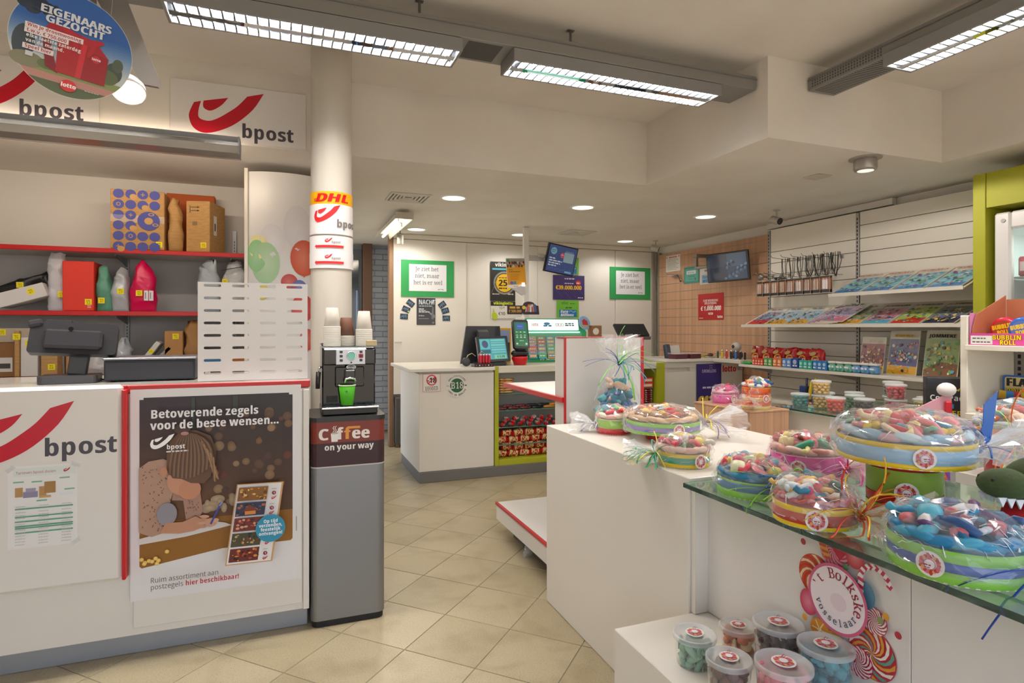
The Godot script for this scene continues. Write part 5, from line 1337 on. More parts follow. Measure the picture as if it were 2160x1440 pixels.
	text("€ 1.000.000", 0.0, -0.042, 0.070, "fbf3ee", "sansb", 0, 0.93, 0.12, 0.025); rect(-0.035, -0.088, 0.075, 0.022, "f3e2dc"); squiggle(-0.02, -0.081, 0.045, 0.008, "b5302c", 5); text("lotto", 0.155, -0.128, 0.040, "fbf3ee", "sansb", 0, 0.9, 0, 0.02); squiggle(-0.195, -0.13, 0.07, 0.008, "f3d8d4", 7)
	sheet("jackpot_poster", "red lottery poster with the one million euro amount", "poster", v3(X, 1.530, -5.435), R, 0.425, 0.297, "c4222a", pend(), "", 0.3)
	var tv := thing("wall_monitor", "flat wall monitor on a grey arm showing dark camera images", "monitor", v3(4.22, 1.918, -4.90), R)
	part(tv, "wall_arm", bb(v3(-0.62, 0.16, -0.20), v3(-0.56, 0.20, -0.05), 0.004), mat("9a948c", 0.3, 0.6))
	part(tv, "drop_arm", bb(v3(-0.605, 0.03, -0.09), v3(-0.575, 0.165, -0.055), 0.006), mat("a49e96", 0.3, 0.6))
	part(tv, "reach_arm", bb(v3(-0.60, 0.028, -0.09), v3(-0.12, 0.062, -0.062), 0.006), mat("a49e96", 0.3, 0.6))
	var cs := part(tv, "case", bc(Vector3(0.475, 0.30, 0.035), 0.006), mat("16171b", 0.3), Vector3.ZERO, Vector3(0.12, 0.30, 0.02))
	pr()
	rect(-0.222, -0.132, 0.444, 0.264, "2b3b54", "22304a")
	rect(-0.222, 0.0, 0.22, 0.132, "35465f"); rect(0.002, 0.0, 0.22, 0.132, "41597a"); rect(0.002, -0.132, 0.22, 0.13, "2c4060")
	for k2 in 26: circ(-0.02 + fmod(k2 * 0.071, 0.24), -0.115 + fmod(k2 * 0.047, 0.17), 0.018, 0.014, ["4f6a90", "22304a", "5f7ba0", "3a5070"][k2 % 4], k2, 8)
	var m := pend()
	var mt := vmat(0.08)
	part(cs, "picture", m, mt, v3(0, 0, 0.0178))

func build_tills() -> void:
	var lam := mat("dcd6cb", 0.35)
	var lime := mat("a9ac1f", 0.45)
	# till counter
	var t := thing("till_counter", "cream till counter with an open lime-framed candy display in its front", "counter", v3(0, 0, -4.9))
	part(t, "body", bb(v3(1.035, 0.09, -0.86), v3(1.694, 0.912, -0.002), 0.004), lam)
	part(t, "neck", bb(v3(1.055, 0.9125, -0.84), v3(1.694, 0.9275, -0.022)), lam)
	part(t, "worktop", bb(v3(0.945, 0.928, -0.90), v3(1.694, 0.957, 0.035), 0.004), mat("e0dbd1", 0.25))
	part(t, "display_top", bb(v3(1.70, 0.90, -0.90), v3(3.46, 0.957, 0.0), 0.003), mat("dcd6c4", 0.3))
	part(t, "plinth", bb(v3(1.04, 0, -0.84), v3(3.46, 0.089, 0.006), 0.003), mat("6d6a66", 0.5))
	part(t, "lime_side", bb(v3(1.70, 0.09, -0.40), v3(1.737, 0.957, 0.004), 0.002), lime)
	part(t, "lime_side", bb(v3(3.36, 0.09, -0.40), v3(3.455, 0.957, 0.004), 0.002), lime)
	part(t, "lime_base", bb(v3(1.738, 0.09, -0.40), v3(3.358, 0.140, 0.004), 0.002), lime)
	part(t, "display_back", bb(v3(1.738, 0.14, -0.40), v3(3.358, 0.90, -0.385)), lam)
	part(t, "rear_body", bb(v3(1.70, 0.09, -0.86), v3(3.455, 0.90, -0.405)), lam)
	for y in [0.262, 0.417, 0.565, 0.712]: part(t, "glass_shelf", bb(v3(1.739, y - 0.006, -0.38), v3(3.357, y, -0.03), 0.001), mat("5f7f6c", 0.1))
	# stickers
	pr()
	rect(-0.075, -0.075, 0.15, 0.15, "c9302f"); rect(-0.072, -0.072, 0.144, 0.144, "e6e1da")
	text("-18", 0.0, 0.0, 0.060, "2a2624", "sansb", 0, 0.9, 0, 0.02); ring(0, 0.022, 0.036, 0.045, "cf2127", 28); line(Vector2(-0.03, -0.006), Vector2(0.03, 0.05), 0.008, "cf2127")
	for k in 3: squiggle(-0.055, -0.038 - k * 0.012, 0.11, 0.006, "5a554f", k)
	sheet("age_sticker", "square white sticker forbidding sales under eighteen", "sticker", v3(1.141, 0.835, -4.8999), 0, 0.152, 0.152, "e6e1da", pend())
	pr()
	circ(0, 0, 0.098, 0.098, "b9b4ab", 0, 40); circ(0, 0, 0.096, 0.096, "dfdad1", 0, 40); circ(0, 0, 0.060, 0.060, "225a3a", 0, 40)
	text("B18", 0.0, -0.026, 0.075, "f1ede4", "serifi", 0, 0.85)
	for k in 14: 
		var a := PI * (0.83 - k * 0.66 / 13)
		text("KWALITEITSLABEL"[k], cos(a) * 0.074, sin(a) * 0.074 - 0.0, 0.020, "3a3a38", "sansb", 0, 0.9, 0, 0, a - PI / 2)
	for k in 16:
		var a := PI * (1.15 + k * 0.7 / 15)
		text("LABEL DE QUALITE"[k], cos(a) * 0.088, sin(a) * 0.088, 0.020, "3a3a38", "sansb", 0, 0.9, 0, 0, a + PI / 2)
	squiggle(0.066, -0.004, 0.02, 0.008, "3a3a38", 2); squiggle(-0.09, -0.004, 0.022, 0.006, "8a8680", 3)
	var lb := thing("quality_sticker", "round quality label sticker with green centre on the till counter", "sticker", v3(1.360, 0.805, -4.8999))
	part(lb, "disc", cyl(0.0985, 0.001, 40), mat("dfdad1", 0.5), Vector3.ZERO, Vector3(PI / 2, 0, 0))
	part(lb, "print", pend(), vmat(0.45), v3(0, 0, 0.0008))
	candy_display()
	# counter towards the wall
	var c := thing("lottery_counter", "cream lottery counter running from the candy display to the slat wall", "counter", v3(0, 0, -4.9))
	part(c, "body", bb(v3(3.46, 0.0, -0.60), v3(4.42, 0.955, -0.045), 0.002), lam)
	part(c, "front_panel", bb(v3(3.46, 0.0, -0.0445), v3(4.42, 0.86, -0.012), 0.002), lam)
	part(c, "front_panel", bb(v3(3.46, 0.90, -0.0445), v3(4.42, 0.955, -0.012), 0.002), lam)
	for q in [[3.46, 3.50], [3.76, 4.18], [4.40, 4.42]]: part(c, "front_panel", bb(v3(q[0], 0.8605, -0.0445), v3(q[1], 0.8995, -0.012)), lam)
	part(c, "worktop", bb(v3(3.46, 0.957, -0.62), v3(4.43, 0.985, 0.015), 0.004), mat("e0dbd1", 0.3))
	pr()
	rect(-0.15, -0.44, 0.30, 0.88, "41337a", "362a6a")
	text("EUROMILLIONS", 0.0, 0.355, 0.040, "e2dcf0", "sans", 0, 0.62); for_stars(0.03, 0.40)
	squiggle(-0.08, 0.195, 0.15, 0.018, "d6d0e8", 3)
	text("€130", -0.005, -0.02, 0.19, "b8912c", "sansb", 0, 0.66, 0, 0.05); text("€130", 0.0, -0.015, 0.19, "e2c05a", "sansb", 0, 0.66, 0, 0.02); text("miljoen", 0.0, -0.135, 0.115, "eeeaf6", "sansb", 0, 0.66, 0, 0.02)
	poly([Vector2(0.08, 0.15), Vector2(0.15, 0.17), Vector2(0.15, 0.10), Vector2(0.09, 0.10)], "d0303c"); squiggle(0.095, 0.12, 0.05, 0.012, "f3d8da", 4)
	sheet("jackpot_poster", "purple counter poster with the gold amount in millions", "poster", v3(3.985, 0.49, -4.9), 0, 0.305, 0.885, "41337a", pend(), "", 0.35)
	pr()
	text("lotto", 0.0, 0.245, 0.085, "c9252c", "sansb", 0, 0.9, 0, 0.03); text("EURO", 0.0, 0.07, 0.055, "5a4a4a", "sansb", 0, 0.9); text("DREAMS", 0.0, 0.025, 0.05, "8a3a3a", "sansb", 0, 0.8); for_stars(0.03, 0.13)
	for k in 3: squiggle(-0.06, -0.10 - k * 0.05, 0.12, 0.012, "9a8f86", k)
	var ls := thing("game_logo_sheet", "white sheet of red lottery game logos beside the purple counter poster", "sticker", v3(4.245, 0.60, -4.9105))
	part(ls, "paper", bc(Vector3(0.20, 0.62, 0.001)), mat("dfd9cf", 0.5))
	part(ls, "print", pend(), vmat(0.4), v3(0, 0, 0.0008))
	# touch till with customer screen
	var blk := mat("26272b", 0.35)
	var ti := thing("touch_till", "black touch till with a lit teal customer screen", "till", v3(1.70, 0.958, -5.10), 0.0)
	part(ti, "foot", bx(Vector3(0.26, 0.03, 0.20), 0.006), blk, v3(0.02, 0, 0))
	part(ti, "main_screen_back", ex([Vector2(-0.24, 0.0), Vector2(0.16, 0.0), Vector2(0.155, 0.345), Vector2(-0.17, 0.345)], -0.015, 0.015), blk, v3(0.02, 0.01, -0.12), Vector3(-0.15, 0, 0))
	part(ti, "screen_wedge", ex([Vector2(0.0, 0.03), Vector2(0.16, 0.03), Vector2(0.05, 0.30), Vector2(0.0, 0.32)], -0.05, 0.05), mat("34353a", 0.35), v3(-0.02, 0.0, -0.10), Vector3(0, -PI / 2, 0))
	var cs := part(ti, "customer_screen", ex(round_rect(0.31, 0.235, 0.008), -0.012, 0.012), blk, v3(0.035, 0.145, 0.05), Vector3(-0.28, 0.12, 0.02))
	pr()
	rect(-0.13, -0.095, 0.26, 0.19, "58b8c8"); rect(-0.125, 0.0, 0.095, 0.09, "6fd0dc"); circ(-0.078, 0.045, 0.03, 0.035, "5a5a86", 0.3); rect(-0.125, -0.04, 0.095, 0.034, "2f6f8a"); rect(-0.125, -0.085, 0.095, 0.035, "74c0dc")
	for k in 6: rect(-0.02, 0.072 - k * 0.022, 0.14, 0.015, "7fd4dc" if k % 2 else "8fdfe6")
	rect(0.0, -0.09, 0.12, 0.036, "8fe0c4"); text("€ 0,00", 0.065, -0.082, 0.028, "2a4a44", "sansb")
	screen(cs, "picture", v3(0, 0, 0.0125), 1.6)
	part(ti, "headset_cord", tm([v3(-0.06, 0.10, 0.10), v3(-0.09, 0.13, 0.11), v3(-0.12, 0.10, 0.12), v3(-0.10, 0.02, 0.13)], 0.006, 6), mat("b8b0a0", 0.5))
	var tr := thing("lighter_tray", "small black display tray of red and pink lighters", "display tray", v3(1.60, 0.958, -4.945), 0.08)
	part(tr, "tray", bx(Vector3(0.175, 0.028, 0.09), 0.002), mat("2a2629", 0.4))
	pr()
	for k in 6: circ(-0.07 + k * 0.028, 0.0, 0.006, 0.006, ["d8344a", "e6e2dc", "d8344a"][k % 3], 0, 6)
	part(tr, "print", pend(), vmat(0.4), v3(0, 0.013, 0.0453))
	for r in 2:
		for k in 4:
			var l := thing("lighter", ["crimson lighter in the front row of the black tray", "pink lighter in the back row of the black tray"][r], "lighter", v3(1.60 + 0.012 + k * 0.026 - 0.03, 0.9865, -4.93 - r * 0.03), 0, "lighters in the black tray")
			part(l, "body", bx(Vector3(0.022, 0.068, 0.012), 0.004), mat(["c8102e", "d81b5a"][r] if k != 1 else "b00d24", 0.2))
			part(l, "metal_cap", bx(Vector3(0.018, 0.013, 0.011), 0.002), mat("c9c9cb", 0.2, 0.9), v3(0, 0.0685, 0))
	# bottle-shaped key ring next to the lighters
	var hp := thing("headphones", "dark round headphones leaning beside the lighter tray", "headphones", v3(1.475, 0.958, -4.96), 0.2)
	part(hp, "ear_cup", lm([Vector2(0, 0), Vector2(0.036, 0), Vector2(0.04, 0.012), Vector2(0.03, 0.022), Vector2(0, 0.024)], 20), mat("3a3a3c", 0.5), v3(-0.02, 0.04, 0), Vector3(1.3, 0, 0.2))
	part(hp, "band", tm([v3(-0.02, 0.06, 0.0), v3(0.0, 0.10, 0.0), v3(0.04, 0.115, 0), v3(0.075, 0.09, 0)], 0.006, 6, 0.5), mat("c9bd8a", 0.5))
	# card terminal on a pedestal
	var ct := thing("card_terminal", "green and black payment terminal on a red and black stand", "card terminal", v3(2.005, 0.958, -5.05), 0.0)
	part(ct, "red_base", lm([Vector2(0, 0), Vector2(0.055, 0), Vector2(0.075, 0.06), Vector2(0.07, 0.075), Vector2(0, 0.08)], 20), mat("cf141c", 0.35), v3(-0.01, 0, 0.0))
	part(ct, "cradle", bb(v3(-0.085, 0.075, -0.05), v3(0.065, 0.13, 0.05), 0.02), mat("242427", 0.4))
	part(ct, "stem", bb(v3(-0.055, 0.12, -0.035), v3(0.045, 0.18, 0.03), 0.015), mat("19191b", 0.4))
	part(ct, "body", ex(round_rect(0.15, 0.27, 0.02), -0.02, 0.02), mat("2a2c2c", 0.35), v3(-0.005, 0.275, 0.0), Vector3(-0.25, 0.0, -0.02))
	pr()
	poly(round_rect(0.125, 0.225, 0.012), "1f7a4a"); rect(-0.045, 0.045, 0.075, 0.055, "3f66c8"); squiggle(-0.03, 0.07, 0.045, 0.006, "8aa8e8", 2)
	for k in 6: squiggle(-0.05 + (k % 3) * 0.036, 0.015 - (k / 3) * 0.05, 0.022, 0.008, "d8efe0", k); ring(-0.04 + (k % 3) * 0.037, -0.012, 0.006, 0.009, "d8efe0", 8)
	squiggle(-0.02, -0.065, 0.04, 0.006, "d8efe0", 9); circ(-0.045, -0.09, 0.010, 0.008, "e6f3ea"); rect(0.035, -0.10, 0.018, 0.018, "cfe6d8")
	screen(ct, "green_face", v3(-0.005, 0.275, 0.0), 0.25, Vector3(-0.25, 0, -0.02))
	(ct.get_child(ct.get_child_count() - 1) as Node3D).position += Basis(Vector3(1, 0, 0), -0.25) * v3(0, 0, 0.0205)
	part(ct, "clear_stand", bb(v3(-0.03, 0.40, -0.06), v3(0.06, 0.44, -0.04), 0.004), glass("ffffff", 0.25, 0.08))
	scratch_display()
	var yf := thing("yellow_box", "yellow-edged display box behind the customer screen", "display box", v3(1.86, 0.958, -5.42))
	part(yf, "box", bx(Vector3(0.34, 0.335, 0.10), 0.004), mat("d8a31a", 0.45))
	part(yf, "window", bb(v3(-0.15, 0.20, 0.0505), v3(0.15, 0.315, 0.054)), mat("8fa0d0", 0.4))
	part(yf, "dark_front", bb(v3(-0.155, 0.02, 0.0505), v3(0.155, 0.195, 0.056)), mat("2a2a30", 0.4))
	# second till behind the divider
	var t2 := thing("touch_till", "black tilted till screen showing over the white divider panel", "till", v3(3.36, 0.958, -5.35))
	part(t2, "stand", bx(Vector3(0.16, 0.22, 0.14), 0.02), blk)
	part(t2, "screen", bc(Vector3(0.37, 0.17, 0.03), 0.006), blk, v3(0.0, 0.31, 0.0), Vector3(-0.75, 0, 0))
	part(t2, "base_plate", bx(Vector3(0.30, 0.03, 0.18), 0.005), mat("5a5652", 0.4), v3(0.0, 0.215, 0.05))
	var rc := thing("card_reader", "small dark reader with a cream paper slip on the lottery counter", "card reader", v3(3.72, 0.987, -5.10), 0.1)
	part(rc, "body", bx(Vector3(0.06, 0.14, 0.05), 0.008), mat("4a5260", 0.4), v3(-0.09, 0, 0), Vector3(-0.2, 0, 0))
	part(rc, "slip", bx(Vector3(0.12, 0.13, 0.003)), mat("d6d0c6", 0.6), v3(0.02, 0, 0), Vector3(-0.15, 0, 0.06))
	for q in [[3.66, -4.97, 0.16, "6a3a44", "flat clear box of dark red sweets by the card reader"], [3.84, -4.98, 0.14, "5a3038", "second clear box of dark red sweets on the lottery counter"]]:
		var b := thing("sweets_box", q[4], "box", v3(q[0], 0.987, q[1]), 0.1)
		part(b, "box", bx(Vector3(q[2], 0.045, 0.11), 0.003), mat(q[3], 0.2))
		part(b, "clear_lid", bx(Vector3(q[2] + 0.004, 0.012, 0.114), 0.002), glass("ffffff", 0.15, 0.1), v3(0, 0.046, 0))
	for k in 6:
		var p := thing("wrapped_straw", ["yellow wrapped candy straw lying on the lottery counter", "lilac wrapped candy straw lying on the lottery counter"][k % 2], "candy", v3(4.02 + (k % 3) * 0.07, 0.992 + k * 0.004, -5.08 - (k % 2) * 0.03), 0.15 * (k - 3), "candy straws on the lottery counter")
		part(p, "straw", bc(Vector3(0.20, 0.008, 0.016), 0.003), mat(["d8c23a", "b99ab8"][k % 2], 0.3))
		part(p, "end_flap", bc(Vector3(0.02, 0.002, 0.018)), mat("e6e0d8", 0.4), v3(0.11, 0, 0))

func for_stars(x: float, y: float) -> void:
	for k in 4: circ(x + (k % 2) * 0.022 - 0.02, y + (k / 2) * 0.022, 0.006, 0.006, "c9a44a", 0, 5)

func scratch_display() -> void:
	var t := thing("scratch_card_display", "green lit scratch card display tilted back on the till counter", "display", v3(2.50, 0.958, -5.35))
	var g := mat("1f9a5f", 0.4)
	part(t, "back_board", ex([Vector2(-0.33, 0.0), Vector2(0.33, 0.0), Vector2(0.37, 0.30), Vector2(0.30, 0.44), Vector2(-0.30, 0.44), Vector2(-0.33, 0.30)], -0.012, 0.0), g, Vector3.ZERO, Vector3(-0.22, 0, 0))
	part(t, "foot", bx(Vector3(0.60, 0.02, 0.16), 0.003), g, v3(0, 0, -0.08))
	var hdr := part(t, "lit_header", bc(Vector3(0.56, 0.11, 0.012), 0.003), glow("e4fff8", 1.0), v3(0, 0.365, -0.073), Vector3(-0.22, 0, 0))
	pr()
	text("lotto", -0.20, -0.012, 0.045, "b5303a", "sansb", 0, 0.7); circ(-0.07, 0.012, 0.035, 0.014, "4a8ac0"); squiggle(-0.11, -0.018, 0.09, 0.016, "3a7ab0", 2); for k in 3: ring(0.04 + k * 0.03, 0.0, 0.012, 0.017, ["1f9a5f", "b5303a", "1f9a5f"][k], 14)
	squiggle(0.13, 0.006, 0.10, 0.012, "2a4a5a", 3); squiggle(0.13, -0.012, 0.10, 0.012, "2a4a5a", 4)
	part(hdr, "print", pend(), vmat(0.4), v3(0, 0, 0.0065))
	part(t, "light_strip", bc(Vector3(0.58, 0.012, 0.012), 0.003), glow("8ffff0", 2.4), v3(0, 0.292, -0.055), Vector3(-0.22, 0, 0))
	part(t, "clear_front", bc(Vector3(0.60, 0.22, 0.004)), glass("cfeee6", 0.10, 0.05), v3(0, 0.18, -0.012), Vector3(-0.22, 0, 0))
	var tints := ["3f8fc0", "3fb4c0", "d89a3a", "d8504a", "8a5ab0", "4fae5a", "c9b23a", "b5403a"]
	for r in 3:
		for k in 6:
			var c := thing("scratch_card", ["blue", "teal", "orange", "red", "violet", "green"][k] + " topped scratch card pack, " + ["lowest", "middle", "highest"][r] + " row of the green display", "scratch card", v3(2.50 - 0.25 + k * 0.10, 0.958 + 0.075 + r * 0.068, -5.352 - r * 0.016 + 0.006), 0, "scratch cards in the green display")
			c.rotation.x = -0.30
			pr()
			rect(-0.042, -0.035, 0.084, 0.075, tints[(k + r * 3) % 8]); rect(-0.036, -0.03, 0.072, 0.03, tints[(k * 3 + r + 2) % 8]); circ(0.0, 0.022, 0.034, 0.012, tints[(k + 4) % 8]); squiggle(-0.025, 0.018, 0.05, 0.008, "f3efe8", k + r); squiggle(-0.03, -0.02, 0.06, 0.010, "f3e6c0", k * 3 + r)
			part(c, "pack", bc(Vector3(0.086, 0.078, 0.006)), mat(tints[(k + r * 3) % 8], 0.4))
			part(c, "print", pend(), vmat(0.35), v3(0, 0.002, 0.0032))
	pr()
	text("nationale loterij", 0.0, -0.014, 0.034, "eaf6ee", "sansb", 0, 0.8); circ(-0.15, 0.0, 0.022, 0.022, "eaf6ee"); ring(-0.15, 0.0, 0.008, 0.014, "1f9a5f", 14)
	part(t, "brand_print", pend(), vmat(0.4), v3(0, 0.032, -0.006 + 0.001), Vector3(-0.22, 0, 0))
	var rd := thing("lottery_disc", "small round lottery disc clipped to the scratch card display", "sign", v3(2.86, 1.345, -5.44), 0.2)
	part(rd, "disc", cyl(0.075, 0.004, 30), mat("9fc0dc", 0.4), Vector3.ZERO, Vector3(PI / 2 - 0.3, 0, 0))
	pr()
	circ(0, 0, 0.07, 0.07, "7fa8cc", 0, 28); poly([Vector2(-0.03, -0.02), Vector2(-0.03, 0.025), Vector2(0.0, 0.045), Vector2(0.04, 0.02), Vector2(0.04, -0.025)], "b5303a"); rect(-0.055, -0.045, 0.11, 0.02, "a9a06a")
	part(rd, "print", pend(), vmat(0.3), v3(0, 0, 0.0052), Vector3(-0.3, 0, 0))
	var bl := thing("leaflet_box", "brown leaflet box with a round white badge beside the scratch cards", "leaflet box", v3(2.97, 0.958, -5.42))
	part(bl, "box", bx(Vector3(0.12, 0.36, 0.08), 0.004), mat("8a5f40", 0.6))
	part(bl, "badge", cyl(0.035, 0.003, 22), mat("d9d0c4", 0.5), v3(-0.01, 0.30, 0.0415), Vector3(PI / 2, 0, 0))

func wrapper(c1, c2, sd: int, w := 0.13, h := 0.05, d := 0.035) -> ArrayMesh:   # flow-wrapped snack lying along x, crimped ends, colour bands
	var k := "wr%s%s%d%.3f%.3f" % [c1, c2, sd, w, h]
	if cache.has(k): return cache[k]
	var n := FastNoiseLite.new()
	n.seed = sd; n.frequency = 14.0
	var st := sb(true)
	var A := 12
	var B := 12
	var f := func(i: int, j: int) -> Vector3:
		var t := float(j) / B
		var a := TAU * i / A
		var e := clampf(minf(t, 1.0 - t) / 0.16, 0.0, 1.0)
		var v := Vector3((t - 0.5) * w, sin(a) * h * 0.5 * lerpf(0.55, 1.0, e), cos(a) * d * 0.5 * lerpf(0.06, 1.0, sqrt(e)))
		return v + Vector3(0, n.get_noise_3d(v.x, v.y, v.z), n.get_noise_3d(v.x + 2, v.y, v.z)) * h * 0.12
	for j in B:
		for i in A:
			var band: float = n.get_noise_2d(j * 3.0, i * 2.0)
			st.set_color(lin(c1) if (j < 2 or j > B - 3 or band > 0.12) else lin(c2))
			var a: Vector3 = f.call(i, j); var b: Vector3 = f.call((i + 1) % A, j); var c: Vector3 = f.call((i + 1) % A, j + 1); var e: Vector3 = f.call(i, j + 1)
			var m := (a + b + c + e) / 4
			quad(st, a, b, c, e, Vector3(0, m.y, m.z))
	cache[k] = fin(st)
	return cache[k]

func snack(label: String, grp: String, at: Vector3, rot: Vector3, m: ArrayMesh, cat_ := "candy bar", nm := "snack_packet") -> void:
	var o := part(self, numbered(nm), m, vmat(0.25), at, rot)
	tag(o, label, cat_, grp)

func candy_display() -> void:
	var r := RandomNumberGenerator.new()
	r.seed = 12
	# two lower shelves: red and gold crisp packets in two layers
	for q in [[0.141, 0, 15, "floor of the lime display"], [0.263, 1, 14, "lowest glass shelf of the lime display"]]:
		for layer in 2:
			for k in q[2]:
				var x: float = 1.80 + k * 0.108 + (0.04 if layer else 0.0)
				if x > 2.42 and x < 3.1: continue
				var y: float = q[0] + 0.034 + layer * 0.062
				if q[1] == 1 and layer == 1 and y > 0.39: continue
				snack("red and gold crisp packet, " + ["bottom", "top"][layer] + " layer, " + q[3], "crisp packets in the lime display", v3(x, y, -5.00 + layer * 0.015), Vector3(r.randf_range(-0.3, 0.3), r.randf_range(-0.15, 0.15), r.randf_range(-0.25, 0.25)), wrapper("b3161c", "d8b878", 1 + k % 3, 0.118, 0.066, 0.05), "crisp packet", "crisp_packet")
	# third shelf: red and white wafer bars piled
	for layer in 3:
		for k in 9:
			var x := 1.80 + k * 0.085 + layer * 0.02
			if x > 2.5: continue
			snack("red and white wafer bar, %s layer on the second glass shelf" % ["lowest", "middle", "upper"][layer], "wafer bars in the lime display", v3(x, 0.417 + 0.016 + layer * 0.027, -4.98), Vector3(r.randf_range(-0.3, 0.3), 1.2 + r.randf_range(-0.4, 0.4), r.randf_range(-0.15, 0.15)), wrapper("b51a22", "ddd8d2", 5 + k % 3, 0.11, 0.032, 0.04), "candy bar", "wafer_bar")
	# fourth shelf: dark bars and orange bars
	for k in 12:
		var c = ["3a2f2c", "2a2a2e", "c98a3a"][0 if k < 5 else 1 if k < 8 else 2]
		var x := 1.79 + (k % 12) * 0.058
		snack(["dark red and brown chocolate bar", "black chocolate bar", "orange chocolate bar"][0 if k < 5 else 1 if k < 8 else 2] + " on the third glass shelf", "chocolate bars in the lime display", v3(x, 0.565 + 0.014 + (0.02 if k % 2 else 0.0), -4.975), Vector3(0, 0.1, 0), wrapper(c, "8a3038" if k < 5 else c, 9, 0.12, 0.026, 0.035), "candy bar", "chocolate_bar")
	# top shelf: flat orange-brown bars, a purple box
	for k in 6:
		snack("flat caramel-coloured biscuit bar in the pile on the top glass shelf", "biscuit bars in the lime display", v3(1.83, 0.713 + 0.012 + k * 0.022, -4.985), Vector3(0, r.randf_range(-0.1, 0.1), 0), wrapper("b9783a", "d8b078", 12, 0.17, 0.022, 0.06), "candy bar", "biscuit_bar")
	for q in [[2.17, "5b4a8e", "purple chewing gum box on the top glass shelf"], [2.33, "8f8ca0", "grey mint box on the top glass shelf"]]:
		var b := thing("gum_box", q[2], "box", v3(q[0], 0.713, -4.99), 0, "boxes on the top glass shelf")
		part(b, "box", bx(Vector3(0.14, 0.045, 0.07), 0.003), mat(q[1], 0.4))
		part(b, "label", bb(v3(-0.05, 0.01, 0.0352), v3(0.05, 0.035, 0.036)), mat("c9c4d8", 0.4))
	# far end beyond the divider
	for y in [0.417, 0.565]:
		for k in 6: snack("silver and red chocolate bar lying in the far end pile on a glass shelf", "bars at the far end of the lime display", v3(3.255, y + 0.014 + k * 0.021, -4.965), Vector3(0, r.randf_range(-0.1, 0.1), 0), wrapper("c9c2bc", "8a2430", 15, 0.19, 0.024, 0.08), "candy bar", "chocolate_bar")
	for k in 2:
		var b := thing("gum_box", "orange chewing gum box with white letters at the far end of the display", "box", v3(3.27, 0.713 + k * 0.05, -4.97), 0, "orange gum boxes")
		part(b, "box", bx(Vector3(0.15, 0.048, 0.08), 0.003), mat("d0491c", 0.4))
		part(b, "label", bb(v3(-0.05, 0.012, 0.0402), v3(0.06, 0.036, 0.041)), mat("ecd8c8", 0.4))

const CV := ["2f7ab8", "d8a02a", "c93a34", "6ab04a", "e2d8c4", "8a5a3a", "3a3a4a", "e8c84a", "d87a9a", "5fb0c8", "7a5aa0"]
func comic(w: float, h: float, base, sd: int, title: String, tc, band := "e6e0d0", busy := 64) -> ArrayMesh:   # cover art: a busy abstract scene under a title band
	var r := RandomNumberGenerator.new()
	r.seed = sd
	pr()
	rect(-w / 2, 0, w, h, band)
	rect(-w * 0.485, h * 0.012, w * 0.97, h * 0.80, Color(base).lightened(0.25), base)
	var pal := [CV[r.randi() % 11], CV[r.randi() % 11], CV[r.randi() % 11], CV[r.randi() % 11], Color(base).darkened(0.4), "efe6d4"]
	poly([Vector2(-w * 0.485, h * 0.012), Vector2(w * 0.485, h * 0.012), Vector2(w * 0.485, h * r.randf_range(0.15, 0.3)), Vector2(0, h * r.randf_range(0.2, 0.35)), Vector2(-w * 0.485, h * r.randf_range(0.1, 0.25))], pal[0])
	for k in busy:
		var x := r.randf_range(-w * 0.43, w * 0.43); var y := r.randf_range(h * 0.06, h * 0.74)
		var s := r.randf_range(0.012, 0.055) * w
		if k % 3 == 0: poly([Vector2(x - s, y - s * 0.6), Vector2(x + s * 1.4, y - s * 0.2), Vector2(x + s * 0.8, y + s * 1.2), Vector2(x - s * 0.5, y + s)], pal[k % 6])
		else: circ(x, y, s * r.randf_range(0.7, 1.6), s, pal[k % 6], r.randf() * 3, 9)
	for k in 26:
		var a := Vector2(r.randf_range(-w * 0.42, w * 0.42), r.randf_range(h * 0.06, h * 0.66))
		line(a, a + Vector2(r.randf_range(-0.12, 0.12) * w, r.randf_range(-0.10, 0.10) * w), w * 0.012, ["2a2624", Color(base).darkened(0.5), "f3ead8"][k % 3])
	if title != "": text(title, 0, h * 0.84, h * 0.10, tc, "sansb", 0, clampf(w * 0.86 / (glyphs(title, "sansb")[1] * h * 0.10), 0.4, 1.2), 0.1, 0.03)
	else: squiggle(-w * 0.3, h * 0.86, w * 0.6, h * 0.05, tc, sd)
	return pend()
func album(label: String, grp: String, at: Vector3, rot: Vector3, w: float, h: float, m: ArrayMesh, edge = "e6e0d0") -> Node3D:
	var t := thing("comic_album", label, "comic", at, 0, grp)
	t.rotation_order = EULER_ORDER_YXZ
	t.rotation = rot
	part(t, "book", bx(Vector3(w, h, 0.006), 0.0008), mat(edge, 0.5))
	part(t, "cover_print", m, vmat(0.22), v3(0, 0, 0.0032))
	return t

func slat_bay(z0: float, z1: float, x: float, label: String, gaps: Array) -> void:
	var t := thing("slat_wall", label, "slat wall", v3(x, 0, 0), 0, "white slat wall bays")
	part(t, "backing", bb(v3(0.012, 0.30, z0), v3(0.03, 2.245, z1)), mat("8f8a82", 0.6))
	var y := 0.30
	for g in gaps + [2.245]:
		part(t, "board", bb(v3(-0.006, y, z0 + 0.002), v3(0.011, g - 0.002, z1 - 0.002), 0.0015), mat("e3ddd2", 0.4))
		y = g + 0.003

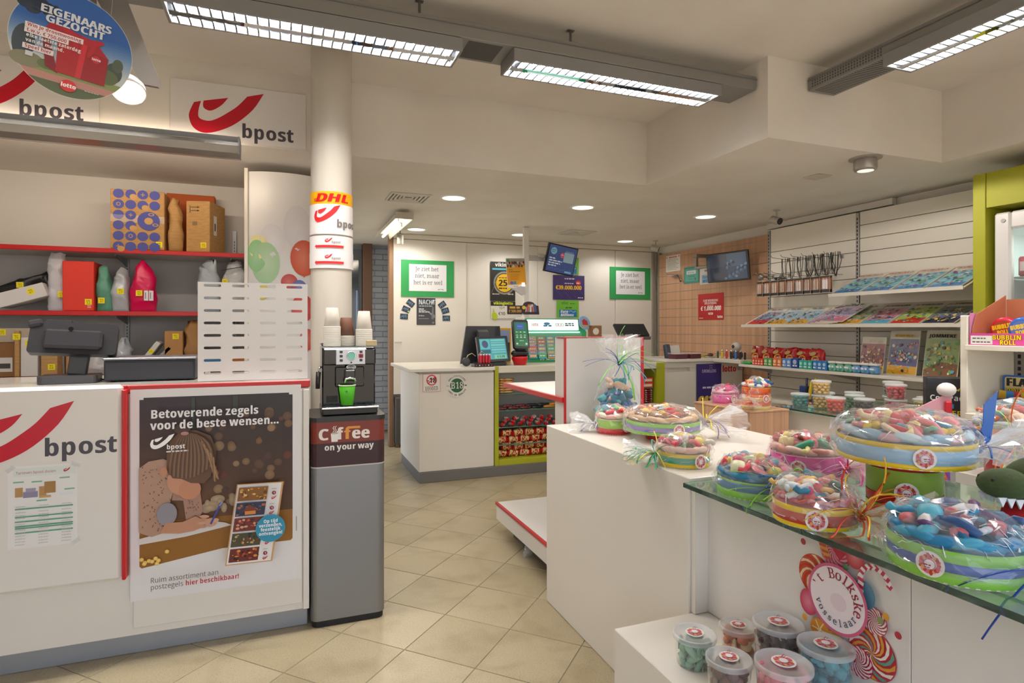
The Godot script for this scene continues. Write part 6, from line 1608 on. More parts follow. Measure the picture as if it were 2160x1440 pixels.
func build_wall_right() -> void:
	var gaps := []
	for k in 18: gaps.append(0.30 + 0.1083 * (k + 1) - 0.008)
	gaps = gaps.filter(func(g): return g < 2.2)
	slat_bay(-4.505, -3.575, 4.40, "white slat bay with accessory hooks beside the wooden slats", gaps.filter(func(g): return g < 2.1))
	slat_bay(-3.545, -2.30, 4.40, "white slat bay with comics next to the drinks fridge", gaps)
	for z in [-4.520, -3.560]:
		var u := thing("slotted_upright", "grey slotted upright " + ("at the edge of the wooden slats" if z < -4 else "between the two white slat bays"), "shelf upright", v3(4.40, 0, z), 0, "slotted uprights")
		part(u, "channel", bb(v3(-0.016, 0.2, -0.014), v3(0.03, 2.235, 0.014), 0.001), mat("a7a49f", 0.35, 0.4))
		var st := sb()
		for k in 60: box(st, v3(-0.0162, 0.30 + k * 0.032, 0), v3(0.001, 0.020, 0.010))
		part(u, "slots", fin(st), mat("2b2a2a", 0.7))  # dark strips stand for slot holes, their shade put into the colour
	var bh := thing("wall_beam", "pale boxed beam above the white slat bays", "beam", v3(4.47, 2.262, -3.9))
	part(bh, "box", bb(v3(-0.03, 0, -0.7), v3(0.02, 0.055, 0.6), 0.002), mat("d6d1cb", 0.6))
	# sloping comic shelves
	var wh := mat("e0dacf", 0.4)
	for q in [[1.725, -3.50, -2.50, "upper sloping comic shelf on the slat wall"], [1.487, -4.46, -2.50, "lower sloping comic shelf on the slat wall"]]:
		var t := thing("comic_shelf", q[3], "shelf", v3(4.385, q[0], 0))
		part(t, "tray", ex([Vector2(0, 0), Vector2(0.385, -0.178), Vector2(0.385, -0.162), Vector2(0.390, -0.162), Vector2(0.390, -0.186), Vector2(0.0, -0.006)], q[1], q[2]), mat("d8d2c6", 0.4), Vector3.ZERO, Vector3(0, PI, 0))
		(t.get_child(0) as Node3D).rotation = Vector3(0, 0, 0)
		(t.get_child(0) as Node3D).scale = Vector3(-1, 1, 1)
		for z in [q[1] + 0.01, q[2] - 0.01]: part(t, "bracket", ex([Vector2(0, 0.0), Vector2(-0.30, -0.145), Vector2(-0.30, -0.155), Vector2(0, -0.08)], -0.003, 0.003), mat("cfc9be", 0.4), v3(0, -0.008, z))
	var rot := Vector3(-(PI / 2 - atan2(0.178, 0.385)), -PI / 2, 0)
	var up := Vector3(0, sin(0.433), 0)
	for k in 4: album(["comic with the red script title, end of the row over the hooks", "comic with the red script title, second of the upper row", "comic with the red script title, third of the upper row", "comic with the red script title, beside the lime fridge frame"][k], "copies of one comic on the upper shelf", v3(4.008, 1.725 - 0.163, -3.36 + k * 0.243), rot, 0.225, 0.36, cached_comic("ve", 0.225, 0.36, "5fb0c8", 11, "VERTONGEN & Co", "a83a2a"))
	var low := [["6a8ab0", 21, "", "8a3a5a", "comic with a blue and grey cover at the free end of the lower row"], ["8fb8d8", 22, "", "3a5a8a", "comic with a light blue cover beside the free end comic"], ["8fb8d8", 22, "", "3a5a8a", "second copy of the light blue comic, next to the lilac one"], ["b9a0c8", 23, "", "5a4a6a", "comic with a lilac cover next to the upright"], ["8aa06a", 24, "", "7a3a2a", "comic with an olive green cover past the upright"], ["d08a94", 25, "F.C. DE KAMPIOENEN", "2a2624", "comic with a pink cover and black title"], ["a8c84a", 26, "F.C. DE KAMPIOENEN", "2a2624", "comic with a lime cover and black title"], ["5a6a78", 27, "F.C. DE KAMPIOENEN", "2a2624", "comic with a dark hills cover and black title"]]
	for k in 8:
		var q: Array = low[k]
		album(q[4], "comics on the lower shelf", v3(4.008, 1.487 - 0.163, -4.30 + k * 0.2285 + (0.03 if k > 3 else 0.0)), rot, 0.212, 0.34, cached_comic("lo%d" % q[1], 0.212, 0.34, q[0], q[1], q[2], q[3]))
	for k in 3: album("spare copy of the lilac comic, fanned behind the upright", "spare lilac comics", v3(4.006, 1.487 - 0.156 + k * 0.007, -3.60 + 0.045 * (k + 1) - 0.02), rot + Vector3(0, 0, -0.03 * k), 0.212, 0.34, cached_comic("lo23", 0.212, 0.34, "b9a0c8", 23, "", "5a4a6a"))
	# straight shelf with gum, crisps, lighters and standing comics
	var sh := thing("wall_shelf", "long white shelf with gum boxes, crisps and standing comics", "shelf", v3(4.385, 0.930, 0))
	part(sh, "board", bb(v3(-0.385, 0, -4.50), v3(0.0, 0.022, -2.45), 0.002), wh)
	for z in [-4.48, -3.56, -2.6]: part(sh, "bracket", ex([Vector2(0, 0), Vector2(-0.30, 0), Vector2(-0.30, -0.015), Vector2(0, -0.07)], -0.003, 0.003), mat("a7a49f", 0.4), v3(0, 0, z))
	var Y := 0.953
	for q in [[-3.295, "8a2a3a", 41, "", "f0dcd0", 0.20, 0.275, "standing comic with wine-red borders and a golden middle", 4.20], [-3.055, "4a4a86", 42, "", "c9a02a", 0.225, 0.325, "standing comic with a dark violet cover and gold band", 4.20], [-2.795, "8fae5a", 43, "JOMMEKE", "2a2a2a", 0.235, 0.330, "standing comic with a green swarming cover", 4.22], [-2.53, "5fa0a8", 44, "", "3a6a70", 0.20, 0.29, "standing comic with a pale teal cover beside the shelf unit", 4.24]]:
		album(q[7], "standing comics on the wall shelf", v3(q[8], Y, q[0]), Vector3(-0.17, -PI / 2, 0), q[5], q[6], cached_comic("st%d" % q[2], q[5], q[6], q[1], q[2], q[3], q[4]))
	# crisps: six red bags standing behind the gum
	for k in 6:
		var b := thing("crisp_bag", "red crisp bag " + ["at the lighter end of the row", "second from the lighters", "third from the lighters", "fourth from the lighters", "fifth from the lighters", "with a folded gold corner, last of the row"][k], "crisp bag", v3(4.15, Y, -4.41 + k * 0.135), -PI / 2, "red crisp bags on the wall shelf")
		part(b, "bag", mailer(0.135, 0.165, 0.06, 60 + k, 0.95, 0.006), mat("b0181c", 0.22))
		pr()
		circ(0, 0.075, 0.042, 0.034, "d8a83a", 0.3, 16); circ(0.0, 0.075, 0.034, 0.024, "b5281c", 0.3, 16); text("Lay's", 0, 0.066, 0.030, "f6e8d8", "sansb", 0, 0.9, 0.2, 0.02); circ(-0.02, 0.125, 0.035, 0.016, "c9a86a", 0.3, 10); circ(0.03, 0.03, 0.03, 0.018, "cfae72", -0.3, 10)
		part(b, "print", pend(), vmat(0.25), v3(0, 0, 0.034))
	# gum and mint packs along the front edge
	var packs := [["d8421c", 4, 0.034, 0.062, "orange-red gum pack"], ["5a9a4a", 2, 0.05, 0.072, "green and red gum pack"], ["e0702a", 2, 0.05, 0.075, "orange gum pack with yellow foot"], ["5a8ac8", 2, 0.05, 0.078, "light blue gum pack"], ["1f3f94", 1, 0.07, 0.085, "deep blue mint pack"], ["1fa89a", 3, 0.045, 0.072, "turquoise gum pack"], ["2a7ac0", 3, 0.045, 0.076, "bright blue gum pack"]]
	var z := -4.36
	for q in packs:
		for k in q[1]:
			var b := thing("gum_pack", q[4] + (" by the crisps" if q[1] == 1 else " in the row before the crisps"), "gum pack", v3(4.055, Y, z + q[2] / 2), -PI / 2, "gum packs on the wall shelf")
			part(b, "carton", bx(Vector3(q[2] - 0.003, q[3], 0.045), 0.003), mat(q[0], 0.35))
			pr()
			circ(0, q[3] * 0.62, q[2] * 0.30, q[2] * 0.30, Color(q[0]).lightened(0.65), 0, 12); squiggle(-q[2] * 0.33, q[3] * 0.18, q[2] * 0.66, q[3] * 0.14, "f3efe6", k + 1)
			part(b, "print", pend(), vmat(0.35), v3(0, 0, 0.0232))
			z += q[2]
		z += 0.006
	for q in [["6fb49a", "pale green gum tub with white lid"], ["6a9ad0", "pale blue gum tub with white lid"]]:
		for k in 3:
			var b := thing("gum_tub", q[1] + " near the standing comics", "gum tub", v3(4.06, Y, z + 0.037), -PI / 2, "gum tubs on the wall shelf")
			part(b, "tub", bx(Vector3(0.066, 0.060, 0.055), 0.012), mat(q[0], 0.3))
			part(b, "lid", bx(Vector3(0.068, 0.018, 0.057), 0.006), mat("e6e4dc", 0.35), v3(0, 0.0605, 0))
			pr()
			squiggle(-0.026, 0.03, 0.05, 0.014, "f0f4f2", k); circ(0.012, 0.016, 0.014, 0.008, "3f8a8a", 0.3, 10)
			part(b, "print", pend(), vmat(0.3), v3(0, 0, 0.0282))
			z += 0.071
	# tube of sweets and lighters at the far end
	for k in 3:
		var b := thing("sweet_roll", ["green sweet roll lying before the lighters", "yellow sweet roll lying before the lighters", "grey-green sweet roll lying before the lighters"][k], "sweets", v3(4.05 + 0.03 * k, Y, -4.44 + 0.012 * k), -PI / 2 + 0.1)
		part(b, "roll", bx(Vector3(0.10, 0.028, 0.028), 0.010), mat(["2f9a4a", "b8c83a", "9fb0a0"][k], 0.35))
	var lc := ["2f4a3a", "3a6a3a", "d8b82a", "c9302a", "c9302a", "d8701c", "2a2a2e", "2f7ac8", "2f7ac8", "2a4a9a", "22222a", "c03a2a", "262628"]
	for k in lc.size():
		var b := thing("lighter", ["dark green", "green", "yellow", "red", "red", "orange", "black", "light blue", "light blue", "navy", "black", "brick red", "charcoal"][k] + " lighter standing upright at the far end of the wall shelf", "lighter", v3(4.12 + (k % 2) * 0.03, 0.986 + 0.001, -4.93 + k * 0.032), 0, "upright lighters by the wooden slats")
		part(b, "body", bx(Vector3(0.014, 0.070, 0.024), 0.005), mat(lc[k], 0.25))
		part(b, "metal_cap", bx(Vector3(0.012, 0.013, 0.02), 0.003), mat("c2bfba", 0.25, 0.8), v3(0, 0.0705, 0))
	var tb := thing("lighter_board", "pale counter extension carrying the upright lighters", "shelf", v3(4.13, 0.953, -4.72))
	part(tb, "board", bx(Vector3(0.20, 0.033, 0.43), 0.002), mat("d8d2c6", 0.4))
	var gn := thing("plush_toy", "small white and brown plush head behind the lighters", "plush toy", v3(4.25, 0.987, -4.80))
	part(gn, "body", bx(Vector3(0.08, 0.07, 0.12), 0.02), mat("6a4a44", 0.9))
	part(gn, "head", bm(Vector3(0.045, 0.05, 0.055)), mat("cfc8c0", 0.9), v3(-0.01, 0.115, 0))
	part(gn, "face_mark", bm(Vector3(0.008, 0.018, 0.02)), mat("4a4440", 0.9), v3(-0.052, 0.12, 0))
	var ph := thing("sweets_jar", "low brown sweet on a white saucer by the lighters", "saucer", v3(4.10, 0.987, -5.02))
	part(ph, "saucer", lm([Vector2(0, 0), Vector2(0.05, 0.002), Vector2(0.06, 0.012), Vector2(0.0, 0.01)], 20), mat("d9d2c8", 0.4))
	part(ph, "sweet", bm(Vector3(0.03, 0.02, 0.03)), mat("5a3424", 0.5), v3(0, 0.028, 0))
	hooks()
	lower_wall()
	fridge()

func cached_comic(k: String, w: float, h: float, base, sd: int, title: String, tc) -> ArrayMesh:
	if not cache.has("cm" + k): cache["cm" + k] = comic(w, h, base, sd, title, tc)
	return cache["cm" + k]

func hooks() -> void:
	var wire := mat("8f8a84", 0.3, 0.8)
	var hk := tm([v3(0, 0, 0), v3(-0.05, 0.0, 0), v3(-0.20, 0.012, 0), v3(-0.215, 0.03, 0)], 0.0025, 5)
	var pos := []
	for k in 6: pos.append([1.93 - 0.006 * k, -4.28 + k * 0.115])
	for k in 3: pos.append([1.79 + 0.0, -4.47 + k * 0.10])
	for k in pos.size():
		var h := thing("display_hook", "bent wire hook " + ("on the upper row of the accessory bay" if k < 6 else "on the short lower row by the wooden slats"), "hook", v3(4.392, pos[k][0], pos[k][1]), 0, "wire display hooks")
		part(h, "wire", hk, wire)
		part(h, "back_clip", bc(Vector3(0.006, 0.03, 0.03), 0.001), wire, v3(-0.004, -0.004, 0))
	var r := RandomNumberGenerator.new()
	r.seed = 3
	for k in 7:
		var z := -4.19 + k * 0.088
		var t := thing("cable_pack", "black earphone cable loop hanging on the accessory hooks", "cable", v3(4.26, 1.925, z), 0, "cable loops on the hooks")
		var st := sb(true)
		for j in (2 if k < 3 else 4):
			var pts := []
			for i in 9:
				var a := PI * i / 8.0
				pts.append(v3(r.randf_range(-0.004, 0.004) + 0.012 * j - 0.02, -sin(a) * (0.17 + 0.03 * r.randf()) * (1.0 if i < 8 else 0.9), (cos(a) * 0.022 + r.randf_range(-0.006, 0.006)) * (1.0 + j * 0.3)))
			tube(st, pts, 0.0028, 5)
		part(t, "cable", fin(st), mat("2f2c2b", 0.5))
	var cl := thing("cable_pack", "tangled clump of black charging cables by the upright", "cable", v3(4.27, 1.70, -4.26))
	var st := sb(true)
	for j in 9:
		var pts := []
		for i in 9: pts.append(v3(r.randf_range(-0.04, 0.04), r.randf_range(-0.05, 0.07), r.randf_range(-0.05, 0.05)))
		tube(st, pts, 0.003, 5)
	part(cl, "cable", fin(st), mat("2a2827", 0.5))
	var bt := thing("hook_bracket", "round chrome camera-like clip on the upright by the wooden slats", "clip", v3(4.34, 1.79, -4.56))
	part(bt, "arm", bb(v3(0.0, -0.006, -0.006), v3(0.105, 0.006, 0.006)), mat("8f8d8c", 0.3, 0.7))
	part(bt, "ring", lm([Vector2(0.0, 0), Vector2(0.03, 0.0), Vector2(0.035, 0.02), Vector2(0.02, 0.035), Vector2(0, 0.035)], 18), mat("8f8d8c", 0.25, 0.7), Vector3.ZERO, Vector3(0, 0, PI / 2))
	# blister packs in a row
	for k in 9:
		for j in 2:
			var t := thing("blister_pack", "orange and black blister pack of accessories, " + ["front", "second"][j] + " on its hook", "blister pack", v3(4.20 + j * 0.035, 1.69, -4.44 + k * 0.092), -PI / 2 + 0.06 * ((k + j) % 3 - 1), "blister packs on the accessory hooks")
			pr()
			rect(-0.036, -0.075, 0.072, 0.115, "b8784a", "a8683c"); rect(-0.036, 0.022, 0.072, 0.018, "2f2a28"); rect(-0.036, -0.098, 0.072, 0.024, "2a2624")
			for i in 5: line(Vector2(-0.026 + i * 0.012, -0.07), Vector2(-0.030 + i * 0.013, 0.018), 0.004, ["3a302a", "e6e0d6"][i % 2])
			part(t, "card", bb(v3(-0.037, -0.10, -0.002), v3(0.037, 0.042, 0.0)), mat("d6cfc4", 0.5))
			part(t, "print", pend(), vmat(0.4), v3(0, 0, 0.0004))
			part(t, "blister", bb(v3(-0.028, -0.075, 0.002), v3(0.028, 0.012, 0.014), 0.005), glass("ffffff", 0.10, 0.08))
		var h := thing("display_hook", "short wire hook holding orange blister packs", "hook", v3(4.392, 1.745, -4.44 + k * 0.092), 0, "wire display hooks")
		part(h, "wire", hk, wire)

func lower_wall() -> void:
	# toy pack with a yellow tube figure, on the low shelf below
	var sh := thing("wall_shelf", "low white shelf below the gum shelf, partly hidden", "shelf", v3(4.385, 0.64, 0))
	part(sh, "board", bb(v3(-0.40, 0, -4.40), v3(0.0, 0.022, -2.45), 0.002), mat("e0dacf", 0.4))
	var t := thing("toy_pack", "dark blue toy pack with a yellow candy-cane figure", "toy pack", v3(4.03, 0.663, -3.72), -PI / 2 + 0.1)
	part(t, "card", bx(Vector3(0.15, 0.15, 0.03), 0.003), mat("1f3f7c", 0.4))
	pr()
	rect(-0.07, 0.0, 0.14, 0.03, "8a2a1c"); squiggle(-0.05, 0.010, 0.10, 0.012, "f0d0a0", 24); for k in 5: circ(-0.05 + k * 0.024, 0.06 + (k % 2) * 0.03, 0.012, 0.018, ["2f5fa8", "16305f"][k % 2], k, 8)
	part(t, "print", pend(), vmat(0.4), v3(0, 0, 0.0152))
	part(t, "yellow_tube", tm([v3(0.03, 0.05, 0.025), v3(0.04, 0.12, 0.03), v3(0.055, 0.19, 0.03), v3(0.085, 0.215, 0.03), v3(0.10, 0.19, 0.03)], 0.014, 8), mat("e0c21c", 0.4))
	part(t, "dark_tube", tm([v3(0.0, 0.06, 0.022), v3(0.0, 0.22, 0.022)], 0.009, 8), mat("2a2a3a", 0.4))
	# wooden pedestal
	var p := thing("wood_pedestal", "square wooden pedestal carrying two wrapped candy pots", "pedestal", v3(2.715, 0, -3.045))
	part(p, "block", bx(Vector3(0.30, 0.79, 0.51), 0.002), mats["wood"])
	part(p, "top_board", bx(Vector3(0.306, 0.012, 0.516), 0.002), mats["wood"], v3(0, 0.7905, 0))
	# glass topped unit with tubs
	var g := thing("glass_display", "white display unit with a green-edged glass top for candy tubs", "display unit", v3(0, 0, 0))
	part(g, "cabinet", bb(v3(2.96, 0.0, -2.93), v3(3.72, 0.776, -2.04), 0.003), mat("e0dacf", 0.35))
	part(g, "glass_top", bb(v3(2.915, 0.788, -2.95), v3(3.74, 0.798, -2.025), 0.001), tinted())
	for q in [[2.98, -2.9], [2.98, -2.05], [3.68, -2.9], [3.68, -2.05]]: part(g, "stud", cyl(0.012, 0.012, 10), mat("b9b6b0", 0.3, 0.7), v3(q[0], 0.776, q[1]))
	# shelf unit with pink candy boxes, facing the aisle
	var u := thing("end_shelf_unit", "white shelf unit with pink candy boxes on its upper board", "shelf unit", v3(0, 0, 0))
	var wh := mat("e6dfd0", 0.4)
	part(u, "end_panel", bb(v3(3.20, 0.0, -2.017), v3(3.60, 1.360, -1.982), 0.003), wh)
	part(u, "back_panel", bb(v3(3.582, 0.05, -1.980), v3(3.60, 1.360, -0.95)), mat("c9c4bb", 0.5))
	for y in [1.186, 0.845, 0.40]: part(u, "board", bb(v3(3.175, y, -1.980), v3(3.580, y + 0.026, -0.95), 0.002), wh)
	var up := part(u, "upright", bb(v3(3.568, 0.2, -1.978), v3(3.580, 1.184, -1.935)), mat("9a9792", 0.4, 0.4))
	var st := sb()
	for k in 12: box(st, v3(3.5675, 0.86 + k * 0.032, -1.957), v3(0.001, 0.02, 0.014))
	part(up, "slots", fin(st), mat("2a2928", 0.7))  # slot holes drawn as dark boxes, shade in their colour
	bubble_boxes()

func tinted() -> StandardMaterial3D:
	if not mats.has("tint"):
		var m := StandardMaterial3D.new()
		m.albedo_color = Color(0.80, 0.94, 0.88, 0.04); m.roughness = 0.02; m.refraction_enabled = true; m.refraction_scale = 0.05; m.transparency = BaseMaterial3D.TRANSPARENCY_ALPHA
		mats["tint"] = m
	return mats["tint"]

func bubble_boxes() -> void:
	var pink := mat("d8509a", 0.35)
	# open counter box with round bubble rolls
	var t := thing("candy_box", "open pink candy display box holding round gum rolls", "display box", v3(3.336, 1.2125, -1.757), -PI / 2)
	part(t, "base", bb(v3(-0.215, 0, -0.13), v3(0.20, 0.012, 0.13)), pink)
	part(t, "side_wall", bb(v3(-0.218, 0.0, -0.13), v3(-0.214, 0.16, 0.13)), mat("d98ab8", 0.35))
	part(t, "brown_inside", ex([Vector2(-0.13, 0.0), Vector2(0.13, 0.0), Vector2(0.13, 0.24), Vector2(-0.10, 0.14), Vector2(-0.13, 0.06)], -0.002, 0.002), mat("b06a48", 0.6), v3(-0.2055, 0.012, 0), Vector3(0, PI / 2, 0))
	part(t, "back_wall", bb(v3(-0.20, 0.012, -0.13), v3(0.20, 0.23, -0.126)), mat("b06a48", 0.6))
	var fr := part(t, "front_wall", bb(v3(-0.218, 0.0, 0.126), v3(0.20, 0.058, 0.131)), pink)
	pr()
	rect(-0.212, 0.004, 0.098, 0.042, "e9e6e2"); squiggle(-0.204, 0.030, 0.06, 0.006, "5a5652", 2); squiggle(-0.204, 0.012, 0.08, 0.006, "5a5652", 3)
	text("BUBBLIN", -0.055, 0.028, 0.030, "5a2a1c", "sansb", 0, 0.95, 0, 0.08); text("BUBBLIN", -0.055, 0.028, 0.030, "f2d21c", "sansb", 0, 0.95, 0, 0.02); text("ROLL", -0.05, 0.004, 0.030, "5a2a1c", "sansb", 0, 0.95, 0, 0.08); text("ROLL", -0.05, 0.004, 0.030, "f2d21c", "sansb", 0, 0.95, 0, 0.02)
	for k in 4: ring(0.06 + k * 0.035, 0.03, 0.006, 0.012, "e888bc", 12)
	part(fr, "print", pend(), vmat(0.35), v3(0, 0, 0.1314))
	for q in [[-0.125, "c81f3f", "a8482a", "red gum roll case with yellow lettering"], [-0.035, "2f62b8", "5a7ab8", "blue gum roll case with yellow lettering"]]:
		var r := thing("gum_roll", q[3], "gum roll", v3(3.30 - q[0] * 0.2, 1.2255 + 0.062, -1.757 + q[0]), -PI / 2)
		part(r, "case", lm([Vector2(0, -0.022), Vector2(0.055, -0.022), Vector2(0.062, -0.014), Vector2(0.062, 0.014), Vector2(0.055, 0.022), Vector2(0.046, 0.024), Vector2(0, 0.025)], 30), mat(q[1], 0.25), Vector3.ZERO, Vector3(PI / 2, 0, 0))
		pr()
		circ(0, 0, 0.045, 0.045, q[2], 0, 24); text("BUBBLIN", 0.0, 0.006, 0.030, "f2d21c", "sansb", 0, 0.72, 0, 0.03, 0.2); text("ROLL", 0.004, -0.022, 0.030, "f2d21c", "sansb", 0, 0.72, 0, 0.03, 0.2)
		part(r, "label", pend(), vmat(0.3), v3(0, 0, 0.0255))
	# tall header card and a second box
	var h := thing("candy_box", "tall pink candy stand with a rounded bubble gum header", "display box", v3(3.50, 1.2125, -1.60), -PI / 2)
	part(h, "tray", bb(v3(-0.08, 0.0, -0.05), v3(0.30, 0.18, 0.05), 0.003), mat("d8609f", 0.35))
	part(h, "stock_box", bb(v3(-0.15, 0.0, -0.075 + 0.0), v3(0.30, 0.508, -0.066), 0.002), mat("c8407f", 0.4))
	part(h, "box_top", bb(v3(-0.15, 0.49, -0.078), v3(0.30, 0.509, -0.0755)), mat("c8407f", 0.4))
	var pl := [Vector2(-0.16, 0.18), Vector2(0.34, 0.18), Vector2(0.34, 0.50), Vector2(0.10, 0.50), Vector2(0.0, 0.48), Vector2(-0.06, 0.43), Vector2(-0.09, 0.36), Vector2(-0.17, 0.34)]
	part(h, "header", ex(pl, -0.004, 0.0), mat("cf2f86", 0.35), v3(0.0, 0.0, -0.06))
	pr()
	poly([Vector2(-0.16, 0.20), Vector2(0.34, 0.20), Vector2(0.34, 0.36), Vector2(-0.16, 0.36)], "e07ab4")
	circ(-0.06, 0.29, 0.030, 0.034, "5a7ac8"); circ(-0.055, 0.30, 0.012, 0.014, "9ab0e0"); for k in 6: ring(-0.12 + k * 0.07, 0.25 + (k % 2) * 0.07, 0.012, 0.02, "b83a86", 12)
	text("BUBBLIN", -0.075, 0.415, 0.085, "4a2410", "sansb", -1, 0.95, 0, 0.08, 0.12); text("BUBBLIN", -0.075, 0.415, 0.085, "f5d21a", "sansb", -1, 0.95, 0, 0.02, 0.12); text("ROLL", -0.02, 0.335, 0.085, "4a2410", "sansb", -1, 0.95, 0, 0.08, 0.12); text("ROLL", -0.02, 0.335, 0.085, "f5d21a", "sansb", -1, 0.95, 0, 0.02, 0.12)
	part(h, "header_print", pend(), vmat(0.35), v3(0, 0, -0.0594))
	pr()
	rect(-0.078, 0.002, 0.375, 0.175, "e39ac8"); for k in 7: ring(-0.05 + k * 0.05, 0.05 + (k % 3) * 0.045, 0.012, 0.022, "c0408a", 12); line(Vector2(0.0, 0.06), Vector2(0.04, 0.15), 0.02, "8a9ac8"); line(Vector2(0.04, 0.15), Vector2(0.07, 0.07), 0.02, "8a9ac8")
	part(h, "tray_print", pend(), vmat(0.35), v3(0, 0, 0.0506))
	var tb := thing("candy_tub", "clear tub of peach rings in front of the fridge door", "candy tub", v3(3.53, 1.723, -1.66), 0, "candy tubs")
	tub_into(tb, "d8975a", "e8b87a", 0.055, 0.11, 4)
	# flash powder box
	var f := thing("candy_box", "small blue candy box with a header of yellow-black lettering", "display box", v3(3.42, 0.8715, -1.875), -PI / 2 + 0.15)
	part(f, "tray", bx(Vector3(0.17, 0.07, 0.14), 0.003), mat("1d4fa0", 0.35))
	part(f, "header", ex(round_rect(0.17, 0.12, 0.015), -0.003, 0.003), mat("2a68b8", 0.35), v3(-0.0, 0.125, -0.04))
	pr()
	poly(round_rect(0.15, 0.095, 0.012), "d8c890"); text("FLASH", 0, 0.002, 0.056, "17171a", "sansb", 0, 0.85, 0, 0.05); text("POWDER", 0, -0.038, 0.040, "17171a", "sansb", 0, 0.85, 0, 0.06); text("POWDER", 0, -0.038, 0.040, "e8c81c", "sansb", 0, 0.85, 0, 0.01)
	part(f, "print", pend(), vmat(0.35), v3(0.0, 0.128, -0.0366))
	for k in 5: part(f, "sachet", bc(Vector3(0.035, 0.05, 0.006), 0.001), mat(["e0b82a", "3f8ad0", "c93a3a"][k % 3], 0.3), v3(-0.06 + k * 0.03, 0.085, 0.02), Vector3(0.2, 0, 0.1 * (k - 2)))

func fridge() -> void:
	var lime := mat("a3a31c", 0.6)
	var t := thing("fridge_surround", "olive lime cupboard frame built round the drinks fridge", "cupboard", v3(3.95, 0, 0))
	part(t, "post", bb(v3(0, 0, -2.415), v3(0.45, 2.232, -2.345), 0.002), lime)
	part(t, "header", bb(v3(0.004, 2.02, -2.343), v3(0.45, 2.232, -1.30), 0.002), lime)
	part(t, "post", bb(v3(0, 0, -1.36), v3(0.45, 2.018, -1.30), 0.002), lime)
	var f := thing("drinks_fridge", "white glass-door drinks fridge, lit inside, with red cans", "fridge", v3(3.97, 0, -1.86))
	var wh := mat("dcdad8", 0.3)
	part(f, "case", bb(v3(0.05, 0.03, -0.45), v3(0.06 + 0.36, 0.06, 0.45)), wh)
	part(f, "case_back", bb(v3(0.40, 0.06, -0.45), v3(0.42, 1.98, 0.45)), mat("c9d6d6", 0.5))
	part(f, "case_top", bb(v3(0.05, 1.95, -0.45), v3(0.42, 1.98, 0.45)), wh)
	for z in [-0.45, 0.44]: part(f, "case_side", bb(v3(0.05, 0.06, z), v3(0.399, 1.949, z + 0.01)), mat("d6dedd", 0.5))
	var d := part(f, "door_frame", bb(v3(0, 0.06, -0.45), v3(0.048, 1.98, -0.365), 0.010), wh)
	part(d, "lock", cyl(0.012, 0.004, 18), mat("7a7875", 0.3, 0.7), v3(-0.0005, 1.93, -0.40), Vector3(0, 0, PI / 2))
	part(f, "door_frame", bb(v3(0, 1.88, -0.364), v3(0.048, 1.98, 0.364), 0.010), wh)
	part(f, "door_frame", bb(v3(0, 0.06, 0.365), v3(0.048, 1.98, 0.45), 0.010), wh)
	part(f, "door_frame", bb(v3(0, 0.06, -0.364), v3(0.048, 0.16, 0.364), 0.010), wh)
	part(f, "glass_door", bb(v3(0.016, 0.162, -0.362), v3(0.022, 1.878, 0.362)), glass("e6fff8", 0.05))
	part(f, "lamp", bb(v3(0.10, 1.86, -0.25), v3(0.20, 1.89, 0.30), 0.01), glow("f2fff8", 3.0))
	area_light(f, v3(0.15, 1.855, 0.02), Vector3(-PI / 2, 0, 0), Vector2(0.09, 0.5), 0.45, "e6fff4")
	pr()
	squiggle(-0.06, 0, 0.12, 0.014, "4a4a4a", 25); poly([Vector2(0.075, -0.035), Vector2(0.105, -0.035), Vector2(0.09, -0.005)], "e0c21c")
	part(f, "maker_print", pend(), vmat(0.4), v3(0.399, 1.80, -0.25), Vector3(0, -PI / 2, 0))
	for y in [1.60, 1.30, 1.0]:
		part(f, "grid_shelf", bb(v3(0.08, y - 0.006, -0.43), v3(0.38, y, 0.43)), mat("cfd6d4", 0.4))
	for y in [1.60, 1.30]:
		for k in 6:
			var c := thing("drink_can", ["red soft drink can on the upper fridge shelf", "dark red soft drink can on the second fridge shelf"][0 if y > 1.5 else 1], "can", v3(4.07, y + 0.001, -2.20 + k * 0.075), 0, "cans in the fridge")
			part(c, "can", lm([Vector2(0, 0), Vector2(0.025, 0), Vector2(0.033, 0.008), Vector2(0.033, 0.105), Vector2(0.027, 0.115), Vector2(0.0, 0.113)], 20), mat("c4304a" if y > 1.5 else "9a2a3a", 0.25, 0.3))
			part(c, "label", bb(v3(-0.0338, 0.03, -0.012), v3(-0.0332, 0.085, 0.012)), mat("e0c8cc", 0.4))

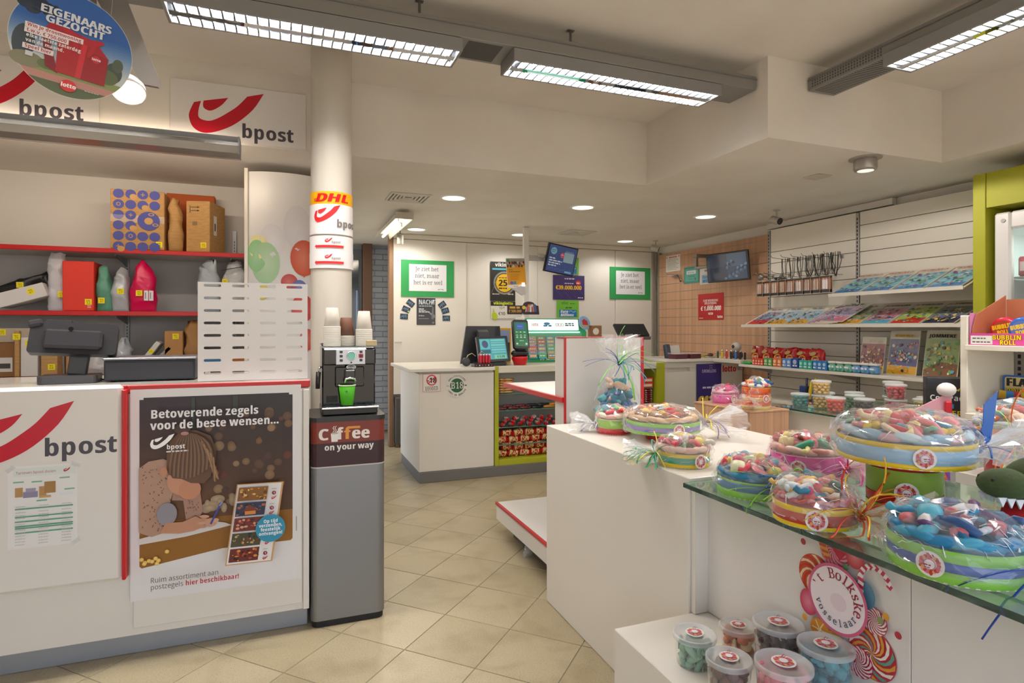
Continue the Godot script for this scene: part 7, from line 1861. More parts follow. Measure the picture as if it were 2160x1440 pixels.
func build_island() -> void:
	var lam := mat("e4ded5", 0.22)
	var red := mat("c0181e", 0.35)
	var b := thing("display_block", "plain glossy white display block topped with candy cakes", "display block", v3(0, 0, 0))
	part(b, "block", bb(v3(1.16, 0.0, -2.59), v3(1.95, 0.835, -1.52), 0.0025), lam)
	# gondola behind the block: end panel, shelves, base
	var g := thing("gondola", "white gondola end with red-edged shelves behind the display block", "shelf unit", v3(0, 0, 0))
	part(g, "end_panel", bb(v3(1.262, 0.05, -2.715), v3(1.700, 1.248, -2.602), 0.002), mat("d9d5cf", 0.3))
	part(g, "panel_edge", bb(v3(1.257, 0.05, -2.604), v3(1.268, 1.249, -2.598)), red)
	part(g, "panel_edge", bb(v3(1.690, 0.05, -2.716), v3(1.706, 1.251, -2.598)), red)
	part(g, "panel_edge", bb(v3(1.257, 1.2485, -2.70), v3(1.689, 1.2515, -2.598)), red)
	var s1 := part(g, "shelf", bb(v3(1.262, 0.936, -3.44), v3(1.66, 0.958, -2.717), 0.002), mat("e4e0da", 0.3))
	part(s1, "red_edge", bb(v3(1.248, 0.934, -3.44), v3(1.261, 0.960, -2.605), 0.002), red)
	part(g, "core", bb(v3(1.662, 0.0, -3.44), v3(1.70, 0.958, -2.717)), mat("d9d5cf", 0.4))
	var bs := part(g, "base", bb(v3(1.232, 0.10, -3.52), v3(1.66, 0.205, -2.602), 0.002), mat("e4e0da", 0.3))
	part(bs, "red_edge", bb(v3(1.226, 0.190, -3.524), v3(1.240, 0.209, -2.602), 0.002), red)
	part(g, "foot", bb(v3(1.32, 0.0, -3.45), v3(1.65, 0.10, -2.66)), mat("6a6660", 0.6))
	var pb := thing("plastic_scrap", "scrap of clear crumpled plastic under the low gondola base", "plastic scrap", v3(1.30, 0.0, -3.14), 0.4)
	part(pb, "film", mailer(0.09, 0.045, 0.06, 91, 0.7, 0.016), glass("ffffff", 0.25, 0.1))
	# near display: recessed back panel, step, glass top
	var n := thing("sweets_display", "white sweets display with a recessed panel, a low step and green glass top", "display unit", v3(0, 0, 0))
	part(n, "back_panel", bb(v3(1.217, 0.424, -1.518), v3(1.235, 0.800, -0.865), 0.001), mat("e6e1da", 0.25))
	part(n, "back_panel", bb(v3(1.217, 0.424, -0.863), v3(1.235, 0.800, -0.20), 0.001), mat("e6e1da", 0.25))
	part(n, "step", bb(v3(0.894, 0.0, -1.516), v3(1.90, 0.422, -0.20), 0.0025), lam)
	part(n, "side_strip", bb(v3(1.168, 0.424, -1.5185), v3(1.2165, 0.800, -1.500)), lam)
	part(n, "glass_top", bb(v3(1.132, 0.812, -1.512), v3(1.92, 0.826, -0.20), 0.0015), tinted())
	for q in [[1.25, -1.40], [1.25, -0.9], [1.85, -1.40], [1.85, -0.6]]: part(n, "stud", cyl(0.012, 0.386, 10), mat("c9c6c0", 0.3, 0.6), v3(q[0], 0.424, q[1]))
	# shop sticker on the recessed panel
	var s := thing("shop_sticker", "round pink shop sticker framed by painted lollipops and sweets", "sticker", v3(1.2162, 0.668, -1.025), -PI / 2)
	pr()
	var r := RandomNumberGenerator.new()
	r.seed = 8
	lolly(-0.075, 0.022, 0.052, ["d8502a", "f0d8b8", "c83a2a"]); lolly(0.075, -0.090, 0.058, ["c93a4a", "f2e6d4", "e0a03a", "6aa08a"]); lolly(0.045, -0.125, 0.035, ["c8325a", "f2dcd8"]); lolly(0.085, -0.015, 0.030, ["d0485a", "f6ece6"]); lolly(-0.015, 0.105, 0.042, ["c84a6a", "e89aa8"])
	line(Vector2(-0.065, 0.145), Vector2(-0.035, 0.085), 0.020, "e09a4a"); for k in 5: line(Vector2(-0.071 + k * 0.007, 0.135 - k * 0.013), Vector2(-0.052 + k * 0.007, 0.135 - k * 0.013), 0.006, "c8503a")
	circ(-0.012, 0.128, 0.020, 0.018, "c02a3c"); circ(0.010, 0.128, 0.020, 0.018, "c02a3c"); poly([Vector2(-0.030, 0.122), Vector2(0.028, 0.122), Vector2(0.0, 0.088)], "c02a3c")
	circ(0.040, 0.110, 0.024, 0.026, "c83a44", 0, 18, "e0848a"); circ(-0.088, -0.045, 0.026, 0.032, "c8385a", 0, 18, "e88aa0"); circ(0.062, 0.035, 0.028, 0.032, "5a88a0"); circ(-0.055, -0.098, 0.027, 0.026, "e0923a", 0, 18); for k in 6: line(Vector2(-0.055, -0.098), Vector2(-0.055 + cos(k * 1.05) * 0.022, -0.098 + sin(k * 1.05) * 0.022), 0.003, "f3dca8")
	circ(-0.012, -0.108, 0.03, 0.024, "d8a03a"); circ(0.02, -0.115, 0.024, 0.02, "c02a44")
	for k in 14:
		var a := PI * (0.05 + k * 0.07)
		var p := Vector2(0.085 + cos(a) * 0.034 * (1.0 if k < 10 else 1.0), 0.075 + sin(a) * 0.034)
		line(p, p + Vector2(0.010, -0.006), 0.011, ["c8385a", "f6ece6"][k % 2])
	for k in 9: line(Vector2(0.05 - k * 0.0, 0.07 - k * 0.008), Vector2(0.064, 0.066 - k * 0.008), 0.008, ["c8385a", "f6ece6"][k % 2])
	for q in [[-0.105, 0.125, "b83a2c"], [0.145, -0.015, "b83a44"], [-0.10, 0.10, "b8404a"], [0.118, 0.012, "e0a03a"], [0.105, -0.002, "8a9a5a"], [-0.095, -0.085, "e0a03a"], [0.02, 0.082, "5a8a5a"]]: circ(q[0], q[1], 0.008, 0.008, q[2], 0, 12)
	for k in 40: circ(-0.012 + r.randf_range(-0.05, 0.06), -0.112 + r.randf_range(-0.02, 0.02), 0.002, 0.002, "f6ecdc", 0, 5)
	circ(0, 0, 0.080, 0.080, "cf5f84", 0, 44); circ(0, 0, 0.073, 0.073, "f0e4e6", 0, 44); circ(0.005, -0.005, 0.022, 0.02, "e6d4da", 0, 12)
	arc_text("'t Bolkske", 0.046, 0.0, 2.85, -0.20, 0.031, "9a2038", "serif")
	var w := "vosselaar"
	for k in 9:
		var a := lerpf(3.55, 5.75, k / 8.0)
		text(w[k], cos(a) * 0.060, sin(a) * 0.060, 0.021, "3f4a66", "serif", 0, 1.0, 0, 0.01, a + PI / 2)
	part(s, "print", pend(), vmat(0.35))

func arc_text(w: String, rad: float, y: float, a0: float, a1: float, h: float, c, f: String) -> void:
	for k in w.length():
		var a := lerpf(a0, a1, k / float(w.length() - 1))
		if w[k] != " ": text(w[k], cos(a) * rad, y + sin(a) * rad, h, c, f, 0, 1.0, 0, 0.012, a - PI / 2)
func lolly(x: float, y: float, rad: float, cs: Array) -> void:
	circ(x, y, rad, rad, cs[0], 0, 28)
	var n := 14
	for k in n:
		var pts := []
		var back := []
		for i in 6:
			var t := i / 5.0
			var a := TAU * k / n + t * 1.6
			pts.append(Vector2(x + cos(a) * rad * 0.97 * t, y + sin(a) * rad * 0.97 * t))
			back.append(Vector2(x + cos(a + TAU / n * 0.55) * rad * 0.97 * t, y + sin(a + TAU / n * 0.55) * rad * 0.97 * t))
		back.reverse()
		back.pop_back()
		poly(pts + back, cs[1 + k % (cs.size() - 1)])

# ---------- sweets ----------
func candy_mesh(k: int) -> ArrayMesh:
	var key := "candy%d" % k
	if cache.has(key): return cache[key]
	var st := sb(true)
	match k:
		0: blob(st, Vector3.ZERO, v3(0.014, 0.009, 0.011), 8, 6)
		1:   # ring
			for i in 12:
				var a := TAU * i / 12
				var b := TAU * (i + 1) / 12
				for j in 6:
					var p := TAU * j / 6
					var q := TAU * (j + 1) / 6
					var f := func(u: float, v: float) -> Vector3: return v3(cos(u) * (0.011 + cos(v) * 0.005), sin(v) * 0.005, sin(u) * (0.011 + cos(v) * 0.005))
					var m: Vector3 = f.call((a + b) / 2, (p + q) / 2)
					quad(st, f.call(a, p), f.call(b, p), f.call(b, q), f.call(a, q), m - v3(cos((a + b) / 2) * 0.011, 0, sin((a + b) / 2) * 0.011))
		2: blob(st, Vector3.ZERO, v3(0.024, 0.007, 0.009), 8, 6, 0.7)      # sour belt piece
		3:   # banana
			tube(st, [v3(-0.02, 0, 0), v3(-0.010, 0.004, 0.003), v3(0, 0.006, 0.004), v3(0.010, 0.004, 0.003), v3(0.02, 0, 0)], 0.0065, 7)
		4:   # bottle
			lathe(st, [Vector2(0, -0.018), Vector2(0.008, -0.018), Vector2(0.009, -0.002), Vector2(0.004, 0.008), Vector2(0.004, 0.016), Vector2(0, 0.016)], 8, Transform3D(Basis(Vector3.BACK, PI / 2), Vector3.ZERO))
		5: blob(st, Vector3.ZERO, v3(0.013, 0.013, 0.013), 9, 7, 0.6)      # cube-like marshmallow
		6:   # twisted rope
			var pts := []
			for i in 9: pts.append(v3(-0.028 + i * 0.007, 0.003 * sin(i * 1.6), 0.003 * cos(i * 1.6)))
			tube(st, pts, 0.005, 6)
		7:   # heart
			blob(st, v3(-0.006, 0, 0.004), v3(0.009, 0.006, 0.010), 8, 5)
			blob(st, v3(0.006, 0, 0.004), v3(0.009, 0.006, 0.010), 8, 5)
			blob(st, v3(0, 0, -0.007), v3(0.006, 0.005, 0.010), 7, 5)
		8: blob(st, Vector3.ZERO, v3(0.032, 0.011, 0.015), 10, 6, 0.85)    # sugared fat slice
	cache[key] = fin(st)
	return cache[key]
func gummy(c, rough := 0.4) -> StandardMaterial3D:
	var k := "gum" + str(c)
	if not mats.has(k):
		var m := StandardMaterial3D.new()
		m.albedo_color = Color(c); m.roughness = rough; m.metallic_specular = 0.4
		mats[k] = m
	return mats[k]

func logo_disc(parent: Node3D, at: Vector3, rot: Vector3, s := 0.022) -> void:
	if not cache.has("logo"):
		pr()
		circ(0, 0, 1.0, 1.0, "efe9e6", 0, 28)
		for k in 18: circ(cos(k * TAU / 18) * 0.62, sin(k * TAU / 18) * 0.62, 0.14 + 0.06 * (k % 3), 0.14, ["c8324a", "d8707a", "b8402c", "e0a06a"][k % 4], k, 8)
		circ(0, 0, 0.42, 0.42, "d8708a", 0, 20); circ(0, 0, 0.36, 0.36, "f3eaec", 0, 20); Pz += 0.01
		squiggle(-0.25, 0.02, 0.5, 0.10, "a83a50", 2); squiggle(-0.2, -0.16, 0.4, 0.07, "5a5a72", 3)
		var m := pend()
		var arr := m.surface_get_arrays(0)
		cache["logo"] = m
	part(parent, "logo_sticker", cache["logo"], vmat(0.35), at, rot, Vector3(s, s, 1.0))

func cello(rings: Array, sd: int, x: Transform3D, floor_y := -1e9, n := 44) -> ArrayMesh:   # film round an axis (local z): rings of [place, half width, up, down, pleat]
	var nz := FastNoiseLite.new()
	nz.seed = sd; nz.frequency = 7.0; nz.fractal_octaves = 3; nz.fractal_gain = 0.55
	rings = finer(rings)
	var st := sb(false)
	var f := func(i: int, j: int) -> Vector3:
		var r: Array = rings[j]
		var a := TAU * i / n
		var u := cos(a)
		var v := sin(a)
		var pl: float = r[4]
		var w := 1.0 + pl * (sin(a * 11.0 + nz.get_noise_2d(a * 4.0, r[0] * 9.0) * 5.0) * 0.55 + nz.get_noise_2d(i * 1.7, j * 1.1) * 0.8)
		var p := v3(u * r[1] * w, v * (r[2] if v > 0 else r[3]) * w, r[0])
		p += v3(nz.get_noise_3d(p.x * 30, p.y * 30, p.z * 30), nz.get_noise_3d(p.x * 30 + 40, p.y * 30, p.z * 30), nz.get_noise_3d(p.x * 30, p.y * 30 + 40, p.z * 30)) * 0.0055
		p += v3(nz.get_noise_3d(p.x * 3, p.y * 3, p.z * 3), nz.get_noise_3d(p.x * 3 + 9, p.y * 3, p.z * 3), nz.get_noise_3d(p.x * 3, p.y * 3 + 9, p.z * 3)) * 0.016
		p = x * p
		p.y = maxf(p.y, floor_y)
		return p
	for j in rings.size() - 1:
		for i in n:
			var a: Vector3 = f.call(i, j); var b: Vector3 = f.call((i + 1) % n, j); var c: Vector3 = f.call((i + 1) % n, j + 1); var d: Vector3 = f.call(i, j + 1)
			quad(st, a, b, c, d, (a + b + c + d) / 4.0 - x * v3(0, 0, (rings[j][0] + rings[j + 1][0]) / 2))
	return fin(st)
func fold_glints(rings: Array, sd: int, x: Transform3D, n: int, floor_y: float) -> ArrayMesh:   # creases of the film; their white stands in for highlight streaks
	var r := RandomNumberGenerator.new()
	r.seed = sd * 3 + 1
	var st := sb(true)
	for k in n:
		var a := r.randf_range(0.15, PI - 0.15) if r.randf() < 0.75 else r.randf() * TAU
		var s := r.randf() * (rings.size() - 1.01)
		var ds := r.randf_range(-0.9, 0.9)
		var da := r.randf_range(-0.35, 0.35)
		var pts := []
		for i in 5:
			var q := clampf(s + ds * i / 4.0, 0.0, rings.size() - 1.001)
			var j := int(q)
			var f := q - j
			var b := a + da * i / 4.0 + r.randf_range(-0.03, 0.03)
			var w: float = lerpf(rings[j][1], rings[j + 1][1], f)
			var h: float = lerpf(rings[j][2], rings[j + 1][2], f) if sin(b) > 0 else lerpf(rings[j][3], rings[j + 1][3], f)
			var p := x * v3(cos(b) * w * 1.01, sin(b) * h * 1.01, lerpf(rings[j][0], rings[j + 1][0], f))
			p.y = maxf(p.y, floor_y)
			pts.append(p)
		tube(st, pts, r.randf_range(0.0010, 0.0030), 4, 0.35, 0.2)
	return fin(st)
func finer(a: Array) -> Array:
	var o := []
	for i in a.size() - 1:
		o.append(a[i])
		var m := []
		for k in 5: m.append((a[i][k] + a[i + 1][k]) / 2.0 * (1.03 if k in [1, 2] else 1.0))
		o.append(m)
	o.append(a[-1])
	return o
func ribbons(parent: Node3D, at: Vector3, dir: Vector3, cols: Array, n: int, reach: float, sd: int, floor_y := -0.2) -> void:
	var r := RandomNumberGenerator.new()
	r.seed = sd
	for c in cols:
		var st := sb(true)
		for k in n:
			var p := at
			var v := (dir + v3(r.randf_range(-1, 1), r.randf_range(-0.2, 0.9), r.randf_range(-1, 1))).normalized()
			var curl := v3(r.randf_range(-1, 1), r.randf_range(-1.2, 0.2), r.randf_range(-1, 1))
			var pts := []
			for i in 9:
				pts.append(p)
				p += v * reach / 8.0
				p.y = maxf(p.y, floor_y + 0.004)
				v = (v + curl * 0.22 + v3(0, -0.10, 0)).normalized()
			tube(st, pts, 0.0024, 5, 0.35)
		part(parent, "ribbon", fin(st), mat(c, 0.3))
	part(parent, "knot", bm(v3(0.008, 0.008, 0.008)), mat(cols[0], 0.4), at)

func cake(label: String, at: Vector3, R: float, bands: Array, rim: Array, pal: Array, dir: float, ribbon: Array, sd: int, o := {}) -> Node3D:
	# a round tray of sweets: coloured bands, candies round the rim and piled inside, film tied at one side with a flaring tail
	var t := thing("candy_cake", label, "candy cake", at, 0.0, "wrapped candy cakes")
	var r := RandomNumberGenerator.new()
	r.seed = sd
	var y := 0.0
	var sx: float = o.get("sx", 1.0)
	if o.has("pot"):
		for b in o.pot:
			part(t, "pot_band", lm([Vector2(o.pr * 0.98, y), Vector2(o.pr, y + 0.001), Vector2(o.pr * 1.01, y + b[0])], 40), mat(b[1], 0.3))
			y += b[0]
		part(t, "pot_lid", lm([Vector2(o.pr * 1.01, 0), Vector2(0, 0.001)], 40), mat(o.pot[-1][1], 0.4), v3(0, y, 0))
		y += 0.001
	var y0 := y
	part(t, "tray_base", lm([Vector2(0, 0), Vector2(R, 0), Vector2(R, 0.002), Vector2(0, 0.004)], 44, true, sx, 1.0), mat("e4dfd6", 0.5), v3(0, y, 0))
	for b in bands:
		part(t, "band", lm([Vector2(R * 0.995, y), Vector2(R * 1.0, y + 0.0005), Vector2(R * 1.004, y + b[0] - 0.0005), Vector2(R * 0.995, y + b[0])], 48, true, sx, 1.0), mat(b[1], 0.3))
		y += b[0]
	part(t, "filling", lm([Vector2(0, 0.014), Vector2(R * 0.7, 0.008), Vector2(R * 0.97, -0.004)], 32, true, sx, 1.0), mat(rim[1] if rim.size() > 1 else "d8c8b8", 0.8), v3(0, y - 0.004, 0))
	# rim of sweets
	var nr := int(TAU * R / 0.040)
	for k in nr:
		var a := TAU * k / nr
		var c = rim[k % rim.size()]
		part(t, "rim_candy", candy_mesh(o.get("rimtype", 8)), gummy(c), v3(cos(a) * R * 0.86 * sx, y + 0.010 + 0.004 * (k % 2), sin(a) * R * 0.86), v3(r.randf_range(-0.3, 0.3), -a + PI / 2, r.randf_range(-0.2, 0.2)))
	var n: int = o.get("n", 46)
	for k in n:
		var q := sqrt(r.randf()) * 0.74
		var a := r.randf() * TAU
		var h: float = y + 0.014 + (1.0 - q) * o.get("dome", 0.022) + r.randf() * 0.012
		part(t, "candy", candy_mesh(k % 9 if k % 9 != 8 else 5), gummy(pal[r.randi() % pal.size()]), v3(cos(a) * R * q * sx, h, sin(a) * R * q), v3(r.randf_range(-0.6, 0.6), r.randf() * TAU, r.randf_range(-0.6, 0.6)), Vector3.ONE * r.randf_range(1.05, 1.75))
	# logo stickers on the band
	var la: float = o.get("logo", 0.9)
	var mid := (y0 + y) / 2
	logo_disc(t, v3(cos(la) * (R * sx + 0.003), mid, sin(la) * (R + 0.003)), v3(0, PI / 2 - la, 0), minf(0.024, (y - y0) * 0.5))
	if o.has("pot"): logo_disc(t, v3(cos(la + 0.2) * (o.pr * 1.01 + 0.003), y0 * 0.5, sin(la + 0.2) * (o.pr * 1.01 + 0.003)), v3(0, PI / 2 - la - 0.2, 0), minf(0.026, y0 * 0.34))
	# film
	var top: float = y + 0.024 + o.get("dome", 0.022) + 0.010
	var cy := y0 + 0.028
	var up := top - cy
	var dn := cy - y0 + 0.004
	var e := R * 1.06
	var nk: float = R * o.get("neck", 1.12)
	var tl: float = o.get("tail", 0.10)
	var ny: float = o.get("neck_y", 0.035)
	var rings := [[-e * 1.02, 0.002, 0.002, 0.002, 0.0], [-e * 1.0, e * 0.30, up * 0.6, dn * 0.8, 0.02], [-e * 0.80, e * 0.66, up * 0.9, dn, 0.02], [-e * 0.45, e * 0.93, up * 1.0, dn, 0.015], [0.0, e * 1.02, up * 1.04, dn, 0.015], [e * 0.45, e * 0.93, up * 1.0, dn, 0.03], [e * 0.8, e * 0.64, up * 0.85, dn, 0.06], [e * 1.02, e * 0.30, up * 0.5, dn * 0.8, 0.14], [nk * 0.96, 0.022, 0.020, 0.020, 0.2], [nk, 0.011, 0.011, 0.011, 0.2], [nk + 0.014, 0.022, 0.020, 0.018, 0.25], [nk + tl * 0.5, tl * 0.42, tl * 0.34, tl * 0.26, 0.30], [nk + tl, tl * 0.62, tl * 0.50, tl * 0.34, 0.34]]
	var bs := Basis(Vector3.UP, PI / 2 - dir)
	if sx != 1.0: bs = bs * Basis.from_scale(Vector3(1.0, 1, sx))
	part(t, "film", cello(rings.slice(0, 10), sd, Transform3D(bs, v3(0, cy, 0)), y0 - 0.002 if not o.has("over") else o.over), glass(o.get("film", "ffffff"), o.get("fa", 0.05) + 0.06, 0.05))
	part(t, "film_fold_glint", fold_glints(rings.slice(1, 9), sd, Transform3D(bs, v3(0, cy, 0)), 84, y0), glass("ffffff", 0.85, 0.12))  # near-opaque white slivers paint glints along the film creases
	part(t, "film_fold_glint", fold_glints(rings.slice(9), sd + 5, Transform3D(bs, v3(0, cy, 0)), 46, -1.0 if o.has("over") else 0.838 - at.y), glass("ffffff", 0.5, 0.12))
	part(t, "film_tail", cello(rings.slice(9), sd, Transform3D(bs, v3(0, cy, 0)), -1e9 if o.has("over") else 0.84 - at.y, 36), glass(o.get("film", "ffffff"), 0.24, 0.08))
	var kp := v3(cos(dir) * nk * sx, cy, sin(dir) * nk)
	ribbons(t, kp, v3(cos(dir) * 0.4, 0.2, sin(dir) * 0.4), ribbon, o.get("rn", 13), o.get("rr", 0.14), sd, -at.y + 0.836 if not o.has("over") else o.over)
	return t

func tub_into(t: Node3D, c1, c2, rad: float, h: float, sd: int, parts := false) -> void:   # clear tub with lid, sticker and sweets
	part(t, "tub", lm([Vector2(0, 0), Vector2(rad * 0.80, 0.0), Vector2(rad * 0.82, 0.004), Vector2(rad * 0.95, h - 0.010)], 36), glass("f6f6f6", 0.10, 0.06))
	part(t, "lid", lm([Vector2(rad * 0.95, h - 0.014), Vector2(rad, h - 0.012), Vector2(rad, h - 0.002), Vector2(rad * 0.94, h), Vector2(rad * 0.90, h - 0.004), Vector2(0, h - 0.004)], 36), milky())
	var r := RandomNumberGenerator.new()
	r.seed = sd
	var st := sb(true)
	var done := 0
	var layers := int((h - 0.016) / 0.017)
	for l in layers:
		var y := 0.012 + l * 0.017
		var rr := rad * (0.80 + 0.13 * y / h) - 0.014
		var m := maxi(3, int(TAU * rr / 0.027))
		for k in m + 3:
			var a := TAU * k / m + l * 0.5 + r.randf_range(-0.15, 0.15)
			var q := rr if k < m else rr * 0.4
			var p := v3(cos(a) * q, y + r.randf_range(-0.002, 0.002), sin(a) * q)
			if parts:
				part(t, "candy", candy_mesh([0, 5, 1, 2, 0, 4][(sd + k) % 6] if sd % 2 else [0, 5, 7][k % 3]), gummy([c1, c2, c1, Color(c1).darkened(0.15)][r.randi() % 4]), p, v3(r.randf() * 3, r.randf() * 6, r.randf() * 3))
			else:
				blob(st, p, v3(0.014, 0.010, 0.012), 7, 5, 1.0)
			done += 1
	if not parts: part(t, "sweets", fin(st), gummy(c1)).set_meta("kind", "stuff")
func milky() -> StandardMaterial3D:
	if not mats.has("milky"):
		var m := StandardMaterial3D.new()
		m.albedo_color = Color(0.93, 0.93, 0.93, 0.42); m.roughness = 0.3; m.transparency = BaseMaterial3D.TRANSPARENCY_ALPHA
		mats["milky"] = m
	return mats["milky"]

func build_sweets() -> void:
	# tubs on the low step
	for q in [[0.999, -1.285, 0.056, 0.080, "7aa88e", "8fb89e", "clear tub of mint green gummies on the low step", 1], [1.146, -1.290, 0.050, 0.072, "d87a4a", "e8d0a0", "clear tub of orange peach rings on the low step", 2], [1.140, -1.143, 0.060, 0.150, "4a302a", "6a2f34", "tall clear tub of cola-brown gummies on the low step", 3], [0.968, -1.120, 0.053, 0.108, "6a4a3a", "8a7466", "clear tub of chocolate mix on the low step", 4], [1.010, -0.998, 0.060, 0.152, "c8707c", "d88a94", "tall clear tub of pink hearts on the low step", 5], [1.148, -1.012, 0.060, 0.158, "2f7a8c", "3f94a4", "tall clear tub of teal dolphins on the low step", 6]]:
		var t := thing("candy_tub", q[6], "candy tub", v3(q[0], 0.4225, q[1]), 0, "candy tubs")
		tub_into(t, q[4], q[5], q[2], q[3], q[7], true)
		logo_disc(t, v3(0, q[3] + 0.0006, 0.0), Vector3(-PI / 2, 0, 0.4), q[2] * 0.42)
	# tubs on the glass display
	for q in [[3.036, -2.866, 0, "2f8a86", "3aa09a", "teal gummy tub at the pedestal end of the glass display"], [3.10, -2.765, 0, "d8b868", "c98a5a", "lower tub of yellow bears beside the teal tub"], [3.10, -2.765, 1, "e0b85a", "d8a050", "upper tub of yellow bananas stacked on the bears"], [3.06, -2.63, 0, "d8502f", "c8402a", "tub of orange-red gummies next to the yellow stack"], [3.24, -2.86, 0, "8aa090", "a8b8a8", "tub of pale mint sweets behind the yellow stack"], [3.28, -2.68, 0, "5a7a5a", "c9c4b8", "tub of green and white sweets behind the orange-red tub"], [3.16, -2.52, 0, "4a3430", "6a5048", "tub of chocolate sweets in the front row"], [3.42, -2.80, 0, "3a7a4a", "d8d4c8", "tub of green sweets at the wall side"], [3.30, -2.43, 0, "b8343a", "a82a30", "lower tub of red gummies in the double stack"], [3.30, -2.43, 1, "c8383a", "b82f34", "upper tub of red gummies in the double stack"], [3.45, -2.56, 0, "c9b89a", "a89878", "lower tub of pale sweets behind the red stack"], [3.45, -2.56, 1, "4a5a4a", "c8a83a", "upper tub of mixed sweets behind the red stack"], [3.46, -2.38, 0, "d8c88a", "e0d8c0", "tub of cream sweets beside the red stack"], [3.58, -2.44, 0, "6a4038", "8a5a50", "tub of brown sweets near the black carton"], [3.50, -2.22, 0, "3a94a8", "4aa8b8", "small tub of sky blue sweets near the black carton"]]:
		var t := thing("candy_tub", q[5], "candy tub", v3(q[0], 0.7985 + q[2] * 0.087, q[1]), 0, "candy tubs")
		tub_into(t, q[3], q[4], 0.056, 0.086, int(q[0] * 100 + q[2]), false)
	var cp := thing("display_carton", "black display carton with white and yellow lettering beside the tubs", "display carton", v3(3.30, 0.7985, -2.145), -PI / 2 + 0.75)
	part(cp, "carton", bx(Vector3(0.20, 0.235, 0.10), 0.003), mat("2a2b2e", 0.45))
	pr()
	text("CoolPack", -0.085, 0.115, 0.040, "e6e6e6", "sansb", -1, 0.95); rect(-0.03, 0.075, 0.05, 0.022, "2f8ad0"); text("ERASER", -0.08, 0.035, 0.038, "f0c81c", "sansb", -1, 1.0); for k in 2: poly([Vector2(0.0 + k * 0.03, 0.17), Vector2(0.02 + k * 0.03, 0.185), Vector2(0.012 + k * 0.03, 0.165)], "e0c83a")
	for k in 5: ring(0.07, 0.20, 0.006 + k * 0.003, 0.0075 + k * 0.003, "4a6a70", 6)
	part(cp, "print", pend(), vmat(0.4), v3(0, 0, 0.0504))
	var pk := thing("pink_bag", "folded pink paper cone with a white plush bobble", "paper cone", v3(3.08, 0.7985, -2.10), -0.9)
	part(pk, "cone", ex([Vector2(-0.17, 0.0), Vector2(0.10, 0.0), Vector2(0.10, 0.155), Vector2(0.06, 0.15)], -0.012, 0.012), mat("e0a4b0", 0.6))
	part(pk, "red_trim", bc(Vector3(0.03, 0.06, 0.03), 0.006), mat("c8202c", 0.6), v3(0.085, 0.10, 0.02))
	part(pk, "bobble", bm(v3(0.042, 0.036, 0.042), 12, 8), mat("e6e0dc", 0.95), v3(0.08, 0.185, 0))
	# candy cakes
	var Yb := 0.8362
	var Yg := 0.8272
	var mix := ["d85a6a", "e8b84a", "e8e0c8", "7ab88a", "d8804a", "e89aa8", "5a9ab0", "c8404a", "f0d890"]
	upright_bag(v3(1.470, Yb, -2.462))
	cake("round red and lime pot of sweets with a white film tuft", v3(1.355, Yb, -2.300), 0.075, [[0.026, "c81a1c"], [0.034, "9ac83a"], [0.006, "d8d8b0"]], ["e0b0a8", "e8d8c8"], mix, -2.6, ["e8e4e0", "8a6ab0"], 101, {"n": 18, "neck": 1.1, "tail": 0.11, "rr": 0.08, "logo": 1.3, "dome": 0.02})
	cake("wide tray with green and purple bands of biscuit-coloured sweets on a red foot", v3(1.474, Yb, -2.105), 0.150, [[0.012, "8ac84a"], [0.020, "8a7ab8"], [0.016, "8ac84a"]], ["d8b088", "c8a078", "e0c09a"], ["e0a04a", "d86a4a", "c83a3a", "e8d0a8", "4aa0a0", "b88a6a", "e8c85a", "8a5a44"], 0.36, ["8a6ab8", "e0c83a"], 102, {"pot": [[0.032, "c8201c"]], "pr": 0.07, "sx": 1.0, "n": 60, "tail": 0.15, "neck": 1.15, "logo": 1.75, "rr": 0.13})
	cake("round tray with yellow and green bands of pink and pastel sweets", v3(1.268, Yb, -1.690), 0.085, [[0.013, "e0c01c"], [0.020, "2f9a80"], [0.013, "e0c01c"]], ["d8b0a0", "e0c4b4"], ["d84a5a", "e0707a", "d8d8b0", "a8c8a0", "e8e0d0", "e0c85a", "c89aa0"], 3.5, ["3ab06a", "e0d03a", "2f9a80"], 103, {"n": 34, "tail": 0.10, "logo": 1.55, "rr": 0.12})
	cake("round tray with blue ruffle and green bands, tied towards the aisle", v3(1.258, Yg, -1.350), 0.102, [[0.020, "8ac84a"], [0.022, "1f6a9a"], [0.006, "8ac84a"]], ["2f7aa0", "3a8ab0", "2a6a90"], ["d84a5a", "e8c85a", "e0e0b8", "e08a94", "c85a7a", "5a9ab8", "f0e8d8"], 1.55, ["8ad03a", "1f4a9a", "a8d85a"], 104, {"n": 44, "tail": 0.13, "logo": 0.5, "rn": 14, "rr": 0.15, "film": "f4fff4", "over": -0.12})
	cake("tall magenta tray with pink film and sugared sweets", v3(1.575, Yg, -1.462), 0.108, [[0.010, "e8a0c0"], [0.060, "cf2f94"], [0.004, "e8a0c0"]], ["d8a8a0", "e0bcb0", "c88a80"], ["c8404a", "3a8a6a", "e8c8a0", "b83a3a", "e8d890", "d87a8a", "8a4a3a"], 1.2, ["e0489a", "e89ac0"], 105, {"n": 48, "tail": 0.13, "logo": 2.6, "film": "ffe0e6", "fa": 0.09, "rr": 0.15, "rn": 11})
	cake("tray with yellow and red bands and pink rope sweets, orange ribbons", v3(1.215, Yg, -1.105), 0.094, [[0.010, "e8c81c"], [0.026, "b8342c"], [0.014, "e8c81c"]], ["c85a6a", "d87a84", "e0a0a4"], ["4a8a7a", "e8d8c8", "c85060", "e0b868", "3a7a94", "e08a8a", "d8e0e0"], 1.28, ["e86a1c", "f0c02a", "d83a1c"], 106, {"n": 46, "tail": 0.15, "rimtype": 6, "logo": 2.35, "rn": 12, "rr": 0.16, "film": "fff0e8"})
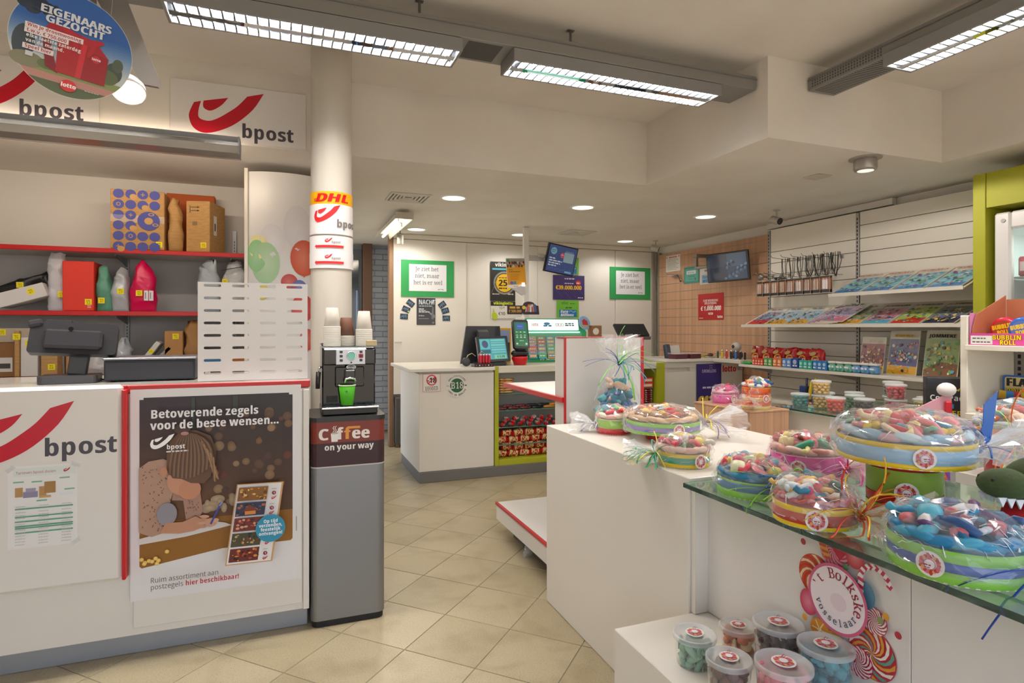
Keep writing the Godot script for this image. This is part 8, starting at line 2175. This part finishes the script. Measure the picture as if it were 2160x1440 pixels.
	cake("largest tray, yellow and pale blue bands, on a lime and red pot with blue bow", v3(1.468, Yg, -1.060), 0.150, [[0.012, "e8c41c"], [0.034, "9ac0dc"], [0.012, "e8c41c"]], ["a8c4d4", "b8ccd4", "d8b0b4", "9ab8cc"], ["d85a5a", "e8c84a", "e0c8a8", "c84a4a", "8ab89a", "e8a0a0", "f0dca0", "4a90b0"], 0.62, ["2f6ac0"], 107, {"pot": [[0.034, "9ab848"], [0.026, "c0201c"], [0.062, "9ab848"], [0.018, "c0201c"]], "pr": 0.083, "n": 70, "dome": 0.03, "tail": 0.17, "logo": 2.25, "rn": 3, "rr": 0.10, "film": "f0f4ff", "neck": 1.10})
	cake("large tray of blue sea sweets with lime and blue bands and curled ribbon", v3(1.240, Yg, -0.790), 0.116, [[0.022, "8ac84a"], [0.018, "1f4aa0"], [0.022, "8ac84a"]], ["3a90b8", "4aa0c0", "2a80b0"], ["e8e0e0", "c86a70", "3a5a8a", "5ab0c8", "e8e8f0", "6a4a7a", "3a90b8", "2a6a90"], 1.3, ["c8d86a", "1f4ab0"], 108, {"n": 56, "tail": 0.16, "logo": 2.9, "rn": 11, "rr": 0.18, "film": "e8f4ff", "fa": 0.06, "over": -0.10})
	blue_bow(v3(1.468 + cos(0.62) * 0.172, 1.022, -1.060 + sin(0.62) * 0.172))
	var pl := thing("white_plinth", "narrow white plinth under the orange and lime candy cake", "plinth", v3(2.19, 0, -1.20))
	part(pl, "column", bx(Vector3(0.24, 0.826, 0.24), 0.003), mat("e0dad0", 0.35))
	cake("tray with orange and lime bands on a blue and red pot at the white plinth", v3(2.19, Yg, -1.20), 0.125, [[0.022, "e06a1c"], [0.026, "9ac04a"], [0.026, "e06a1c"]], ["c8d0d8", "d8dce0", "b8c4c8"], ["c83a4a", "e8e0e0", "5aa0a8", "d86a4a", "e8c8b0"], 2.7, ["e0701c", "a8c83a"], 109, {"pot": [[0.05, "b82028"], [0.03, "1f5aa8"]], "pr": 0.09, "n": 50, "dome": 0.05, "tail": 0.13, "logo": 2.6, "rr": 0.2})
	# pots on the wooden pedestal
	cake("orange striped sweet pot with candles of striped sweets on the wooden pedestal", v3(2.700, 0.8035, -2.885), 0.082, [[0.020, "d8cc7a"], [0.030, "d8582a"], [0.022, "d8c87a"], [0.016, "e87a1c"], [0.030, "c8501c"], [0.014, "e87a1c"]], ["d87a7a", "c8c8d0", "e0e0c8"], ["d84a4a", "3a5a9a", "e8e0d0", "e8a04a", "6aa07a"], 2.6, ["e8601c", "f08a3a"], 110, {"n": 30, "tail": 0.14, "logo": 1.6, "rr": 0.12, "rn": 12})
	cake("pink and lilac wrapped sweet pot behind the orange pot on the pedestal", v3(2.705, 0.8035, -3.17), 0.078, [[0.05, "d84a9a"], [0.01, "e8a0c8"]], ["d890a8", "e0b0c0"], ["d86a9a", "e8d0d8", "c83a5a"], 0.4, ["e03a90", "8a6ab8"], 111, {"n": 20, "tail": 0.15, "logo": 1.5, "film": "fff0f4"})
	toys()

func blue_bow(p: Vector3) -> void:
	var t := thing("gift_bow", "bright blue satin bow tying the film of the largest tray", "bow", p, -0.3)
	var bl := mat("1f62b4", 0.3)
	var strip := func(pts: Array, w: float) -> ArrayMesh:
		var st := sb(true)
		for i in pts.size() - 1:
			for s in [0.0008, -0.0008]:
				quad(st, pts[i] + v3(-w, 0, s), pts[i] + v3(w, 0, s), pts[i + 1] + v3(w, 0, s), pts[i + 1] + v3(-w, 0, s), v3(0, 0, s))
		return fin(st)
	part(t, "upright_end", ex([Vector2(-0.012, 0.0), Vector2(0.020, 0.0), Vector2(0.030, 0.06), Vector2(0.038, 0.12), Vector2(0.002, 0.088), Vector2(0.0, 0.04)], -0.001, 0.001), bl)
	var st := sb(true)
	for i in 12:
		var a := TAU * i / 12
		var b := TAU * (i + 1) / 12
		var pa := v3(-0.045 + cos(a) * 0.036, 0.008 + sin(a) * 0.026, 0)
		var pb := v3(-0.045 + cos(b) * 0.036, 0.008 + sin(b) * 0.026, 0)
		quad(st, pa + v3(0, 0, -0.014), pb + v3(0, 0, -0.014), pb + v3(0, 0, 0.014), pa + v3(0, 0, 0.014), v3(cos(a), sin(a), 0))
	part(t, "loop", fin(st), bl)
	part(t, "knot", bm(v3(0.014, 0.012, 0.014)), bl)

func upright_bag(p: Vector3) -> void:
	var t := thing("candy_bag", "upright cellophane gift bag of teal sweets tied with blue and green ribbon", "candy bag", p)
	var y := 0.0
	for b in [[0.012, "8ac84a"], [0.014, "1f5aa8"], [0.024, "8ac84a"], [0.02, "3a8aa0"]]:
		part(t, "pot_band", lm([Vector2(0.074, y), Vector2(0.078, y + b[0])], 36), mat(b[1], 0.3))
		y += b[0]
	var r := RandomNumberGenerator.new()
	r.seed = 77
	part(t, "core", lm([Vector2(0.075, 0), Vector2(0.055, 0.05), Vector2(0.03, 0.12), Vector2(0, 0.14)], 20), mat("3a8090", 0.8), v3(0, y, 0))
	for k in 70:
		var h := r.randf()
		var a := r.randf() * TAU
		var q := lerpf(0.082, 0.026, h)
		var c = ["2f8a9a", "3a9aa8", "4aa8b0", "2a7a94", "3a6a9a", "d0a890", "8a8a94"][r.randi() % 7] if h < 0.7 else ["d8b8a0", "3a9aa8", "e0c8b8"][r.randi() % 3]
		part(t, "candy", candy_mesh([8, 2, 0, 5, 8][k % 5]), gummy(c), v3(cos(a) * q, y + h * 0.145, sin(a) * q), v3(r.randf() * 3, r.randf() * 6, r.randf() * 3), Vector3.ONE * r.randf_range(0.9, 1.4))
	part(t, "rim_flower", bm(v3(0.03, 0.016, 0.03)), gummy("c86a7a"), v3(-0.075, y + 0.01, 0.045))
	part(t, "rim_flower", bm(v3(0.018, 0.012, 0.018)), gummy("c84a2a"), v3(0.07, y + 0.004, 0.05))
	var rings := [[0.0, 0.082, 0.082, 0.082, 0.0], [0.05, 0.115, 0.108, 0.108, 0.03], [0.12, 0.108, 0.10, 0.10, 0.05], [0.19, 0.085, 0.08, 0.08, 0.08], [0.25, 0.052, 0.05, 0.05, 0.14], [0.285, 0.022, 0.022, 0.022, 0.2], [0.295, 0.014, 0.014, 0.014, 0.2], [0.31, 0.030, 0.03, 0.03, 0.25], [0.36, 0.075, 0.07, 0.07, 0.35], [0.415, 0.11, 0.10, 0.10, 0.5]]
	part(t, "film_fold_glint", fold_glints(rings, 12, Transform3D(Basis(Vector3.RIGHT, -PI / 2), Vector3.ZERO), 44, 0.0), glass("ffffff", 0.5, 0.12))  # white slivers along the bag creases, highlights put into their colour
	part(t, "film", cello(rings, 31, Transform3D(Basis(Vector3.RIGHT, -PI / 2), Vector3.ZERO)), glass("ffffff", 0.05, 0.03))
	part(t, "film", cello([[0.295, 0.012, 0.012, 0.012, 0.2], [0.33, 0.035, 0.03, 0.03, 0.3], [0.38, 0.055, 0.05, 0.05, 0.5], [0.43, 0.06, 0.06, 0.06, 0.8]], 37, Transform3D(Basis(Vector3.RIGHT, -PI / 2), Vector3.ZERO), -1e9, 30), glass("ffffff", 0.08, 0.03))
	ribbons(t, v3(0, 0.29, 0.015), v3(0.1, 0.1, 0.5), ["2a4aa8", "6ac83a", "3a90a0"], 9, 0.20, 41, 0.05)
	part(t, "ribbon_band", tm([v3(0.02, 0.285, 0.02), v3(0.03, 0.20, 0.085), v3(0.03, 0.13, 0.105)], 0.006, 5, 0.3), mat("7ac83a", 0.35))

func toys() -> void:
	# plush dinosaur: body, head with open jaws
	var t := thing("plush_dinosaur", "dark green plush dinosaur with open red mouth and white felt teeth", "plush toy", v3(1.475, 0.8272, -0.795), 0.0)
	t.rotation.y = -0.35
	var fur := StandardMaterial3D.new()
	fur.albedo_color = Color("4a5a34"); fur.roughness = 0.95; fur.rim_enabled = true; fur.rim = 0.5; fur.rim_tint = 0.6
	fur.albedo_texture = noise_tex(0.05, [[0.0, "c8c8b8"], [1.0, "ffffff"]], 256, 4, 51)
	fur.uv1_triplanar = true; fur.uv1_scale = Vector3(9, 9, 9)
	var st := sb(true)
	blob(st, v3(0.12, 0.06, 0), v3(0.10, 0.07, 0.085), 18, 12)
	blob(st, v3(0.10, 0.10, 0), v3(0.06, 0.06, 0.055), 16, 10)
	part(t, "body", fin(st), fur)
	st = sb(true)
	blob(st, v3(0.045, 0.150, 0), v3(0.085, 0.048, 0.058), 20, 14)
	blob(st, v3(-0.045, 0.140, 0), v3(0.055, 0.032, 0.046), 18, 12)
	blob(st, v3(0.06, 0.185, 0.028), v3(0.022, 0.02, 0.02), 12, 8)
	blob(st, v3(0.06, 0.185, -0.028), v3(0.022, 0.02, 0.02), 12, 8)
	part(t, "head", fin(st), fur)
	part(t, "mouth", bm(v3(0.075, 0.020, 0.042), 16, 10), mat("b3141c", 0.9), v3(0.02, 0.097, 0), v3(0, 0, 0.35))
	part(t, "lower_jaw", bm(v3(0.085, 0.020, 0.044), 16, 10), fur, v3(0.035, 0.070, 0), v3(0, 0, 0.35))
	for side in [-1, 1]:
		for k in 7: part(t, "felt_tooth", ex([Vector2(-0.009, 0), Vector2(0.009, 0), Vector2(0, -0.020)], -0.002, 0.002), mat("e8e6ec", 0.9), v3(-0.075 + k * 0.016, 0.118 - k * 0.0015, side * (0.026 + 0.003 * k)))
		for k in 6: part(t, "felt_tooth", ex([Vector2(-0.009, 0), Vector2(0.009, 0), Vector2(0, 0.018)], -0.002, 0.002), mat("e8e6ec", 0.9), v3(-0.030 + k * 0.016, 0.058 + k * 0.006, side * (0.030 + 0.003 * k)), v3(0, 0, 0.35))
		part(t, "nostril", bm(v3(0.004, 0.005, 0.004)), mat("1c1c16", 0.6), v3(-0.088, 0.152, side * 0.018))
		part(t, "eye", bm(v3(0.008, 0.008, 0.004)), mat("14120f", 0.1), v3(0.048, 0.186, side * 0.046))
	# hanging toy bags behind the display
	for q in [[2.62, 0.62, -1.78, "c8502a", "6a3a8a", "orange and purple toy bag hanging behind the lime pot"], [3.02, 0.66, -1.62, "2f8a2a", "1c2a18", "black toy bag with bright green print on the end shelf unit"], [2.98, 0.52, -1.55, "8ab82a", "24301a", "black toy bag with lime slime print below the green one"], [3.10, 0.84, -1.55, "2fa84a", "1a2416", "black toy bag with green lettering near the blue pot"]]:
		var b := thing("toy_bag", q[5], "toy bag", v3(q[0], q[1], q[2]), -0.7, "toy bags behind the candy cakes")
		part(b, "bag", mailer(0.16, 0.24, 0.03, int(q[0] * 50), 0.95, 0.004), mat(q[4], 0.3))
		pr()
		var r := RandomNumberGenerator.new()
		r.seed = int(q[1] * 900)
		for k in 22: poly([Vector2(r.randf_range(-0.07, 0.06), r.randf_range(0.02, 0.2)), Vector2(r.randf_range(-0.07, 0.07), r.randf_range(0.02, 0.2)), Vector2(r.randf_range(-0.07, 0.07), r.randf_range(0.02, 0.2))], q[3] if k % 3 else "d8d8c8")
		part(b, "print", pend(), vmat(0.3), v3(0, 0, 0.020))
		part(b, "peg", tm([v3(0, 0.22, -0.01), v3(0.0, 0.23, -0.12)], 0.003, 6), mat("9a9792", 0.3, 0.7))
	var rk := thing("peg_stand", "grey peg board stand holding the hanging toy bags", "stand", v3(2.86, 0, -1.66), -0.7)
	part(rk, "board", bx(Vector3(0.36, 0.90, 0.02), 0.003), mat("8f8b85", 0.5))
	part(rk, "foot", bx(Vector3(0.5, 0.03, 0.3), 0.003), mat("8f8b85", 0.5))
